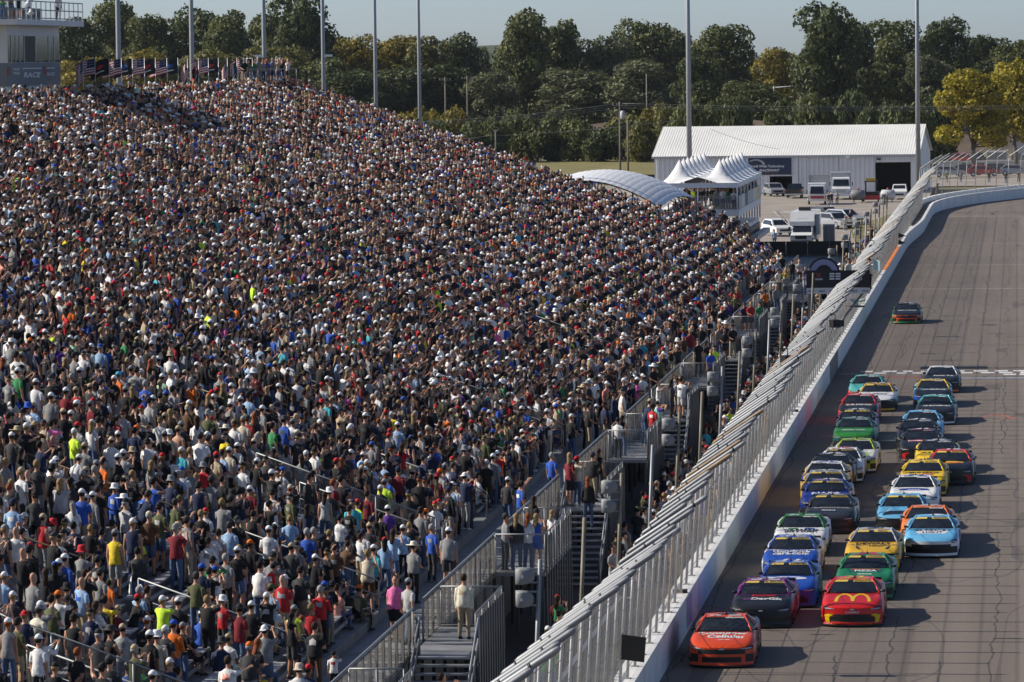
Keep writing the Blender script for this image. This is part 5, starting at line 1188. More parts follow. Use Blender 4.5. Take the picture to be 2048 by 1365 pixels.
CARS = [  # roof pixel, livery, label
 (1455,1227,dict(hood='orange_red',side='black',nose='orange_red',roof='orange_red',grille='mustang',yel=False,name='KESELOWSKI',num='6',numc='black',corner=1,text=[('Consumer',-.03,1.29,1.4,.22,'white'),('Cellular',.10,.91,1.1,.30,'white'),('Consumer Cellular',.05,.56,.36,.06,'white')]),'orange red and black race car leading the pack along the wall'),
 (1531,1156,dict(hood='black',side='purple',nose='black',roof='purple',corner=1,low='black',name='A. DILLON',num='3',numc='white',text=[('DOW',.02,1.33,.72,.2,'red'),('DayGlo',.16,.90,1.0,.30,'white')],extra=[oval('purple',-.48,.93,.14,.12,'black')]),'black and purple race car right behind the leading orange one'),
 (1581,1120,dict(hood='blue',name='HAMLIN',num='11',grille='camry',extra=[oval('white',.0,1.18,.62,.2,'blue')]),'plain bright blue race car with a white ring on its hood'),
 (1586,1070,dict(hood='blue',side='white',nose='blue',roof='blue',name='LARSON',num='5',text=[('Hendrick',.0,1.27,1.3,.26,'white'),('cars.com',.02,.92,1.2,.26,'white')]),'blue race car with white sides and white hood lettering'),
 (1607,1027.5,dict(hood='white',side='white',nose='white',roof='mid_green',low='mid_green',corner=0,skirt=1,yel=False,name='NEMECHEK',num='42',numc='mid_green',grille='camry',text=[('PYE-BARKER',.0,1.12,1.3,.24,'black'),('FIRE & SAFETY',.02,.84,1.15,.16,'black')],shape=[([(-.5,1.42),(-.1,1.42),(-.15,1.25),(-.45,1.25)],'mid_green'),([(.1,1.42),(.5,1.42),(.45,1.25),(.15,1.25)],'blue')]),'white race car with green roof and green sill corners'),
 (1664,987,dict(hood='charcoal',side='black',nose='charcoal',roof='charcoal',grille='mustang',name='CINDRIC',num='2',patch='silver',text=[('FREIGHTLINER',.0,1.30,1.35,.14,'silver'),('PENNZOIL',-.05,.88,.5,.13,'white')]),'dark grey race car with small white hood lettering'),
 (1655,958,dict(hood='royal',side='royal',nose='royal',roof='royal',name='ELLIOTT',num='9',patch='gold',text=[('NAPA',.0,1.2,1.1,.3,'white')]),'deep blue race car with white hood lettering and gold roof patches'),
 (1655.5,940,dict(hood='black',side='gold',nose='black',roof='silver',name='REDDICK',num='45',grille='camry',patch='black'),'black race car with yellow sides and pale checked roof'),
 (1653,922.5,dict(hood='royal',side='gold',nose='white',roof='white',yel=False,name='C. CUSTER',num='41',numc='blue',patch='blue'),'blue race car with white roof and yellow flanks'),
 (1667.6,906,dict(hood='black',yel=False,name='HERBST',num='35',grille='camry',patch='white'),'plain black race car partly hidden in the outside line'),
 (1685.7,895,dict(hood='white',side='white',nose='white',roof='white',name='BUESCHER',num='17',numc='red',grille='mustang',patch='red',corner=0),'white race car with red roof patches'),
 (1712,877,dict(hood='white',side='white',nose='lime',roof='lime',low='white',yel=False,name='GRAGSON',num='4',numc='lime',grille='mustang',patch='blue',shape=[([(-.2,.95),(.75,.95),(.6,.4),(.1,.4)],'lime')],extra=[oval('black',-.25,1.2,.2,.1)]),'white and lime race car with a lime nose'),
 (1712,834.7,dict(hood='mid_green',side='dark_teal',nose='dark_teal',roof='dark_teal',yel=False,name='STENHOUSE',num='47',patch='silver',text=[('CHICKEN COOP',-.05,1.0,1.0,.16,'white')]),'green race car with dark green roof and nose'),
 (1716,817.8,dict(hood='black',side='purple',nose='purple',roof='black',name='S. V. G.',num='88',patch='white'),'black race car with purple sides behind the green one'),
 (1719.5,788,dict(hood='black',side='red',nose='red',roof='red',low='red',corner=1,yel=False,name='KESLER',num='21',patch='white',grille='mustang',text=[('BUILDINGS',0,1.2,1.3,.26,'white')]),'black race car with red fenders and white block lettering'),
 (1756,766,dict(hood='white',side='white',nose='black',roof='gold',low='gold',corner=1,name='BOWMAN',num='48',patch='black',text=[('stos',.15,1.05,.7,.22,'black')]),'white race car with black nose and gold trim'),
 (1737.7,750,dict(hood='teal',side='teal',nose='red',roof='teal',low='red',corner=1,skirt=1,yel=False,name='PREECE',num='60',patch='white'),'turquoise race car with red lower nose at the rear of the outside line'),
 (1710.4,1153.6,dict(hood='red',side='red',roof='red',name='WALLACE',num='23',numc='yellow',grille='camry',patch='gold',extra=[arches]),'red race car with yellow arches on its hood'),
 (1733.6,1106,dict(hood='green',name='LOGANO',num='22',numc='red',grille='mustang',patch='red',text=[('PIZZA',0,1.18,.7,.2,'white'),('BROOKLYN',0,1.36,.9,.13,'red'),('PENNZOIL',0,.72,.45,.13,'white')],shape=[([(-.62,1.44),(.62,1.44),(.5,1.05),(-.5,1.05)],'dark_teal')]),'green race car behind the red one in the inside line'),
 (1749,1055.6,dict(hood='gold',side='gold',nose='gold',roof='silver',low='black',skirt=1,name='BELL',num='20',numc='black',grille='camry',patch='gold',text=[('DEWALT',0,1.3,1.15,.24,'black'),('KEELEY',.12,.92,.5,.1,'black')],shape=[([(-.72,1.15),(-.62,1.15),(-.42,.55),(-.52,.55)],'black'),([(.62,1.15),(.72,1.15),(.52,.55),(.42,.55)],'black')]),'golden yellow race car with black hood lettering and pale roof'),
 (1865,1029.7,dict(hood='sky',side='sky',nose='white',roof='sky',low='white',name='CHASTAIN',num='1',corner=1,patch='sky',shape=[([(-.68,1.42),(.68,1.42),(.45,.75),(-.45,.75)],'white')],text=[('BUSCH',0,1.26,1.3,.26,'navy'),('LIGHT',.03,.94,.7,.2,'navy')]),'sky blue and white race car on the far inside of the pack'),
 (1857,1010.6,dict(hood='orange',roof='orange',yel=False,name='SUAREZ',num='99',patch='orange',numc='white'),'orange race car half hidden behind the sky blue one'),
 (1807.7,987,dict(hood='sky',side='sky',nose='black',roof='sky',corner=1,low='black',name='BYRON',num='24',patch='sky',shape=[([(-.6,.8),(.6,.8),(.75,.35),(-.75,.35)],'black'),([(-.45,1.2),(-.41,1.2),(-.55,.75),(-.6,.75)],'white'),([(.41,1.2),(.45,1.2),(.6,.75),(.55,.75)],'white')]),'light blue race car with black nose'),
 (1830,950,dict(hood='white',side='white',nose='white',roof='white',low='royal',yel=False,name='GIBBS',num='54',numc='royal',grille='camry',patch='royal',extra=[oval('royal',0,1.15,.62,.2,'royal')],text=[('SAIA',0,1.1,.5,.1,'white')]),'white race car with a blue oval on its hood'),
 (1847.6,919,dict(hood='yellow',name='BLANEY',num='12',numc='black',grille='mustang',patch='yellow',text=[('PENNZOIL',0,1.25,1.4,.22,'black')],shape=[([(.0,1.05),(.5,1.05),(.3,.85),(-.1,.85)],'red')]),'bright yellow race car with black hood lettering'),
 (1902,898.7,dict(hood='black',side='charcoal',nose='black',roof='red',name='BRISCOE',num='19',grille='camry',patch='red',extra=[red_mouth('red'),oval('gold',0,1.2,.55,.2,'gold')],text=[('PRO SHOPS',0,1.1,.8,.15,'red')]),'black race car with red roof and red bumper stripe at the right of the pack'),
 (1876.6,879.4,dict(hood='yellow',side='yellow',roof='black',yel=False,name='HOCEVAR',num='77',patch='white',text=[('ALT',-.3,1.1,.8,.25,'black')]),'yellow race car with black roof'),
 (1846,857.6,dict(hood='black',side='black',nose='black',roof='black',yel=False,name='JONES',num='43',grille='camry',patch='red',shape=[([(-.6,1.4),(.3,1.4),(.3,1.1),(-.6,1.1)],'red')],text=[('FAMILY',-.2,1.25,.8,.18,'white')],extra=[red_mouth('red')]),'black race car with red hood panel and red bumper stripe'),
 (1838,838,dict(hood='black',yel=False,name='GILLILAND',num='34',patch='silver'),'plain black race car behind the black and red one'),
 (1846.4,821,dict(hood='sky',side='sky',nose='sky',roof='sky',yel=False,name='CUSTER',num='8',patch='sky'),'light blue race car deep in the inside line'),
 (1872,790,dict(hood='black',side='dark_teal',nose='black',roof='teal',low='white',skirt=1,yel=False,name='WARE',num='51',grille='mustang',patch='teal',text=[('RWR MOTORSPORTS',0,1.2,1.35,.2,'white')]),'black race car with teal roof trim'),
 (1868,758.6,dict(hood='black',side='sky',nose='blue',roof='yellow',low='blue',corner=1,yel=False,name='HALEY',num='7',patch='black',text=[('CAINBRIDGE',0,1.2,1.3,.18,'white')]),'black race car with yellow roof edge and blue flanks'),
 (1884,732,dict(hood='black',side='black',nose='black',roof='white',low='orange',yel=False,name='WARD',num='78',patch='white',text=[('Porter Pub',.1,1.2,1.0,.2,'white')]),'black race car with white roof, last of the inside line'),
 (1815,606,dict(hood='black',side='mid_green',nose='orange_red',roof='black',low='mid_green',yel=False,name='ZANE',num='38',grille='mustang',patch='black',text=[('FR8AUCTIONS',0,1.15,1.25,.2,'white')]),'lone black, orange and green race car trailing far behind the pack'),
]
for px, py, lv, lab in CARS:
    p = onz(px, py, 1.262); race_car((p.x, p.y-2.9, 0), lv, lab, random.uniform(-.015, .02))
# ================= background =================
# ---------- trees ----------
def leaf_mat():
    m = bpy.data.materials.new('leaf'); m.use_nodes = True; nt = m.node_tree; b = nt.nodes['Principled BSDF']; N, L = nt.nodes.new, nt.links.new
    b.inputs['Roughness'].default_value = .6; b.inputs['Specular IOR Level'].default_value = .3
    a = N('ShaderNodeAttribute'); a.attribute_type = 'INSTANCER'; a.attribute_name = 'leaf_col'
    a2 = N('ShaderNodeAttribute'); a2.attribute_type = 'INSTANCER'; a2.attribute_name = 'leaf_col2'
    tc = N('ShaderNodeTexCoord'); n = N('ShaderNodeTexNoise'); n.inputs['Scale'].default_value = .55; n.inputs['Detail'].default_value = 6; L(tc.outputs['Object'], n.inputs['Vector'])
    r = N('ShaderNodeMapRange'); r.inputs[1].default_value = .38; r.inputs[2].default_value = .66; L(n.outputs[0], r.inputs[0])
    mx = N('ShaderNodeMix'); mx.data_type = 'RGBA'; L(r.outputs[0], mx.inputs[0]); L(a.outputs['Color'], mx.inputs[6]); L(a2.outputs['Color'], mx.inputs[7]); L(mx.outputs[2], b.inputs['Base Color'])
    tr = N('ShaderNodeBsdfTranslucent'); L(mx.outputs[2], tr.inputs[0]); ms = N('ShaderNodeMixShader'); ms.inputs[0].default_value = .3
    L(b.outputs[0], ms.inputs[1]); L(tr.outputs[0], ms.inputs[2]); L(ms.outputs[0], nt.nodes['Material Output'].inputs[0]); MATS['leaf'] = m
leaf_mat(); mat('bark', (.10, .08, .06), .9, 0, .3, 2)
def crown_mesh(seed, blobs, leaf=.31, per=360, squash=.8):
    """many small leaf clumps scattered through a set of overlapping lobes"""
    g = np.random.default_rng(seed); V, F_ = [], []
    for (cx, cy, cz, r) in blobs:
        n = int(per*r*r/4)
        d = g.normal(size=(n, 3)); d /= np.linalg.norm(d, axis=1)[:, None]; rad = r*g.uniform(.55, 1.06, n)**.5
        rad *= 1+.16*np.sin(d[:, 0]*5+seed)*np.cos(d[:, 1]*4+cz)
        c = np.array((cx, cy, cz))+d*rad[:, None]*np.array((1, 1, squash))
        a = g.normal(size=(n, 3)); nrm = d*.9+a*.6; nrm /= np.linalg.norm(nrm, axis=1)[:, None]
        t = np.cross(nrm, g.normal(size=(n, 3))); t /= np.linalg.norm(t, axis=1)[:, None]; bt = np.cross(nrm, t); s = leaf*g.uniform(.5, 1.25, n)[:, None]
        q = np.stack([c-t*s-bt*s*.2, c+bt*s*.75-t*s*.15, c+t*s+bt*s*.15, c-bt*s*.7+t*s*.1], 1)
        o = len(V); V += [tuple(p) for p in q.reshape(-1, 3)]; F_ += [(o+4*i, o+4*i+1, o+4*i+2, o+4*i+3) for i in range(n)]
    me = bpy.data.meshes.new('crown'); me.from_pydata(V, [], F_); me.materials.append(MATS['leaf']); return me
def trunk_mesh(seed, h, blobs, r0=.45):
    g = random.Random(seed); b = MB(); path = [Vector((0, 0, -.4))]; k = 5
    for i in range(1, k+1): path.append(Vector((g.uniform(-.35, .35)*i/2, g.uniform(-.3, .3)*i/2, h*.62*i/k)))
    b.tube(path, [r0*(1-.13*i) for i in range(k+1)], 7)
    for (cx, cy, cz, r) in blobs:
        st = path[g.choice([2, 3, 4])]; e = Vector((cx, cy, cz)); m_ = st.lerp(e, .5)+Vector((0, 0, -.6)); b.tube([st, m_, e], [r0*.38, r0*.26, .05], 5)
    return b.mesh('trunk', 'bark')
TREE_KINDS = []
for k in range(6):     # all about 20 m tall, 13 m across
    g = random.Random(40+k); bl = []
    tall = k in (1, 4)
    for i in range(15 if not tall else 17):
        z = 6.5+12*((i+.5)/16)**.9; w = (5.0 if not tall else 4.2)*math.sin(math.pi*min(.97, (.22+.72*(z-5)/15)))+.7
        a = i*2.4+g.uniform(-.4, .4); q = g.uniform(.35, .85); bl.append((w*q*math.cos(a), w*q*math.sin(a), z+g.uniform(-.8, .8), g.uniform(1.9, 3.1)))
    bl.append((g.uniform(-1, 1), 0, 17.6, 2.1)); bl.append((0, 0, 12, 3.4))
    TREE_KINDS.append((crown_mesh(k, bl), trunk_mesh(k, 20, bl)))
BUSH_KINDS = []
for k in range(4):     # about 6 m tall, 9 m across
    g = random.Random(80+k); bl = [(g.uniform(-3.4, 3.4), g.uniform(-1.5, 1.5), g.uniform(1.0, 4.2), g.uniform(1.2, 2.1)) for i in range(14)]+[(0, 0, 1.5, 2.2)]
    BUSH_KINDS.append((crown_mesh(60+k, bl, .27, 400), trunk_mesh(60+k, 5, bl[:5], .14)))
LC = dict(dark=((0.0447, 0.0607, 0.0221), (0.1073, 0.127, 0.0414)), mid=((0.0626, 0.08, 0.0248), (0.1565, 0.1656, 0.0497)), olive=((0.0969, 0.1035, 0.0276), (0.2236, 0.2001, 0.0497)), yellow=((.17, .145, .016), (.46, .38, .035)), yolive=((0.1267, 0.1173, 0.0193), (0.3279, 0.2484, 0.0359)), grey=((0.082, 0.0938, 0.0469), (0.1714, 0.1794, 0.0828)))
def tree(px, top, wpx, Y, hue, kind, label, name='tree', z0=-.3, base=None):
    q_ = ony(px, top, Y); x = q_.x; zt = q_.z; s = F/proj(q_)[2]; h = max(3, zt-z0)
    kd = (TREE_KINDS if name == 'tree' else BUSH_KINDS)[kind % (6 if name == 'tree' else 4)]
    nat_h, nat_w = (19.8, 12.5) if name == 'tree' else (6.0, 9.5)
    t = thing(name, label, 'tree' if name == 'tree' else 'bush', (x, Y, z0), random.uniform(0, 6.28), 'trees beyond the track' if name == 'tree' else 'bushes along the tree line')
    sx = (wpx*(1.22 if name == 'tree' else 1.1)/s)/nat_w; t.scale = (sx, sx, h/nat_h)
    c = obj('crown', kd[0], t); c['leaf_col'] = list(LC[hue][0]); c['leaf_col2'] = list(LC[hue][1]); obj('trunk', kd[1], t)
    return t
TREES = [ # px, top, width px, Y, hue, kind, label
 (150,28,130,930,'dark',0,'dark green tree beside the control tower at the left edge'),
 (235,15,140,960,'mid',1,'tall green tree behind the first flags and first light pole'),
 (310,22,130,940,'mid',2,'rounded green tree between the first two light poles'),
 (385,20,130,950,'dark',3,'dark green tree behind the second light pole'),
 (455,30,120,930,'mid',4,'green tree between the second and third light poles'),
 (520,28,110,970,'mid',5,'green tree behind the third light pole'),
 (600,6,150,950,'dark',1,'tall dark tree between the third and fourth light poles'),
 (655,55,90,980,'dark',0,'dark tree behind the fourth light pole'),
 (180,110,150,900,'yolive',2,'yellowing lower tree behind the flags at left'),
 (300,105,140,895,'yolive',3,'yellow-green lower tree behind the middle flags'),
 (420,95,150,900,'olive',0,'olive lower tree behind the right-hand flags'),
 (560,90,150,905,'olive',5,'olive lower tree right of the flags'),
 (640,110,120,900,'mid',2,'green lower tree at the fourth light pole'),
 (715,75,110,960,'yolive',3,'yellow-green tree between the fourth and fifth light poles'),
 (790,66,120,980,'yolive',0,'yellow-topped tree right of the fifth light pole'),
 (850,80,110,960,'olive',4,'olive tree behind the sixth light pole'),
 (915,80,100,990,'dark',1,'dark round tree before the gap with the blue hills'),
 (955,92,60,1000,'dark',5,'small dark tree at the edge of the gap'),
 (1045,36,120,930,'mid',1,'very tall cottonwood with a bare leaning trunk, right of the gap'),
 (1115,48,110,945,'mid',4,'tall green tree beside the cottonwood'),
 (1200,66,120,950,'grey',2,'grey-green tree in the middle of the skyline'),
 (1285,44,130,960,'mid',3,'broad green tree left of the seventh light pole'),
 (1350,50,100,985,'grey',0,'grey-green tree behind the seventh light pole'),
 (1440,48,140,970,'mid',5,'broad rounded tree right of the seventh light pole'),
 (700,150,150,890,'dark',1,'dark lower tree under the fifth light pole'),
 (790,130,140,900,'dark',2,'dark lower tree in front of the yellow-topped one'),
 (880,135,130,905,'dark',4,'dark lower tree near the utility poles'),
 (985,140,120,900,'grey',0,'grey-green lower tree left of the cottonwood trunk'),
 (1150,140,150,905,'grey',3,'grey-green lower tree in the centre'),
 (1270,130,140,900,'grey',1,'grey-green lower tree right of centre'),
 (1398,110,100,830,'dark',2,'dark green tree rising over the left of the white building'),
 (1555,90,100,960,'yolive',0,'yellow-green rounded tree behind the traffic signal'),
 (1655,22,140,860,'dark',1,'large dark cottonwood towering over the white building'),
 (1715,45,80,880,'dark',4,'dark tree leaning against the large cottonwood'),
 (1790,38,120,940,'mid',5,'green tree left of the eighth light pole'),
 (1885,40,110,960,'dark',3,'dark green tree right of the eighth light pole'),
 (1970,65,120,980,'dark',2,'dark tree behind the yellow tree'),
 (2035,75,100,970,'mid',0,'green tree at the right edge of the skyline'),
 (1850,110,120,930,'grey',4,'grey-green lower tree behind the eighth light pole'),
 (1740,120,140,930,'mid',2,'green lower tree behind the white roof'),
 (1945,132,140,690,'yellow',0,'bright yellow autumn tree behind the fence curve'),
 (2030,112,120,700,'yellow',2,'bright yellow autumn tree cut by the right edge'),
 (1500,165,120,880,'mid',3,'green lower tree above the white roof'),
]
for a in TREES: tree(*a)
rb = random.Random(31); CN = CNT+['fifteenth', 'sixteenth', 'seventeenth', 'eighteenth', 'nineteenth', 'twentieth', 'twenty-first', 'twenty-second', 'twenty-third', 'twenty-fourth', 'twenty-fifth', 'twenty-sixth', 'twenty-seventh', 'twenty-eighth']
nb = 0
for px in range(625, 1400, 44):
    tree(px+rb.randint(-8, 8), 232+rb.randint(-22, 22)-(20 if px < 800 else 0), rb.randint(85, 120), 800+rb.randint(-4, 18), rb.choice(['dark', 'mid', 'olive', 'mid']), nb, f'dark hedge bush above the grass strip, {CN[nb]} from the left', 'bush'); nb += 1
nb2 = 0
for px in range(1390, 1930, 50):
    tree(px+rb.randint(-8, 8), 190+rb.randint(-22, 25), rb.randint(90, 130), 720+rb.randint(0, 60), rb.choice(['dark', 'dark', 'mid']), nb2, f'dark bush behind the white building, {CN[nb2]} from the left', 'bush'); nb2 += 1
nb3 = 0
for px in (660, 700, 760, 840, 905, 1100, 1290, 1330, 1365):
    tree(px, 205+rb.randint(-25, 10), rb.randint(80, 120), 850, rb.choice(['mid', 'olive', 'yolive']), nb3+1, f'lighter bush behind the hedge, {CN[nb3]} from the left', 'bush'); nb3 += 1
# scrubby bank and far hills
b = MB(); n = 30
for i in range(n):
    x = -150+i*5.5; z = 5.6+1.2*math.sin(i*.5)
    b.v += [(x, 842, -.3), (x, 862, z), (x, 885, -.3)]
for i in range(n-1):
    for j in range(2): b.f.append((i*3+j, (i+1)*3+j, (i+1)*3+j+1, i*3+j+1)); b.m.append(0); b.sm.append(True)
b.build('scrub_bank', 'scrub', kind='structure')
b = MB(); n = 260; mat('far_wood', (.05, .06, .03), .9, 0, .3, .02)
for i in range(n):
    x = -2600+i*20; z = 28+9*math.sin(i*.09)+4*math.sin(i*.31)+3.0*rb.random()
    b.v += [(x, 3900, -1), (x, 4000, z), (x+5, 4200, z*.9)]
for i in range(n-1):
    for j in range(2): b.f.append((i*3+j, (i+1)*3+j, (i+1)*3+j+1, i*3+j+1)); b.m.append(0); b.sm.append(False)
b.build('hills', 'far_wood', kind='structure')

# ---------- light poles ----------
mat('pole_grey', (.30, .32, .35), .5, .3, .06)
for k, (x, y) in enumerate([(-56.5, yat(p, -56.5)) for p in (238, 384.5, 529, 647, 751, 838.5)]+[(xat(1377, 515), 515), (xat(1835, 575), 575)]):
    P = thing('light_pole', f'tall grey floodlight pole, {CNT[k]} from the left', 'light pole', (x, y, -.3), group='tall light poles')
    b = MB(); b.tube([(0, 0, 0), (0, 0, 20), (0, 0, 42)], [.20, .16, .10] if k < 6 else [.33, .26, .15], 12); b.build('shaft', 'pole_grey', P)
    b = MB(); b.tube([(0, 0, 0), (0, 0, .25)], .42, 12); b.build('base_flange', 'galv_dull', P)
    for j in range(3):
        b = MB(); b.box(-1.2, 1.2, -.1, .1, 40.2+j*.6, 40.28+j*.6); b.build('crossarm', 'galv_dull', P)
    if k in (2, 3):
        zc = ony((529, 647)[k-2], 105, y).z
        b = MB(); b.box(-.05, .75 if k == 3 else -.7, -.12, .12, zc-.08, zc+.12); b.build('camera', 'white_paint', P)

mat('cream_dark', (.09, .085, .07), .8, 0, .3)
# ---------- control tower ----------
TXF = -55.6; ty = lambda px: yat(px, TXF, 60); tz_ = lambda px, py: (CAMP+ray(px, py)*(TXF/ray(px, py).x)).z
TY0, TY1 = ty(12), ty(118)
T = thing('control_tower', 'white control tower with window band and railed roof deck behind the stand', 'tower', (TXF, TY0, -.3)); OT = wl_(T)
mat('tower_white', (.66, .66, .66), .6, 0, .06, .5); mat('tower_grey', (.17, .175, .185), .6, 0, .08, .5); mat('tower_glass', (.03, .03, .018), .08, 0, .4, 1.5, spec=.25); mat('tower_red', (.30, .06, .05), .6, 0, .1)
zz = lambda y: tz_(70, y)
b = MB(); b.box(-68, TXF, TY0, TY1, -.3, zz(47)); b.build('wall', 'tower_white', T, loc=OT)
b = MB(); b.box(-68.03, TXF+.03, TY0-.03, TY1+.02, zz(172), zz(126)); sg = b.build('sign_band', 'tower_grey', T, loc=OT)
def twrite(s_, px, py, w, h, m_):
    L_ = (ty(px+w/2)-ty(px-w/2)); yc = ty(px); zc = zz(py); t = MB(); put_text(t, s_, 1, lambda u, v: (TXF+.045, yc+u, zc+v), 0, .03, .2, L_, h*yc/F); t.build('lettering', m_, sg)
twrite('RACE', 60, 150, 34, 11, 'letter_white'); twrite('World', 29, 138, 13, 6, 'letter_white'); twrite('Wide', 29, 146, 13, 6, 'letter_white'); twrite('RACE', 98, 149, 15, 7, 'letter_white')
for pa, pb, y_ in ((42, 80, 137), (90, 107, 137)): t = MB(); t.box(TXF+.035, TXF+.05, ty(pa), ty(pb), zz(y_)-.03, zz(y_)+.03); t.build('sign_rule', 'letter_white', sg)
for px in (15, 87): t = MB(); t.box(TXF+.035, TXF+.05, ty(px-3), ty(px+3), zz(150), zz(133)); t.build('sign_mark', 'tower_red', sg)
wx = [12, 20, 29, 37, 46, 69, 95, 106, 117]
for a_, b_ in zip(wx[:-1], wx[1:]):
    y0, y1 = ty(a_), ty(b_); b = MB(); b.box(TXF+.01, TXF+.03, y0+.05, y1-.05, zz(125), zz(73)); w_ = b.build('window', 'tower_glass' if a_ != 46 else 'cream_dark', T, loc=OT)
    b = MB(); b.box(TXF+.01, TXF+.06, y0-.05, y0+.05, zz(126), zz(72)); b.build('frame', 'tower_white', w_)
for k in range(6):
    xq = TXF-1.2-k*1.9; b = MB(); b.box(xq-1.8, xq, TY0-.03, TY0-.01, zz(125), zz(73)); b.build('window', 'tower_glass', T, loc=OT)
TYE = ty(138); b = MB(); b.box(-69, TXF+.9, TY0-1.2, TYE, zz(52), zz(41)); b.build('roof_slab', 'tower_white', T, loc=OT)
for yq in np.linspace(TY0-1.1, TYE-.1, 15): b = MB(); b.box(TXF+.82, TXF+.88, yq-.03, yq+.03, zz(41), zz(5)); b.build('baluster', 'white_paint', T, loc=OT)
for xq in np.linspace(TXF+.4, TXF-10, 12): b = MB(); b.box(xq-.03, xq+.03, TY0-1.15, TY0-1.1, zz(41), zz(5)); b.build('baluster', 'white_paint', T, loc=OT)
for yq in (5, 22, 38):
    b = MB(); b.box(TXF+.83, TXF+.87, TY0-1.15, TYE-.05, zz(yq)-.03, zz(yq)+.03); b.build('rail', 'galv_dull', T, loc=OT); b = MB(); b.box(-68, TXF+.85, TY0-1.15, TY0-1.11, zz(yq)-.03, zz(yq)+.03); b.build('rail', 'galv_dull', T, loc=OT)
b = MB(); b.box(TXF-1.6, TXF-1.5, TY0, TYE-.5, zz(41), zz(14)); b.build('windbreak', 'cream_dark', T, loc=OT)
EXTRA_CROWD += [(TXF-.3, y, zz(41), False, -9) for y in (TY0+.5, TY0+2.5, TY0+4.6, TY0+7, TYE-1.5)]
for k in range(2):
    P = thing('dome_camera', 'white dome camera bracketed on the tower corner, ' + ('upper' if k == 0 else 'lower'), 'camera', (TXF+1.25, ty(13+k*5), zz(13 if k == 0 else 30)))
    b = MB(); b.tube([(0, 0, .25), (0, 0, .12), (0, 0, .02), (0, 0, -.12)], [.05, .10, .22, .08], 10); b.build('dome', 'white_paint', P); b = MB(); b.box(-.35, .03, -.03, .03, .2, .25); b.build('bracket', 'white_paint', P)

# ---------- flags along the rear rail ----------
mat('flag_red', (.33, .03, .04), .8, 0, .1); mat('flag_white', (.62, .60, .60), .8, 0, .05); mat('flag_blue', (.02, .025, .08), .8, 0, .05); mat('flag_black', (.012, .013, .018), .8, 0, .05); mat('flag_pole', (.5, .5, .5), .4, .5, 0); mat('flag_crimson', (.45, .03, .04), .8, 0, .05); mat('flag_azure', (.03, .10, .35), .8, 0, .05)
def flag(px, kind, droop, idx, lab):
    X = row_x(NR)-.35; Y = yat(px, X, 130); z0 = row_z(NR-1); top = ony(px, 116, Y).z
    P = thing('flag', lab, 'flag', (X, Y, z0), group='flags along the top of the stand'); g = random.Random(idx)
    b = MB(); b.tube([(0, 0, 0), (0, 0, top-z0)], .022, 6); b.build('flagpole', 'flag_pole', P)
    b = MB(); nx, nz = 12, 13; Wd, Hd = (1.25, .95) if not droop else (.75, 1.25); h0 = top-z0-.03
    for i in range(nx+1):
        u = i/nx
        for j in range(nz+1):
            v = j/nz; ph = g.random()*0
            x = -u*Wd*(.92 if not droop else .55); y = .10*math.sin(u*7+idx)*u+.05*math.sin(v*5+u*4); z = h0-v*Hd-(u*u*.22+.05*math.sin(u*6+idx*1.7)*u)-(u*.6 if droop else u*.12*g.choice([1]))
            b.v.append((x, y, z))
    for i in range(nx):
        for j in range(nz):
            if kind == 'U': m_ = 2 if (i < 5 and j < 7) else (0 if j % 2 == 0 else 1)
            else:
                m_ = 3
                if 4 <= j <= 7 and 3 <= i <= 7 and abs(i-5)+abs(j-5) < 3: m_ = 4 if kind == 'R' else 5
                if j == 9 and 3 <= i <= 8: m_ = 1
            b.f.append((i*(nz+1)+j, i*(nz+1)+j+1, (i+1)*(nz+1)+j+1, (i+1)*(nz+1)+j)); b.m.append(m_); b.sm.append(True)
    c = b.build('cloth', ['flag_red', 'flag_white', 'flag_blue', 'flag_black', 'flag_crimson', 'flag_azure'], P)
    if kind == 'U':
        st = MB()
        for i in range(5):
            for j in range(0, 6, 2):
                p = b.v[i*(nz+1)+j]; q = b.v[(i+1)*(nz+1)+j+1]; cx, cy_, cz = [(p[k]+q[k])/2 for k in range(3)]
                st.quad((cx-.025, cy_-.012, cz), (cx, cy_-.012, cz-.025), (cx+.025, cy_-.012, cz), (cx, cy_-.012, cz+.025))
        st.build('stars', 'flag_white', c, kind='stuff')
FL = [(190,'U',0),(218,'R',0),(243,'U',0),(265,'B',0),(289,'U',0),(311,'R',0),(334,'U',0),(356,'B',0),(375,'U',1),(397,'R',1),(417,'U',0),(437,'R',0),(455,'U',1),(474,'B',1),(493,'U',0),(505,'B',0),(166,'U',1)]
ui = bi = 0
for i, (px, kd, dr) in enumerate(sorted(FL)):
    if kd == 'U': lab = f'{"limp " if dr else ""}striped flag with stars, {CNT[ui]} striped flag from the left'; ui += 1
    else: lab = f'{"limp " if dr else ""}black flag with {"red" if kd == "R" else "blue"} emblem, {CNT[bi]} black flag from the left'; bi += 1
    flag(px, kd, dr, i, lab)

# ---------- white metal building ----------
B = thing('metal_building', 'long white corrugated metal building with gabled roof beyond the turn', 'building', (-30, 592, -.3), R_(-3)); OB = wl_(B); YB = 592.0
bx = lambda px: xat(px, YB, 320)
def bz(py, px): return ony(px, py, YB).z
x0, x1 = bx(1308), bx(1834); ze, zr, dp = 5.0, 8.75, 24.0
mat('clad_white', (.80, .80, .80), .5, .1, .05, .3); mat('roof_white', (.80, .79, .75), .5, .05, .06, .2); mat('interior_shade', (.006, .006, .008), .8, 0, 0); mat('sign_navy', (.022, .035, .085), .5, 0, .05); mat('roll_door', (.66, .66, .67), .5, 0, .04); mat('trim_grey', (.45, .46, .48), .5, 0, .05)
doors = [(1539, 1584, 353, 391), (1618, 1700, 351, 391), (1751, 1822, 325, 388)]
cuts = sorted((bx(a), bx(c), bz(t_, a)) for a, c, t_, _ in doors)
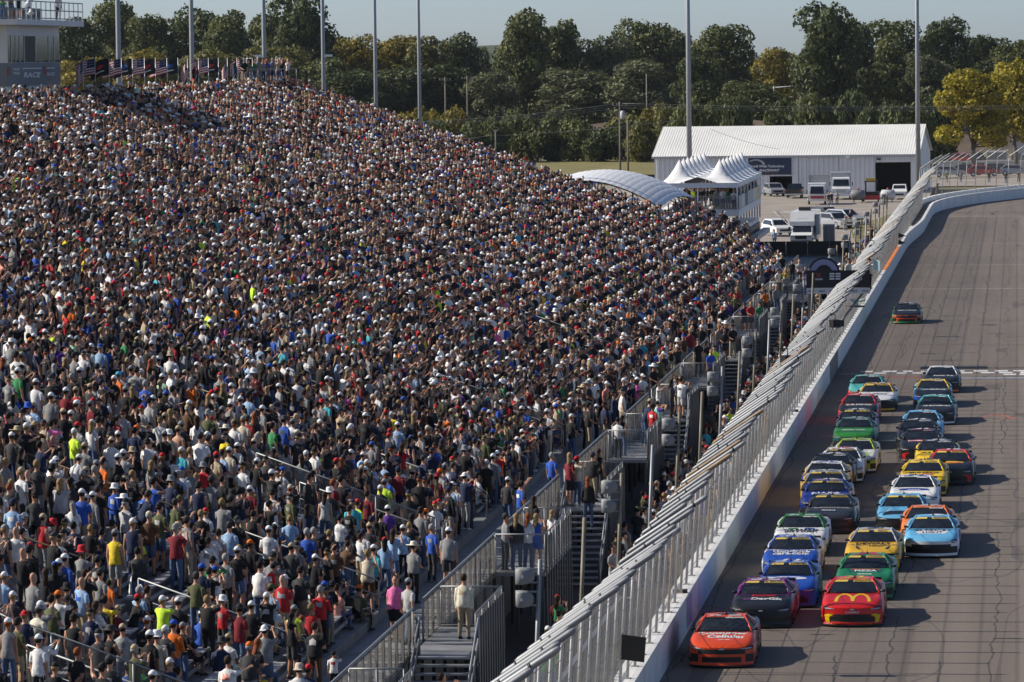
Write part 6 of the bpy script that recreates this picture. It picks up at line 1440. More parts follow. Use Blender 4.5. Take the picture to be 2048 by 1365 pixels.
xs = np.arange(x0, x1, .62); 
def clad(b, xa, xb, za, zb):
    x = xa; i = 0
    while x < xb-1e-3:
        xe_ = min(x+.31, xb); y = YB-(.09 if i % 2 else 0); b.quad((x, y, za), (xe_, y, za), (xe_, y, zb), (x, y, zb))
        b.quad((xe_, YB, za), (xe_, YB-.09, za), (xe_, YB-.09, zb), (xe_, YB, zb)); x = xe_; i += 1
k = 0; edges_ = [x0]+[q for c in cuts for q in c[:2]]+[x1]
for xa, xb in zip(edges_[0::2], edges_[1::2]):
    b = MB(); clad(b, xa, xb, -.3, ze); b.build('wall_panel', 'clad_white', B, loc=OB)
for xa, xb, zt_ in cuts:
    b = MB(); clad(b, xa, xb, zt_, ze); b.build('wall_panel', 'clad_white', B, loc=OB)
for i, ((xa, xb, zt_), nm) in enumerate(zip(cuts, ('open', 'rolled', 'open'))):
    if nm == 'open':
        b = MB(); b.box(xa, xb, YB+4, YB+4.1, -.3, zt_); b.build('shade_board', 'interior_shade', B, loc=OB)  # near-black board set back in the opening, painted as the unlit interior
    else: 
        for j in range(6):
            b = MB(); h_ = (zt_+.3)/6; b.box(xa, xb, YB+.25, YB+.3, -.3+j*h_+.02, -.3+(j+1)*h_); b.build('door_slat', 'roll_door', B, loc=OB)
b = MB(); b.box(x0, x1, YB+dp, YB+dp+.1, -.3, ze); b.build('rear_wall', 'clad_white', B, loc=OB)
for xq in (x0, x1):
    b = MB(); b.prism([(YB, -.3), (YB+dp, -.3), (YB+dp, ze), (YB+dp/2, zr-.05), (YB, ze)], xq-.05, xq+.05, ax='x'); b.build('gable_wall', 'clad_white', B, loc=OB)
# roof sheets with standing ribs
nS = 26; wS = (x1-x0+.8)/nS
for side in (0, 1):
    for i in range(nS):
        xa = x0-.4+i*wS; b = MB(); ya, yb_ = (YB-.35, YB+dp/2) if side == 0 else (YB+dp+.35, YB+dp/2); za = ze-.05
        b.add([(xa, ya, za), (xa+wS, ya, za), (xa+wS, yb_, zr), (xa, yb_, zr)], [(0, 1, 2, 3) if side == 0 else (3, 2, 1, 0)])
        for q in (0, .25, .5, .75): b.box(0, 1, 0, 1, 0, 1, 0, Matrix(((.05, 0, 0, xa+wS*q), (0, yb_-ya, 0, ya), (0, zr-za, .028, za+.002), (0, 0, 0, 1))))
        b.build('roof_sheet', 'roof_white', B, loc=OB)
b = MB(); b.box(x0-.4, x1+.4, YB-.42, YB-.3, ze-.28, ze+.02); b.build('gutter', 'trim_grey', B, loc=OB)
for px in (1594, 1674): b = MB(); xq = bx(px); b.box(xq-.14, xq+.14, YB-.22, YB-.08, -.3, ze-.2); b.build('downpipe', 'white_paint', B, loc=OB)
b = MB(); xa, xb = bx(1497), bx(1583); b.box(xa, xb, YB-.2, YB-.1, bz(350, 1540), bz(315, 1540)); sg = b.build('sign_board', 'sign_navy', B, loc=OB)
sgx = bx(1540); kx = YB/F
t = MB(); put_text(t, 'World Wide Technology', 1, lambda u, v: (bx(1533)+u, YB-.215, bz(333.5, 1540)+v), 0, .03, 0, 72*kx, 6.5*kx); t.build('lettering', 'letter_white', sg)
t = MB(); put_text(t, 'RACEWAY', 1, lambda u, v: (bx(1538)+u, YB-.215, bz(341, 1540)+v), 0, .04, .25, 42*kx, 5*kx); t.build('lettering', 'letter_white', sg)
t = MB()
for a0, a1 in zip(np.linspace(.1, 2.4, 11)[:-1], np.linspace(.1, 2.4, 11)[1:]):
    c0 = (bx(1512), bz(331, 1512)); f_ = lambda a, r: (c0[0]+r*math.cos(a)*1.15, YB-.213, c0[1]+r*math.sin(a)*.75); t.add([f_(a0, 1.05), f_(a1, 1.05), f_(a1, .75+.05*a1), f_(a0, .75+.05*a0)], [(0, 1, 2, 3)])
t.build('arch_mark', 'trim_grey', sg)
t = MB(); t.quad((bx(1517), YB-.213, bz(347, 1540)), (bx(1556), YB-.213, bz(347, 1540)), (bx(1556), YB-.213, bz(346, 1540)), (bx(1517), YB-.213, bz(346, 1540))); t.build('sign_rule', 'tower_red', sg)
for px, py in ((1695, 317), (1757, 320)):
    b = MB(); xq = bx(px); b.box(xq-.15, xq+.35, YB-.7, YB-.1, bz(py, px), bz(py, px)+.2); b.build('wall_lamp', 'white_paint' if px < 1700 else 'black', B, loc=OB)

# ---------- banner fence on the grass, utility poles, wires ----------
mat('banner_dark', (.035, .036, .042), .7, 0, .15, .5); mat('banner_red', (.35, .03, .04), .6, 0, .1)
BF = thing('banner_fence', 'low dark banner fence along the grass strip', 'fence', (-70, 655, -.3)); OF = wl_(BF)
for k in range(9):
    xa = xat(1010+k*34, 655, 350); xb = xat(1043+k*34, 655, 350); b = MB(); b.box(xa, xb, 654.97, 655.03, -.25, 1.05); p_ = b.build('banner', 'banner_dark', BF, loc=OF)
    b = MB(); b.tube([(xa, 655, -.3), (xa, 655, 1.15)], .04, 5); b.build('post', 'galv_dull', BF, loc=OF)
    t = MB(); 
    if k % 3 == 0: t.add([(xa+.7, 654.95, .9), (xa+1.0, 654.95, .9), (xa+1.45, 654.95, .1), (xa+1.15, 654.95, .1)], [(0, 1, 2, 3)]); t.build('banner_mark', 'banner_red', p_)
    else: put_text(t, 'RACEWAY', 1, lambda u, v: ((xa+xb)/2+u, 654.95, .42+v), 0, .02, .25, 1.6, .32); t.build('lettering', 'trim_grey', p_)
g = MB(); g.quad((-130, 690, -.28), (-40, 690, -.28), (-40, 806, -.28), (-130, 806, -.28)); rough_ground_mat('lush_grass', ((.13, .115, .035), (.20, .17, .05)), .2); g.build('grass_field', 'lush_grass', kind='structure')
mat('wood_pole', (.20, .18, .15), .9, 0, .2)
UP_ = [(890, 155, 232, 860, 1, 'with crossarm, leftmost in the wood'), (934, 152, 215, 880, 1, 'with crossarm beside the bare tree'), (980, 150, 225, 900, 1, 'with crossarm left of the cottonwood'), (1019, 152, 200, 900, 0, 'plain, just left of the cottonwood trunk'), (1293, 148, 200, 890, 0, 'plain, in front of the grey-green trees'),
       (991, 262, 335, 700, 2, 'short with lamp head at the grass strip'), (1239, 204, 345, 680, 1, 'with transformer left of the white building'), (1255, 240, 338, 690, 0, 'plain, beside the transformer pole'), (1118, 262, 300, 0, 0, '')]
for px, top, bot, Y, arm, lab in UP_:
    if not Y: continue
    q_ = ony(px, top, Y); x, zt_ = q_.x, q_.z
    P = thing('utility_pole', f'wooden utility pole {lab}', 'utility pole', (x, Y, -.3), group='utility poles'); b = MB(); b.tube([(0, 0, 0), (0, 0, zt_+.3)], [.17, .12], 7); b.build('shaft', 'wood_pole', P)
    if arm == 1:
        b = MB(); b.box(-1.2, 1.2, -.07, .07, zt_-.35, zt_-.2); b.build('crossarm', 'wood_pole', P)
        for q in (-1, -.4, .4, 1): b = MB(); b.tube([(q, 0, zt_-.2), (q, 0, zt_+.05)], .05, 5); b.build('insulator', 'trim_grey', P)
    if arm == 2: b = MB(); b.box(-.3, .3, -.15, .15, zt_+.2, zt_+.42); b.build('lamp_head', 'trim_grey', P)
    if px == 1239: b = MB(); b.tube([(.45, -.1, zt_-2.4), (.45, -.1, zt_-2.2), (.45, -.1, zt_-1.2), (.45, -.1, zt_-1.05)], [.2, .36, .36, .15], 10); b.build('transformer', 'trim_grey', P)
def wire(p0, p1, Y, sag, lab, r=.025):
    a = ony(*p0, Y); c = ony(*p1, Y); path = [a.lerp(c, q)+Vector((0, 0, -sag*4*q*(1-q))) for q in np.linspace(0, 1, 14)]
    b = MB(); b.tube(path, r, 4); b.build('power_line', 'galv_dull', None, label=lab, cat='wire', group='power lines')
for k, (dy0, dy1) in enumerate(((0, 0), (4, 4), (9, 7))):
    wire((1239, 207+dy0), (780, 246+dy1), 680, .5, f'overhead wire left of the transformer pole, {CNT[k]} from the top'); wire((1239, 207+dy0), (2060, 211+dy1), 680, .4, f'overhead wire above the white roof, {CNT[k]} from the top')
wire((1420, 258), (1560, 299), 585, .3, 'thin cable crossing the white roof', .02); wire((991, 272), (1380, 238), 700, .3, 'thin wire from the short lamp pole'); wire((870, 280), (991, 270), 700, .2, 'thin wire left of the short lamp pole')
SG = thing('traffic_signal', 'distant traffic signal mast above the white roof', 'traffic signal', (ony(1548, 200, 900).x, 900, -.3)); q0 = HC-(172-116)/10.0
b = MB(); b.tube([(0, 0, 0), (0, 0, q0+.3)], .15, 6); b.build('mast', 'trim_grey', SG); b = MB(); b.tube([(0, 0, q0), (7.4, 0, q0+.5)], .09, 6); b.build('arm', 'trim_grey', SG); mat('signal_yellow', (.5, .35, .05), .5)
b = MB(); b.box(4.4, 4.8, -.2, .2, q0-.5, q0+.8); b.build('signal_head', 'signal_yellow', SG)

# ---------- raised platform at the top of the stand ----------
xp = row_x(NR)-.2; ya_, yb_ = yat(495, xp, 167), yat(590, xp, 167); zf = (CAMP+ray(540, 167)*(xp/ray(540, 167).x)).z
RP = thing('raised_platform', 'narrow raised platform crowded with watchers at the top of the stand', 'platform', (xp, ya_, row_z(NR-1))); OR = wl_(RP)
b = MB(); b.box(xp-1.4, xp+.2, ya_, yb_, zf-.12, zf); b.build('floor', 'galvanised', RP, loc=OR)
for y in np.linspace(ya_+.2, yb_-.2, 7):
    b = MB(); b.tube([(xp+.1, y, row_z(NR-1)-.3), (xp+.1, y, zf-.1)], .05, 5); b.build('leg', 'galv_dull', RP, loc=OR); b = MB(); b.tube([(xp+.15, y, zf), (xp+.15, y, zf+1.0)], .03, 5); b.build('rail_post', 'galv_dull', RP, loc=OR)
b = MB(); b.tube([(xp+.15, ya_, zf+1.0), (xp+.15, yb_, zf+1.0)], .03, 5); b.build('rail', 'galv_dull', RP, loc=OR)
EXTRA_CROWD += [(xp-random.uniform(.2, 1.2), y, zf, False, -9) for y in np.arange(ya_+.3, yb_-.3, .42)]
# ================= midground: canopy, hospitality deck, flag stand, vehicles =================
def at(px, py, Y): return ony(px, py, Y)
# ---------- arched canopy ----------
CA = thing('arched_canopy', 'white ribbed arched canopy on a steel truss at the end of the stand', 'canopy', (-29, 345, 0)); OC = wl_(CA)
mat('canopy_white', (.74, .75, .77), .45, .0, .06, .8)
NA = 16; YA, YN = 334.0, 352.0
def arch_pt(u, y, up=0.0):        # u 0..1 from left to right; the front edge droops lower on the right
    a = at(1112, 368, YA); c = at(1322, 416, YA); x = a.x+(c.x-a.x)*u; z = a.z+(c.z-a.z)*u+1.15*math.sin(math.pi*(.12+.88*u))**.9-1.15*math.sin(math.pi*.12)**.9*(1-u)
    v = (y-YA)/(YN-YA); return Vector((x+1.3*v, y, z+.55*math.sin(math.pi*v)*.9+.05*v+up))
for i in range(NA):
    for j in range(7):
        b = MB(); u0, u1 = i/NA, (i+1)/NA; ya, yb = YA+(YN-YA)*j/7, YA+(YN-YA)*(j+1)/7; rg = []
        nn = 4; o = len(b.v)
        for q in range(nn+1):
            yy = ya+(yb-ya)*q/nn; bul = .05*math.sin(math.pi*q/nn)
            for w in range(3):
                uu = u0+(u1-u0)*w/2; b.v.append(tuple(arch_pt(uu, yy, bul+.03*math.sin(math.pi*w/2))))
        for q in range(nn):
            for w in range(2): b.f.append((q*3+w, q*3+w+1, (q+1)*3+w+1, (q+1)*3+w)); b.m.append(0); b.sm.append(True)
        b.build('roof_panel', 'canopy_white', CA, loc=OC)
for y in (YA+.2, (YA+YN)/2, YN-.2):
    b = MB(); top = [arch_pt(u, y, -.1) for u in np.linspace(0, 1, 13)]; bot = [p+Vector((0, 0, -.55)) for p in top]
    b.tube(top, .05, 5); b.tube(bot, .045, 5)
    for k in range(12): b.tube([top[k], bot[k+1]] if k % 2 else [bot[k], top[k+1]], .03, 4)
    b.build('truss', 'galv_dull', CA, loc=OC)
    for u in (0.02, .55, .98):
        p = arch_pt(u, y, -.6); b = MB(); b.tube([(p.x, p.y, 0), p], .07, 6); b.build('column', 'galv_dull', CA, loc=OC)
for k in range(6):
    y = YA+(YN-YA)*k/5; p = arch_pt(1.0, y, -.1); b = MB(); b.tube([p, p+Vector((.1, 0, -1.6))], .05, 5); b.build('hanging_strut', 'black', CA, loc=OC)
# ---------- hospitality deck with peaked tent ----------
HD_ = thing('hospitality_deck', 'white two-level viewing deck with railings and banner front', 'platform', (-22, 372, 0)); OH = wl_(HD_)
DY0, DY1 = 372.0, 404.0; s0 = F/DY0
dx0, dx1 = at(1385, 400, DY0).x, at(1478, 420, DY0).x; dz = at(1440, 420, DY0).z; lz = at(1470, 463, DY0).z
b = MB(); b.box(dx0-3, dx1, DY0, DY1, dz-.55, dz); b.build('upper_floor', 'white_vinyl', HD_, loc=OH)
b = MB(); b.box(dx0-3, dx1-.2, DY0+.3, DY1, lz-.35, lz); b.build('lower_floor', 'white_vinyl', HD_, loc=OH)
b = MB(); b.box(dx0-3, dx1-.1, DY0+.4, DY1, .02, lz-.36); b.build('base_skirt', 'black', HD_, loc=OH)
for k, y in enumerate(np.linspace(DY0+.2, DY1-.2, 9)):
    b = MB(); b.box(dx1-.16, dx1-.02, y-.07, y+.07, lz, dz-.55); b.build('column', 'white_vinyl', HD_, loc=OH)
b = MB(); b.box(dx0+.2, dx0+.5, DY0+.1, DY0+.3, lz-.3, dz-.5); b.build('column', 'white_vinyl', HD_, loc=OH)
for xq in np.linspace(dx0, dx1, 34):
    b = MB(); b.box(xq-.02, xq+.02, DY0+.03, DY0+.07, dz, dz+1.1); b.build('baluster', 'galvanised', HD_, loc=OH)
for zq in (.12, 1.1): b = MB(); b.box(dx0-2, dx1, DY0+.02, DY0+.08, dz+zq-.03, dz+zq+.03); b.build('rail', 'galvanised', HD_, loc=OH)
for k in range(8):
    ya, yb = DY0+k*4, DY0+k*4+3.9; b = MB(); b.box(dx1-.03, dx1+.03, ya, yb, dz+.05, dz+1.15); b.build('banner_panel', ('trim_grey', 'roll_door', 'banner_yellow', 'trim_grey')[k % 4] if k != 2 else 'sign_navy', HD_, loc=OH)
b = MB(); b.box(dx1+.2, dx1+.8, DY0+2, DY1, lz-1.3, lz-.9); b.build('fascia', 'trim_grey', HD_, loc=OH)
EXTRA_CROWD += [(random.uniform(dx0-1, dx1-.5), random.uniform(DY0+.6, DY1-1), dz, False, -9) for k in range(60)]+[(dx1-.5, y, dz, False, -9) for y in np.arange(DY0+1, DY1, .7)]
TE = thing('peaked_tent', 'white tent with two rows of seven peaks over the viewing deck', 'tent', (-22, 372, dz)); OE = wl_(TE)
tx0, tx1 = at(1316, 362, DY0).x, at(1478, 362, DY0).x; tz = at(1450, 366, DY0).z; tp = at(1420, 318, DY0+2).z
NP = 7; Lm = (DY1-DY0+2)/NP
for c in range(2):
    xa, xb = tx0+(tx1-tx0)*c/2, tx0+(tx1-tx0)*(c+1)/2; cx = (xa+xb)/2
    for k in range(NP):
        ya = DY0-1+k*Lm; cy = ya+Lm/2; b = MB(); n = 6; o = 0; m = 8
        for i in range(m+1):
            for j in range(m+1):
                u, v = i/m, j/m; e = max(abs(u-.5), abs(v-.5))*2; h = (1-e)**1.9; ax_ = xa+(xb-xa)*u; ay_ = ya+Lm*v
                # inner edges stay high between neighbouring peaks, outer edges drop to the eave
                inner = 0
                if (c == 0 and u > .5) or (c == 1 and u < .5): inner = .30*(abs(u-.5)*2)
                b.v.append((ax_, ay_, tz+(tp-tz)*max(h, inner*.9)))
        for i in range(m):
            for j in range(m): b.f.append((i*(m+1)+j, (i+1)*(m+1)+j, (i+1)*(m+1)+j+1, i*(m+1)+j+1)); b.m.append(0); b.sm.append(True)
        b.build('canopy_peak', 'white_vinyl', TE, loc=OE)
b = MB(); b.box(tx0, tx1, DY0-1.02, DY0-.98, tz-.38, tz+.02); b.build('valance', 'white_vinyl', TE, loc=OE)
b = MB(); b.box(tx1-.02, tx1+.02, DY0-1, DY1+1, tz-.38, tz+.02); b.build('valance', 'white_vinyl', TE, loc=OE)
for x in (tx0+.1, (tx0+tx1)/2, tx1-.1):
    for k in range(0, NP+1, 1):
        y = DY0-.9+k*(Lm*.985); b = MB(); b.tube([(x, y, dz), (x, y, tz)], .06, 6); b.build('tent_pole', 'white_vinyl', TE, loc=OE)
b = MB(); b.box(dx0-3, dx1-3, DY1-.3, DY1-.2, dz, tz-.2); b.build('rear_wall', 'banner_dark', TE, loc=OE)
# side stand beside the deck: dark scaffold wall with a row of watchers
SS = thing('side_bleacher', 'small dark bleacher with black side wall next to the hospitality deck', 'bleacher', (-24, 350, 0)); OS = wl_(SS)
for i in range(6):
    b = MB(); b.box(-27.5+i*1.0, -26.5+i*1.0, 352, 371, 4.6-i*.4, 4.7-i*.4); b.build('tread', 'deck_alu', SS, loc=OS)
b = MB(); b.prism([(-27.5, .02), (-21.4, .02), (-21.4, 3.4), (-27.5, 5.2)], 351.8, 351.95); b.build('side_wall', 'black', SS, loc=OS)
b = MB(); b.box(-21.5, -21.35, 351.9, 371.2, .02, 3.3); b.build('front_wall', 'black', SS, loc=OS)
EXTRA_CROWD += [(-27+i+.0, y, 4.7-i*.4, False, -9) for i in range(6) for y in np.arange(352.5, 370.5, .62) if random.random() < .85]
# ---------- flag stand ----------
FY = 257.0; fx0, fx1 = at(1613, 560, FY).x, at(1740, 560, FY).x; fz0, fz1 = at(1680, 576, FY).z, at(1680, 541, FY).z
FS = thing('flag_stand', 'black flag stand box with sponsor panel overhanging the wall at the start line', 'flag stand', (-11.5, FY, .1)); OF2 = wl_(FS)
b = MB(); b.box(fx0, fx1, FY, FY+2.2, fz0-.25, fz0-.1); b.build('floor', 'galv_dull', FS, loc=OF2)
b = MB(); b.box(fx0, fx1, FY-.04, FY, fz0, fz1); pn = b.build('front_panel', 'black', FS, loc=OF2)
b = MB(); b.box(fx0, fx1, FY-.05, FY+.02, fz0-.34, fz0-.01); b.build('sponsor_strip', 'roll_door', FS, loc=OF2)
k_ = FY/F
for px in np.linspace(1622, 1730, 6):
    t = MB(); put_text(t, 'RACE', 1, lambda u, v: (at(px, 560, FY).x+u, FY-.06, fz0-.18+v), 0, .02, .2, 12*k_, 4*k_); t.build('lettering', 'sign_navy', pn)
def ftx(s_, px, py, w, h, m_, sh=.0):
    c = at(px, py, FY); t = MB(); put_text(t, s_, 1, lambda u, v: (c.x+u, FY-.055, c.z+v), 0, .05, sh, w*k_, h*k_); t.build('lettering', m_, pn)
ftx('is', 1722, 550, 8, 7, 'letter_white', .1); ftx('UD', 1717, 558, 14, 7, 'letter_white', .1); ftx('RACEWAY', 1638, 559, 16, 3.5, 'letter_white', .2); ftx('X', 1637, 551, 12, 9, 'tower_red', .0)
for i in range(3):
    for j in range(2):
        c = at(1664+j*12, 548+i*5, FY); b = MB(); b.box(c.x-.14, c.x+.14, FY-.058, FY-.05, c.z-.045, c.z+.045); b.build('score_tile', 'letter_white', pn)
for xq in (fx0+.1, fx1-.1):
    for yq in (FY+.05, FY+2.1): b = MB(); b.box(xq-.05, xq+.05, yq-.05, yq+.05, .1 if xq < -11 else fz0-.3, fz1+.05); b.build('post', 'galv_dull', FS, loc=OF2)
b = MB(); b.tube([(fx0, FY+.9, .2), (fx1-.4, FY+.9, fz0-.3)], .06, 6); b.build('brace', 'galv_dull', FS, loc=OF2)
AS = thing('arch_sign', 'dark arch-shaped sign with pale lavender bands behind the flag stand', 'sign', (at(1648, 540, FY+3).x, FY+3, fz1-.3)); mat('lavender', (.30, .31, .48), .5, 0, .05)
def arch(b, r0, r1, y0, y1, mi=0, n=20):
    for a0, a1 in zip(np.linspace(0, math.pi, n)[:-1], np.linspace(0, math.pi, n)[1:]):
        q = [(r*math.cos(a), y, r*1.0*math.sin(a)) for y in (y0, y1) for r, a in ((r0, a0), (r1, a0), (r1, a1), (r0, a1))]
        b.add(q, [(0, 1, 2, 3), (7, 6, 5, 4), (1, 5, 6, 2), (0, 3, 7, 4)], mi)
b = MB(); arch(b, 0, .92, 0, .12); b.build('arch_board', 'black', AS); 
b = MB(); arch(b, .48, .80, -.02, -.005); b.build('arch_band', 'lavender', AS)
for px, py, lab, w in ((1697, 512, 'flag marshal in cream jacket and black cap raising a right arm on the stand', True), (1738, 521, 'flag marshal in cream jacket leaning over the wall holding a pale flag', False)):
    p = at(px, py, FY+.7); put_person(p.x, FY+.7, fz0-.1, -.9 if w else -.6, 'cream', 'cap', 'black', 'jeans', 'black', 'wave' if w else 'point', top='long', label=lab, size='l')
P = thing('signal_flag', 'pale turquoise signal flag held over the fence by the flag marshal', 'flag', tuple(at(1746, 528, FY))); mat('pale_teal', (.5, .72, .70), .7)
b = MB(); b.tube([(-.3, 0, -.35), (.0, 0, .3)], .015, 5); b.build('stick', 'wood_pole', P); b = MB(); b.v = [(0+.4*u, .06*math.sin(u*5), .3-.6*v-.15*u) for u in np.linspace(0, 1, 5) for v in np.linspace(0, 1, 5)]
for i in range(4):
    for j in range(4): b.f.append((i*5+j, i*5+j+1, (i+1)*5+j+1, (i+1)*5+j)); b.m.append(0); b.sm.append(True)
b.build('cloth', 'pale_teal', P)
# ---------- things hung on the catch fence ----------
def on_fence(px, py, X): 
    d = ray(px, py); return CAMP+d*(X/d.x)
p = on_fence(1265, 1297, -10.1); P = thing('black_board', 'square black board tied to the catch fence near the bottom edge', 'board', tuple(p)); P.rotation_euler = (R_(3), R_(6), R_(-10))
b = MB(); b.box(-.34, .34, -.03, .03, -.33, .33); b.build('board', 'black', P)
for sx in (-1, 1): b = MB(); b.tube([(sx*.3, 0, .33), (sx*.3, .15, .5)], .012, 4); b.build('tie', 'galv_dull', P)
CAMS = [(1575, 722, -9.6, 'black and grey camera box clamped to the fence top left of the stair crowd'), (1670, 648, -9.9, 'black trackside camera with hanging cable on the fence'), (1748, 497, -9.5, 'round black camera housing near the orange wall cap')]
for px, py, X, lab in CAMS:
    p = on_fence(px, py, X); P = thing('trackside_camera', lab, 'camera', tuple(p)); P.rotation_euler = (0, 0, R_(25)); sc = 1.15
    b = MB(); b.box(-.22, .2, -.3, .3, -.2, .22); b.build('housing', 'black', P); b = MB(); b.tube([(0, -.3, 0), (0, -.36, 0), (0, -.48, .0)], [.12, .14, .13], 10); b.build('lens', 'black_gloss', P)
    b = MB(); b.box(.2, .5, -.08, .2, -.16, .18); b.build('side_unit', 'grey_plastic' if px == 1575 else 'black', P); b = MB(); b.tube([(0, 0, .2), (.05, .1, .5), (-.5, .1, .52)], .03, 5); b.build('bracket', 'black', P)
    b = MB(); b.tube([(-.1, 0, -.2), (-.35, 0, -.7), (-.1, 0, -1.0), (.3, 0, -.6)], .018, 5); b.build('cable', 'black', P)
p = on_fence(1715, 607, -9.6); P = thing('fence_tray', 'pale green tilted plastic sheet on a black tray fixed to the fence', 'tray', tuple(p)); mat('pale_green', (.45, .50, .42), .4, 0, .15)
b = MB(); b.box(-.42, .42, -.25, .25, -.22, -.14); b.build('tray', 'black', P); b = MB(); b.add([(-.5, -.2, .28), (-.1, -.22, -.12), (.45, -.1, -.05), (.5, .2, .3), (.0, .25, .22)], [(0, 1, 4), (1, 2, 4), (2, 3, 4)]); b.build('sheet', 'pale_green', P); b = MB(); b.tube([(-.42, 0, -.18), (-1.1, 0, -.1)], .02, 5); b.build('bracket', 'galv_dull', P)
for k, py in enumerate((472, 486)):
    p = on_fence(1803, py, -9.8); P = thing('wedge_marker', f'black triangular marker on the fence, {"upper" if k == 0 else "lower"} of two', 'marker', tuple(p), group='triangular fence markers')
    b = MB(); b.prism([(-.25, -.2), (.35, 0), (-.25, .25)], -.05, .05); b.build('board', 'black', P); b = MB(); b.tube([(-.25, 0, 0), (-.5, 0, 0)], .02, 4); b.build('clamp', 'galv_dull', P)
# ---------- vehicles ----------
mat('veh_white', (.74, .74, .73), .3, 0, .03, coat=.3); mat('veh_black', (.012, .012, .014), .25, 0, .05, coat=.4); mat('veh_red', (.42, .03, .03), .35, 0, .03); mat('veh_silver', (.35, .36, .38), .3, .4, .03); mat('tail_red', (.35, .02, .02), .3); mat('chrome', (.5, .5, .52), .25, .8, 0)
def wheels(P, ys, w, r=.38):
    for y in ys:
        for s in (-1, 1):
            b = MB(); b.tube([(s*(w-.12), y, r), (s*(w+.1), y, r)], r, 12); t = b.build('wheel', 'tyre', P); b = MB(); b.tube([(s*(w+.1), y, r), (s*(w+.12), y, r)], r*.55, 8); b.build('rim', 'chrome', t)
def side_body(name, P, pts, w, m_, taper=.0):
    """side outline (y,z) pushed to width 2w"""
    b = MB(); n = len(pts); zs = [p[1] for p in pts]; zm = max(zs)
    vs = [(s*(w-taper*max(0, (z-1.0))/(max(zm-1.0, .01))), y, z) for s in (-1, 1) for y, z in pts]
    b.add(vs, [tuple(range(n)), tuple(range(n, 2*n))[::-1]]+[(i, n+i, n+(i+1) % n, (i+1) % n) for i in range(n)]); return b.build(name, m_, P)
def glass(P, q, nm='window'): b = MB(); b.add(q, [(0, 1, 2, 3)]); return b.build(nm, 'glass_dark', P)
def suv(px, py, Y, m_, lab, rear=False, rot=0.0, name='parked_car', cat='car', pickup=False):
    x = at(px, py, Y).x; P = thing(name, lab, cat, (x, Y, 0), rot+(math.pi if rear else 0), 'vehicles in the lot')
    if pickup: pts = [(-2.6, .35), (-2.6, .95), (-1.3, 1.12), (-.7, 1.75), (.9, 1.8), (1.05, 1.15), (2.9, 1.15), (2.9, .4)]
    else: pts = [(-2.3, .35), (-2.3, .85), (-1.2, 1.02), (-.5, 1.62), (1.6, 1.66), (2.3, 1.15), (2.35, .4)]
    side_body('body', P, pts, .95, m_, .16)
    f = lambda y: 0; i0, i1 = (2, 3)
    (ya, za), (yb, zb) = pts[2], pts[3]; d = .02
    glass(P, [(-.78, ya+.08, za+.06+d), (.78, ya+.08, za+.06+d), (.70, yb-.06, zb-.06+d), (-.70, yb-.06, zb-.06+d)], 'windshield')
    yr, zr_ = pts[4]; yr2, zr2 = pts[5]; glass(P, [(.70, yr+.06+(.02), zr_-.08), (-.70, yr+.06+.02, zr_-.08), (-.76, yr2-.04+.03, zr2+.06), (.76, yr2-.04+.03, zr2+.06)], 'rear_window')
    for s in (-1, 1):
        q = [(s*.955, ya+.35, za+.06), (s*.955, yr2-.35, zr2+.04), (s*.85, yr-.1, zr_-.1), (s*.85, yb+.1, zb-.1)]; glass(P, q if s > 0 else q[::-1], 'side_window')
        b = MB(); b.box(s*.86-.1, s*.86+.1, pts[0][0]-.02, pts[0][0]+.02, .68, .84); b.build('headlight', 'lamp', P); b = MB(); ye = pts[-2][0] if not pickup else 2.9; b.box(s*.86-.08, s*.86+.08, 2.28 if not pickup else 2.88, 2.37 if not pickup else 2.93, .8, 1.08); b.build('tail_light', 'tail_red', P)
        b = MB(); b.box(s*1.0-.08, s*1.0+.1, ya+.3, ya+.42, za, za+.18); b.build('mirror', 'black', P)
    b = MB(); b.box(-.6, .6, pts[0][0]-.03, pts[0][0], .5, .7); b.build('grille', 'grille', P); b = MB(); yq = 2.36 if not pickup else 2.92; b.box(-.95, .95, yq, yq+.1, .38, .58); b.build('rear_bumper', 'chrome' if pickup else m_, P)
    wheels(P, (-1.5, 1.6 if not pickup else 1.8), .85); return P
suv(1590, 385, 575, 'veh_black', 'black pickup truck parked tail-on by the dark doorway', True, pickup=True, name='pickup_truck', cat='truck')
suv(1799, 375, 566, 'veh_white', 'white pickup truck at the big dark doorway', False, pickup=True, name='pickup_truck', cat='truck')
suv(1548, 380, 583, 'veh_silver', 'silver car parked in the left doorway', False, .3)
suv(1668, 418, 470, 'veh_silver', 'silver car parked right of the motorhome', False, .7); suv(1650, 410, 488, 'veh_black', 'black car parked behind the motorhome', False, .8); suv(1688, 420, 480, 'veh_silver', 'silver car at the end of the parked row', False, .9)
suv(1555, 425, 452, 'veh_white', 'white car left of the motorhome', False, .4)
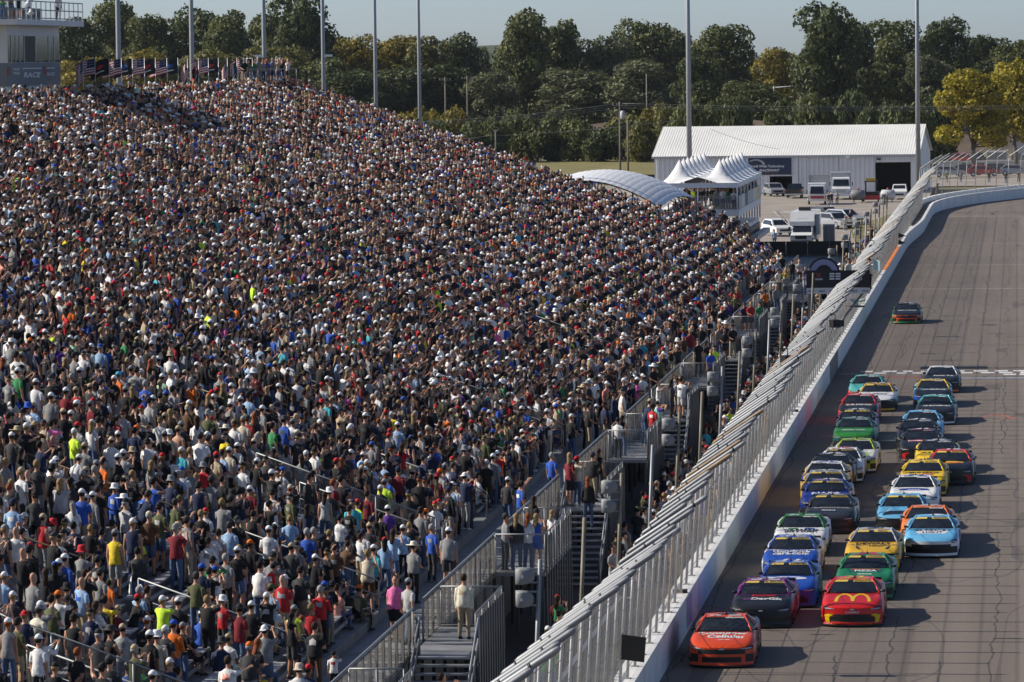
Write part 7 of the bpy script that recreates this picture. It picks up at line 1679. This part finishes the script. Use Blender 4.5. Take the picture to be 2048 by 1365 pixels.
# cab-over white truck and large conventional truck
def box_truck(px, Y, lab, w, h, cab, m_, red=False, conv=False):
    x = at(px, 380, Y).x; P = thing('truck', lab, 'truck', (x, Y, 0), 0.05, 'vehicles in the lot')
    if conv: pts = [(-3.4, .6), (-3.4, 1.35), (-2.1, 1.55), (-1.8, 2.6), (-.3, 2.75), (-.3, .6)]
    else: pts = [(-2.2, .5), (-2.25, 1.2), (-2.0, 2.3), (-.5, 2.35), (-.5, .5)]
    side_body('cab', P, pts, w-.08, m_, .12)
    (ya, za), (yb, zb) = (pts[2], pts[3]) if conv else (pts[1], pts[2])
    glass(P, [(-w+.25, ya-.03, za+.1), (w-.25, ya-.03, za+.1), (w-.32, yb-.05, zb-.12), (-w+.32, yb-.05, zb-.12)], 'windshield')
    b = MB(); b.box(-w, w, -.25, 4.2, .95, h); b.build('cargo_box', m_ if not conv else 'veh_silver', P)
    y0 = pts[0][0]; b = MB(); b.box(-.55, .55, y0-.04, y0, .85, 1.25 if conv else 1.05); b.build('grille', 'chrome' if conv else ('veh_red' if red else 'grille'), P)
    b = MB(); b.box(-w+.05, w-.05, y0-.12, y0-.02, .42, .68); b.build('bumper', m_, P)
    for s in (-1, 1):
        b = MB(); b.box(s*(w-.3)-.12, s*(w-.3)+.12, y0-.05, y0, .85, 1.02); b.build('headlight', 'lamp', P); b = MB(); b.box(s*(w+.15)-.06, s*(w+.15)+.06, ya+.1, ya+.2, za+.1, za+.6); b.build('mirror', 'black', P)
    wheels(P, (pts[0][0]+.9, 2.6), w-.1, .48)
    if red: b = MB(); b.box(-w*.75, w*.75, y0-.16, y0-.13, .75, 1.05); b.build('red_panel', 'veh_red', P)
box_truck(1634, 548, 'white cab-over truck with red front panel', 1.08, 2.5, 0, 'veh_white', True); box_truck(1682, 568, 'large white conventional truck with chrome grille and tall box', 1.25, 3.3, 0, 'veh_white', False, True)
# motorhome
x = at(1607, 450, 428).x; P = thing('motorhome', 'white motorhome with cab-over bunk parked facing the camera', 'motorhome', (x, 428, 0), -.05)
side_body('coach', P, [(-1.3, 1.9), (-1.35, 2.3), (-.9, 3.2), (5.8, 3.25), (5.8, .5), (.9, .5), (.9, 1.9)], 1.18, 'veh_white', .05)
side_body('cab', P, [(-2.6, .5), (-2.65, 1.05), (-1.7, 1.25), (-1.2, 1.9), (.9, 1.9), (.9, .5)], 1.0, 'veh_white', .06)
glass(P, [(-.88, -1.68, 1.32), (.88, -1.68, 1.32), (.84, -1.24, 1.88), (-.84, -1.24, 1.88)], 'windshield')
for s in (-1, 1):
    glass(P, [(s*1.19, 1.6, 1.7), (s*1.19, 3.0, 1.7), (s*1.19, 3.0, 2.4), (s*1.19, 1.6, 2.4)][::s]); b = MB(); b.box(s*.8-.15, s*.8+.15, -2.68, -2.62, .85, 1.02); b.build('headlight', 'lamp', P); b = MB(); b.box(s*1.2-.1, s*1.2+.1, -1.5, -1.4, 1.4, 1.8); b.build('mirror', 'black', P)
b = MB(); b.box(-.55, .55, -2.69, -2.63, .7, 1.02); b.build('grille', 'grille', P); b = MB(); b.box(-.95, .95, -2.78, -2.66, .42, .62); b.build('bumper', 'chrome', P); b = MB(); b.box(-.6, .5, 1.5, 2.6, 3.25, 3.55); b.build('roof_unit', 'black', P)
t = MB(); put_text(t, 'FOUR WINDS', 1, lambda u, v: (u, -1.2-v*.4, 2.55+v), 0, .02, .1, .9, .13); t.build('lettering', 'trim_grey', P)
wheels(P, (-1.7, 4.0), .92, .4); b = MB(); b.box(1.2, 1.5, -.2, 1.4, 1.0, 2.9); b.build('slide_out', 'trim_grey', P)
for s in (-1, 1): b = MB(); b.tube([(-1.2, 2+s, 3.0), (-2.9, 2+s, 3.2), (-1.2, 2+s, 1.6)], .05, 5); b.build('awning_arm', 'white_paint', P)
# forklift-like loader with tanks
x = at(1742, 392, 556).x; P = thing('loader', 'dark skid loader with forks among red tanks in front of the building', 'loader', (x, 556, 0), 0)
b = MB(); b.box(-1.0, 1.0, -1, 1.4, .3, 1.2); b.build('chassis', 'black', P); b = MB()
for sx in (-.7, .6):
    for sy in (-.6, 1.0): b.box(sx, sx+.12, sy, sy+.12, 1.2, 2.4)
b.box(-.8, .8, -.7, 1.2, 2.4, 2.52); b.build('cage', 'black', P); wheels(P, (-.6, 1.0), .95, .45); b = MB(); b.box(-1.1, 1.1, -1.6, -1.1, .25, .75); b.build('bucket', 'veh_red', P); b = MB(); b.box(-.6, .6, -.9, -.2, 2.5, 2.9); b.build('roof_light', 'signal_yellow', P)
for k, (px, m_, lab) in enumerate(((1716, 'tower_grey', 'dark grey cabinet left of the loader'), (1776, 'trim_grey', 'grey tank right of the loader'))):
    x = at(px, 395, 553).x; P = thing('equipment_tank', lab, 'tank', (x, 553, 0)); b = MB(); b.tube([(-.9, 0, .9), (-.75, 0, .9), (.75, 0, .9), (.9, 0, .9)], [.3, .62, .62, .3], 12); b.build('vessel', m_, P)
    for s in (-1, 1): b = MB(); b.box(s*.5-.05, s*.5+.05, -.4, .4, 0, .5); b.build('leg', 'black', P)
    b = MB(); b.tube([(0, 0, 1.5), (0, 0, 1.75)], .12, 8); b.build('hatch', 'veh_red', P)
# barriers with banners, cabinets, tables near the end of the stand
for k in range(5):
    xa = at(1536+k*36, 500, 352).x; P = thing('banner_barrier', f'black banner barrier with small white lettering beyond the stand, {CNT[k]} from the left', 'barrier', (xa, 352, .1), group='black banner barriers')
    b = MB(); b.box(0, 1.36, -.03, .03, .1, 1.0); o = b.build('banner', 'black', P); t = MB(); put_text(t, 'RACEWAY', 1, lambda u, v: (.68+u, -.04, .32+v), 0, .02, .25, .8, .13); t.build('lettering', 'trim_grey', o)
    if k % 2: t = MB(); t.quad((.1, -.04, .75), (.55, -.04, .75), (.6, -.04, .88), (.1, -.04, .9)); t.build('red_mark', 'banner_red', o)
    for q in (0.02, 1.34): b = MB(); b.box(q-.03, q+.03, -.2, .2, 0, 1.02); b.build('foot', 'black', P)
for k, (px, Y) in enumerate(((1545, 338), (1560, 341), (1590, 345), (1612, 342), (1640, 344), (1520, 336))):
    p = at(px, 508, Y); P = thing('folding_table', f'small white folding table at the end of the stand, {CNT[k]} in the cluster', 'table', (p.x, Y, .1), .3*k, 'white tables beyond the stand')
    b = MB(); b.box(-.75, .75, -.38, .38, .70, .75); b.build('table_top', 'white_vinyl', P)
    for sx in (-.65, .65):
        for sy in (-.3, .3): b = MB(); b.tube([(sx, sy, 0), (sx, sy, .7)], .018, 5); b.build('leg', 'galv_dull', P)
for k, (px, py, Y, lab) in enumerate(((1658, 455, 430, 'grey metal cabinet right of the motorhome'), (1722, 490, 345, 'large translucent plastic barrier behind the flag stand'))):
    p = at(px, py, Y); P = thing('utility_cabinet', lab, 'cabinet', (p.x, Y, 0)); b = MB(); w = .55+.25*k; b.box(-w, w, -.5, .5, 0.05, 1.9); b.build('casing', 'trim_grey', P); b = MB(); b.box(-w+.05, -.02, -.53, -.5, .15, 1.8); b.build('door', 'grey_plastic', P); b = MB(); b.box(.02, w-.05, -.53, -.5, .15, 1.8); b.build('door', 'grey_plastic', P)
b = MB(); b.quad((-21.3, 353, .112), (-13.6, 353, .112), (-13.6, 424, .112), (-21.3, 424, .112)); b.build('black_stage_floor', 'black', kind='structure')
for k in range(6):
    P = thing('black_screen', f'black screen panel in front of the motorhome, {CNT[k]} from the left', 'screen', (-25.6+k*1.95, 404, .1), group='black screens by the motorhome'); b = MB(); b.box(-.96, .96, -.03, .03, .02, 1.25); b.build('panel', 'black', P)
    for s_ in (-1, 1): b = MB(); b.box(s_*.9-.03, s_*.9+.03, -.25, .25, 0, .06); b.build('foot', 'galv_dull', P)
EXTRA_CROWD += [(at(px, 400, Y).x, Y, 0, False, -9) for px, Y in ((1657, 540), (1663, 541), (1674, 545), (1700, 470), (1548, 425), (1505, 365), (1690, 460))]+[(random.uniform(-14, -11.6), random.uniform(335, 430), .1, False, -9) for k in range(70)]+[(random.uniform(-19, -13), random.uniform(328, 350), .1, False, -9) for k in range(40)]
# ---------- beyond the turn, seen through the fence ----------
suv(2003, 315, 760, 'veh_white', 'white van parked beyond the fence curve', False, 0, 'parked_van', 'van'); suv(1955, 318, 745, 'veh_black', 'dark pickup parked left of the white van beyond the curve', True, .2, pickup=True, name='pickup_truck', cat='truck'); suv(1930, 322, 750, 'veh_red', 'red car at the left end of the cars beyond the curve', False, 1.4)
p = at(1975, 348, 705); P = thing('lettered_wall', 'long pale wall with dark lettering beyond the fence curve', 'wall', (p.x, 705, -.3)); b = MB(); b.box(-7.5, 12, 0, .3, 0, 1.6); o = b.build('wall_panel', 'trim_grey', P); t = MB(); put_text(t, 'ERLINGER', 1, lambda u, v: (-2.2+u, -.01, 1.1+v), 0, .04, 0, 3.6, .55); t.build('lettering', 'letter_black', o); b = MB(); b.box(-7.6, 12.1, -.05, .35, 1.6, 1.7); b.build('coping', 'white_paint', P)
for k, (px, w, h, m_) in enumerate(((1994, 1.6, 1.5, 'roll_door'), (2040, 1.4, 2.8, 'trim_grey'))):
    p = at(px, 345, 712); P = thing('storage_box', ('low white storage box' if k == 0 else 'tall grey cage trailer')+' behind the lettered wall', 'container', (p.x, 712, 1.2 if k == 0 else -.3)); b = MB(); b.box(-w, w, 0, 2, 0, h+(0 if k == 0 else 2)); b.build('casing', m_, P); b = MB(); b.box(-w+.1, w-.1, -.04, 0, .2, h-.2); b.build('door', 'grey_plastic', P)
    if k == 0: b = MB(); b.box(-w, w, .1, 1.9, -1.5, -.02); b.build('plinth', 'tower_grey', P)
EXTRA_CROWD += [(at(px, 360, 640).x, 640+random.uniform(-5, 5), -.3, False, -9) for px in (1893, 1921, 1978, 2012, 2037)]
for k, (px, Y, m_, rz) in enumerate(((1872, 668, 'veh_black', 1.5), (1900, 664, 'veh_silver', 1.6), (1938, 672, 'veh_black', 1.5), (1968, 666, 'veh_red', 1.62), (2000, 676, 'veh_black', 1.4), (2032, 668, 'veh_silver', 1.6))):
    suv(px, 350, Y, m_, f'{m_[4:]} car parked side-on behind the fence curve, {CNT[k]} from the left', False, rz)
a = MB(); a.quad((-20, 625, -.2), (60, 625, -.2), (60, 790, -.2), (-20, 790, -.2)); a.build('far_lot', 'gravel_lot', kind='structure')
# wheelchair under the seated person on the walkway
pw = onz(720, 1168, ZW+1.30); P = thing('wheelchair', 'black wheelchair under the person in olive shirt and orange cap', 'wheelchair', (min(pw.x, XF-.3), pw.y, ZW), face_ang(pw.x, pw.y, 0))
b = MB(); b.box(-.35, .12, -.24, .24, .40, .45); b.build('seat', 'black', P); b = MB(); b.box(-.40, -.35, -.24, .24, .45, .95); b.build('backrest', 'black', P)
for s in (-1, 1):
    b = MB(); b.tube([(-.2+.3*math.cos(a), s*.30, .31+.3*math.sin(a)) for a in np.linspace(0, 2*math.pi, 17)], .018, 5); b.build('wheel', 'tyre', P); b = MB(); b.tube([(-.3, s*.27, .45), (-.3, s*.27, .66), (.1, s*.27, .66), (.12, s*.25, .1), (.3, s*.2, .06)], .016, 5); b.build('side_frame', 'chrome', P)
# ---------- the air: thin haze over the whole place ----------
hm = bpy.data.materials.new('haze'); hm.use_nodes = True; _n = hm.node_tree
for q in list(_n.nodes):
    if q.type == 'BSDF_PRINCIPLED': _n.nodes.remove(q)
pv = _n.nodes.new('ShaderNodeVolumePrincipled'); pv.inputs['Color'].default_value = (.80, .89, 1, 1); pv.inputs['Density'].default_value = 0.000024; pv.inputs['Anisotropy'].default_value = 0.3
_n.links.new(pv.outputs[0], _n.nodes['Material Output'].inputs['Volume'])
b = MB(); b.box(-3000, 3200, -150, 4600, -1.6, 60.0); b.build('haze', hm, kind='stuff', label='thin pale blue haze in the air', cat='haze')
build_crowd()
bpy.data.scenes.remove(TS)
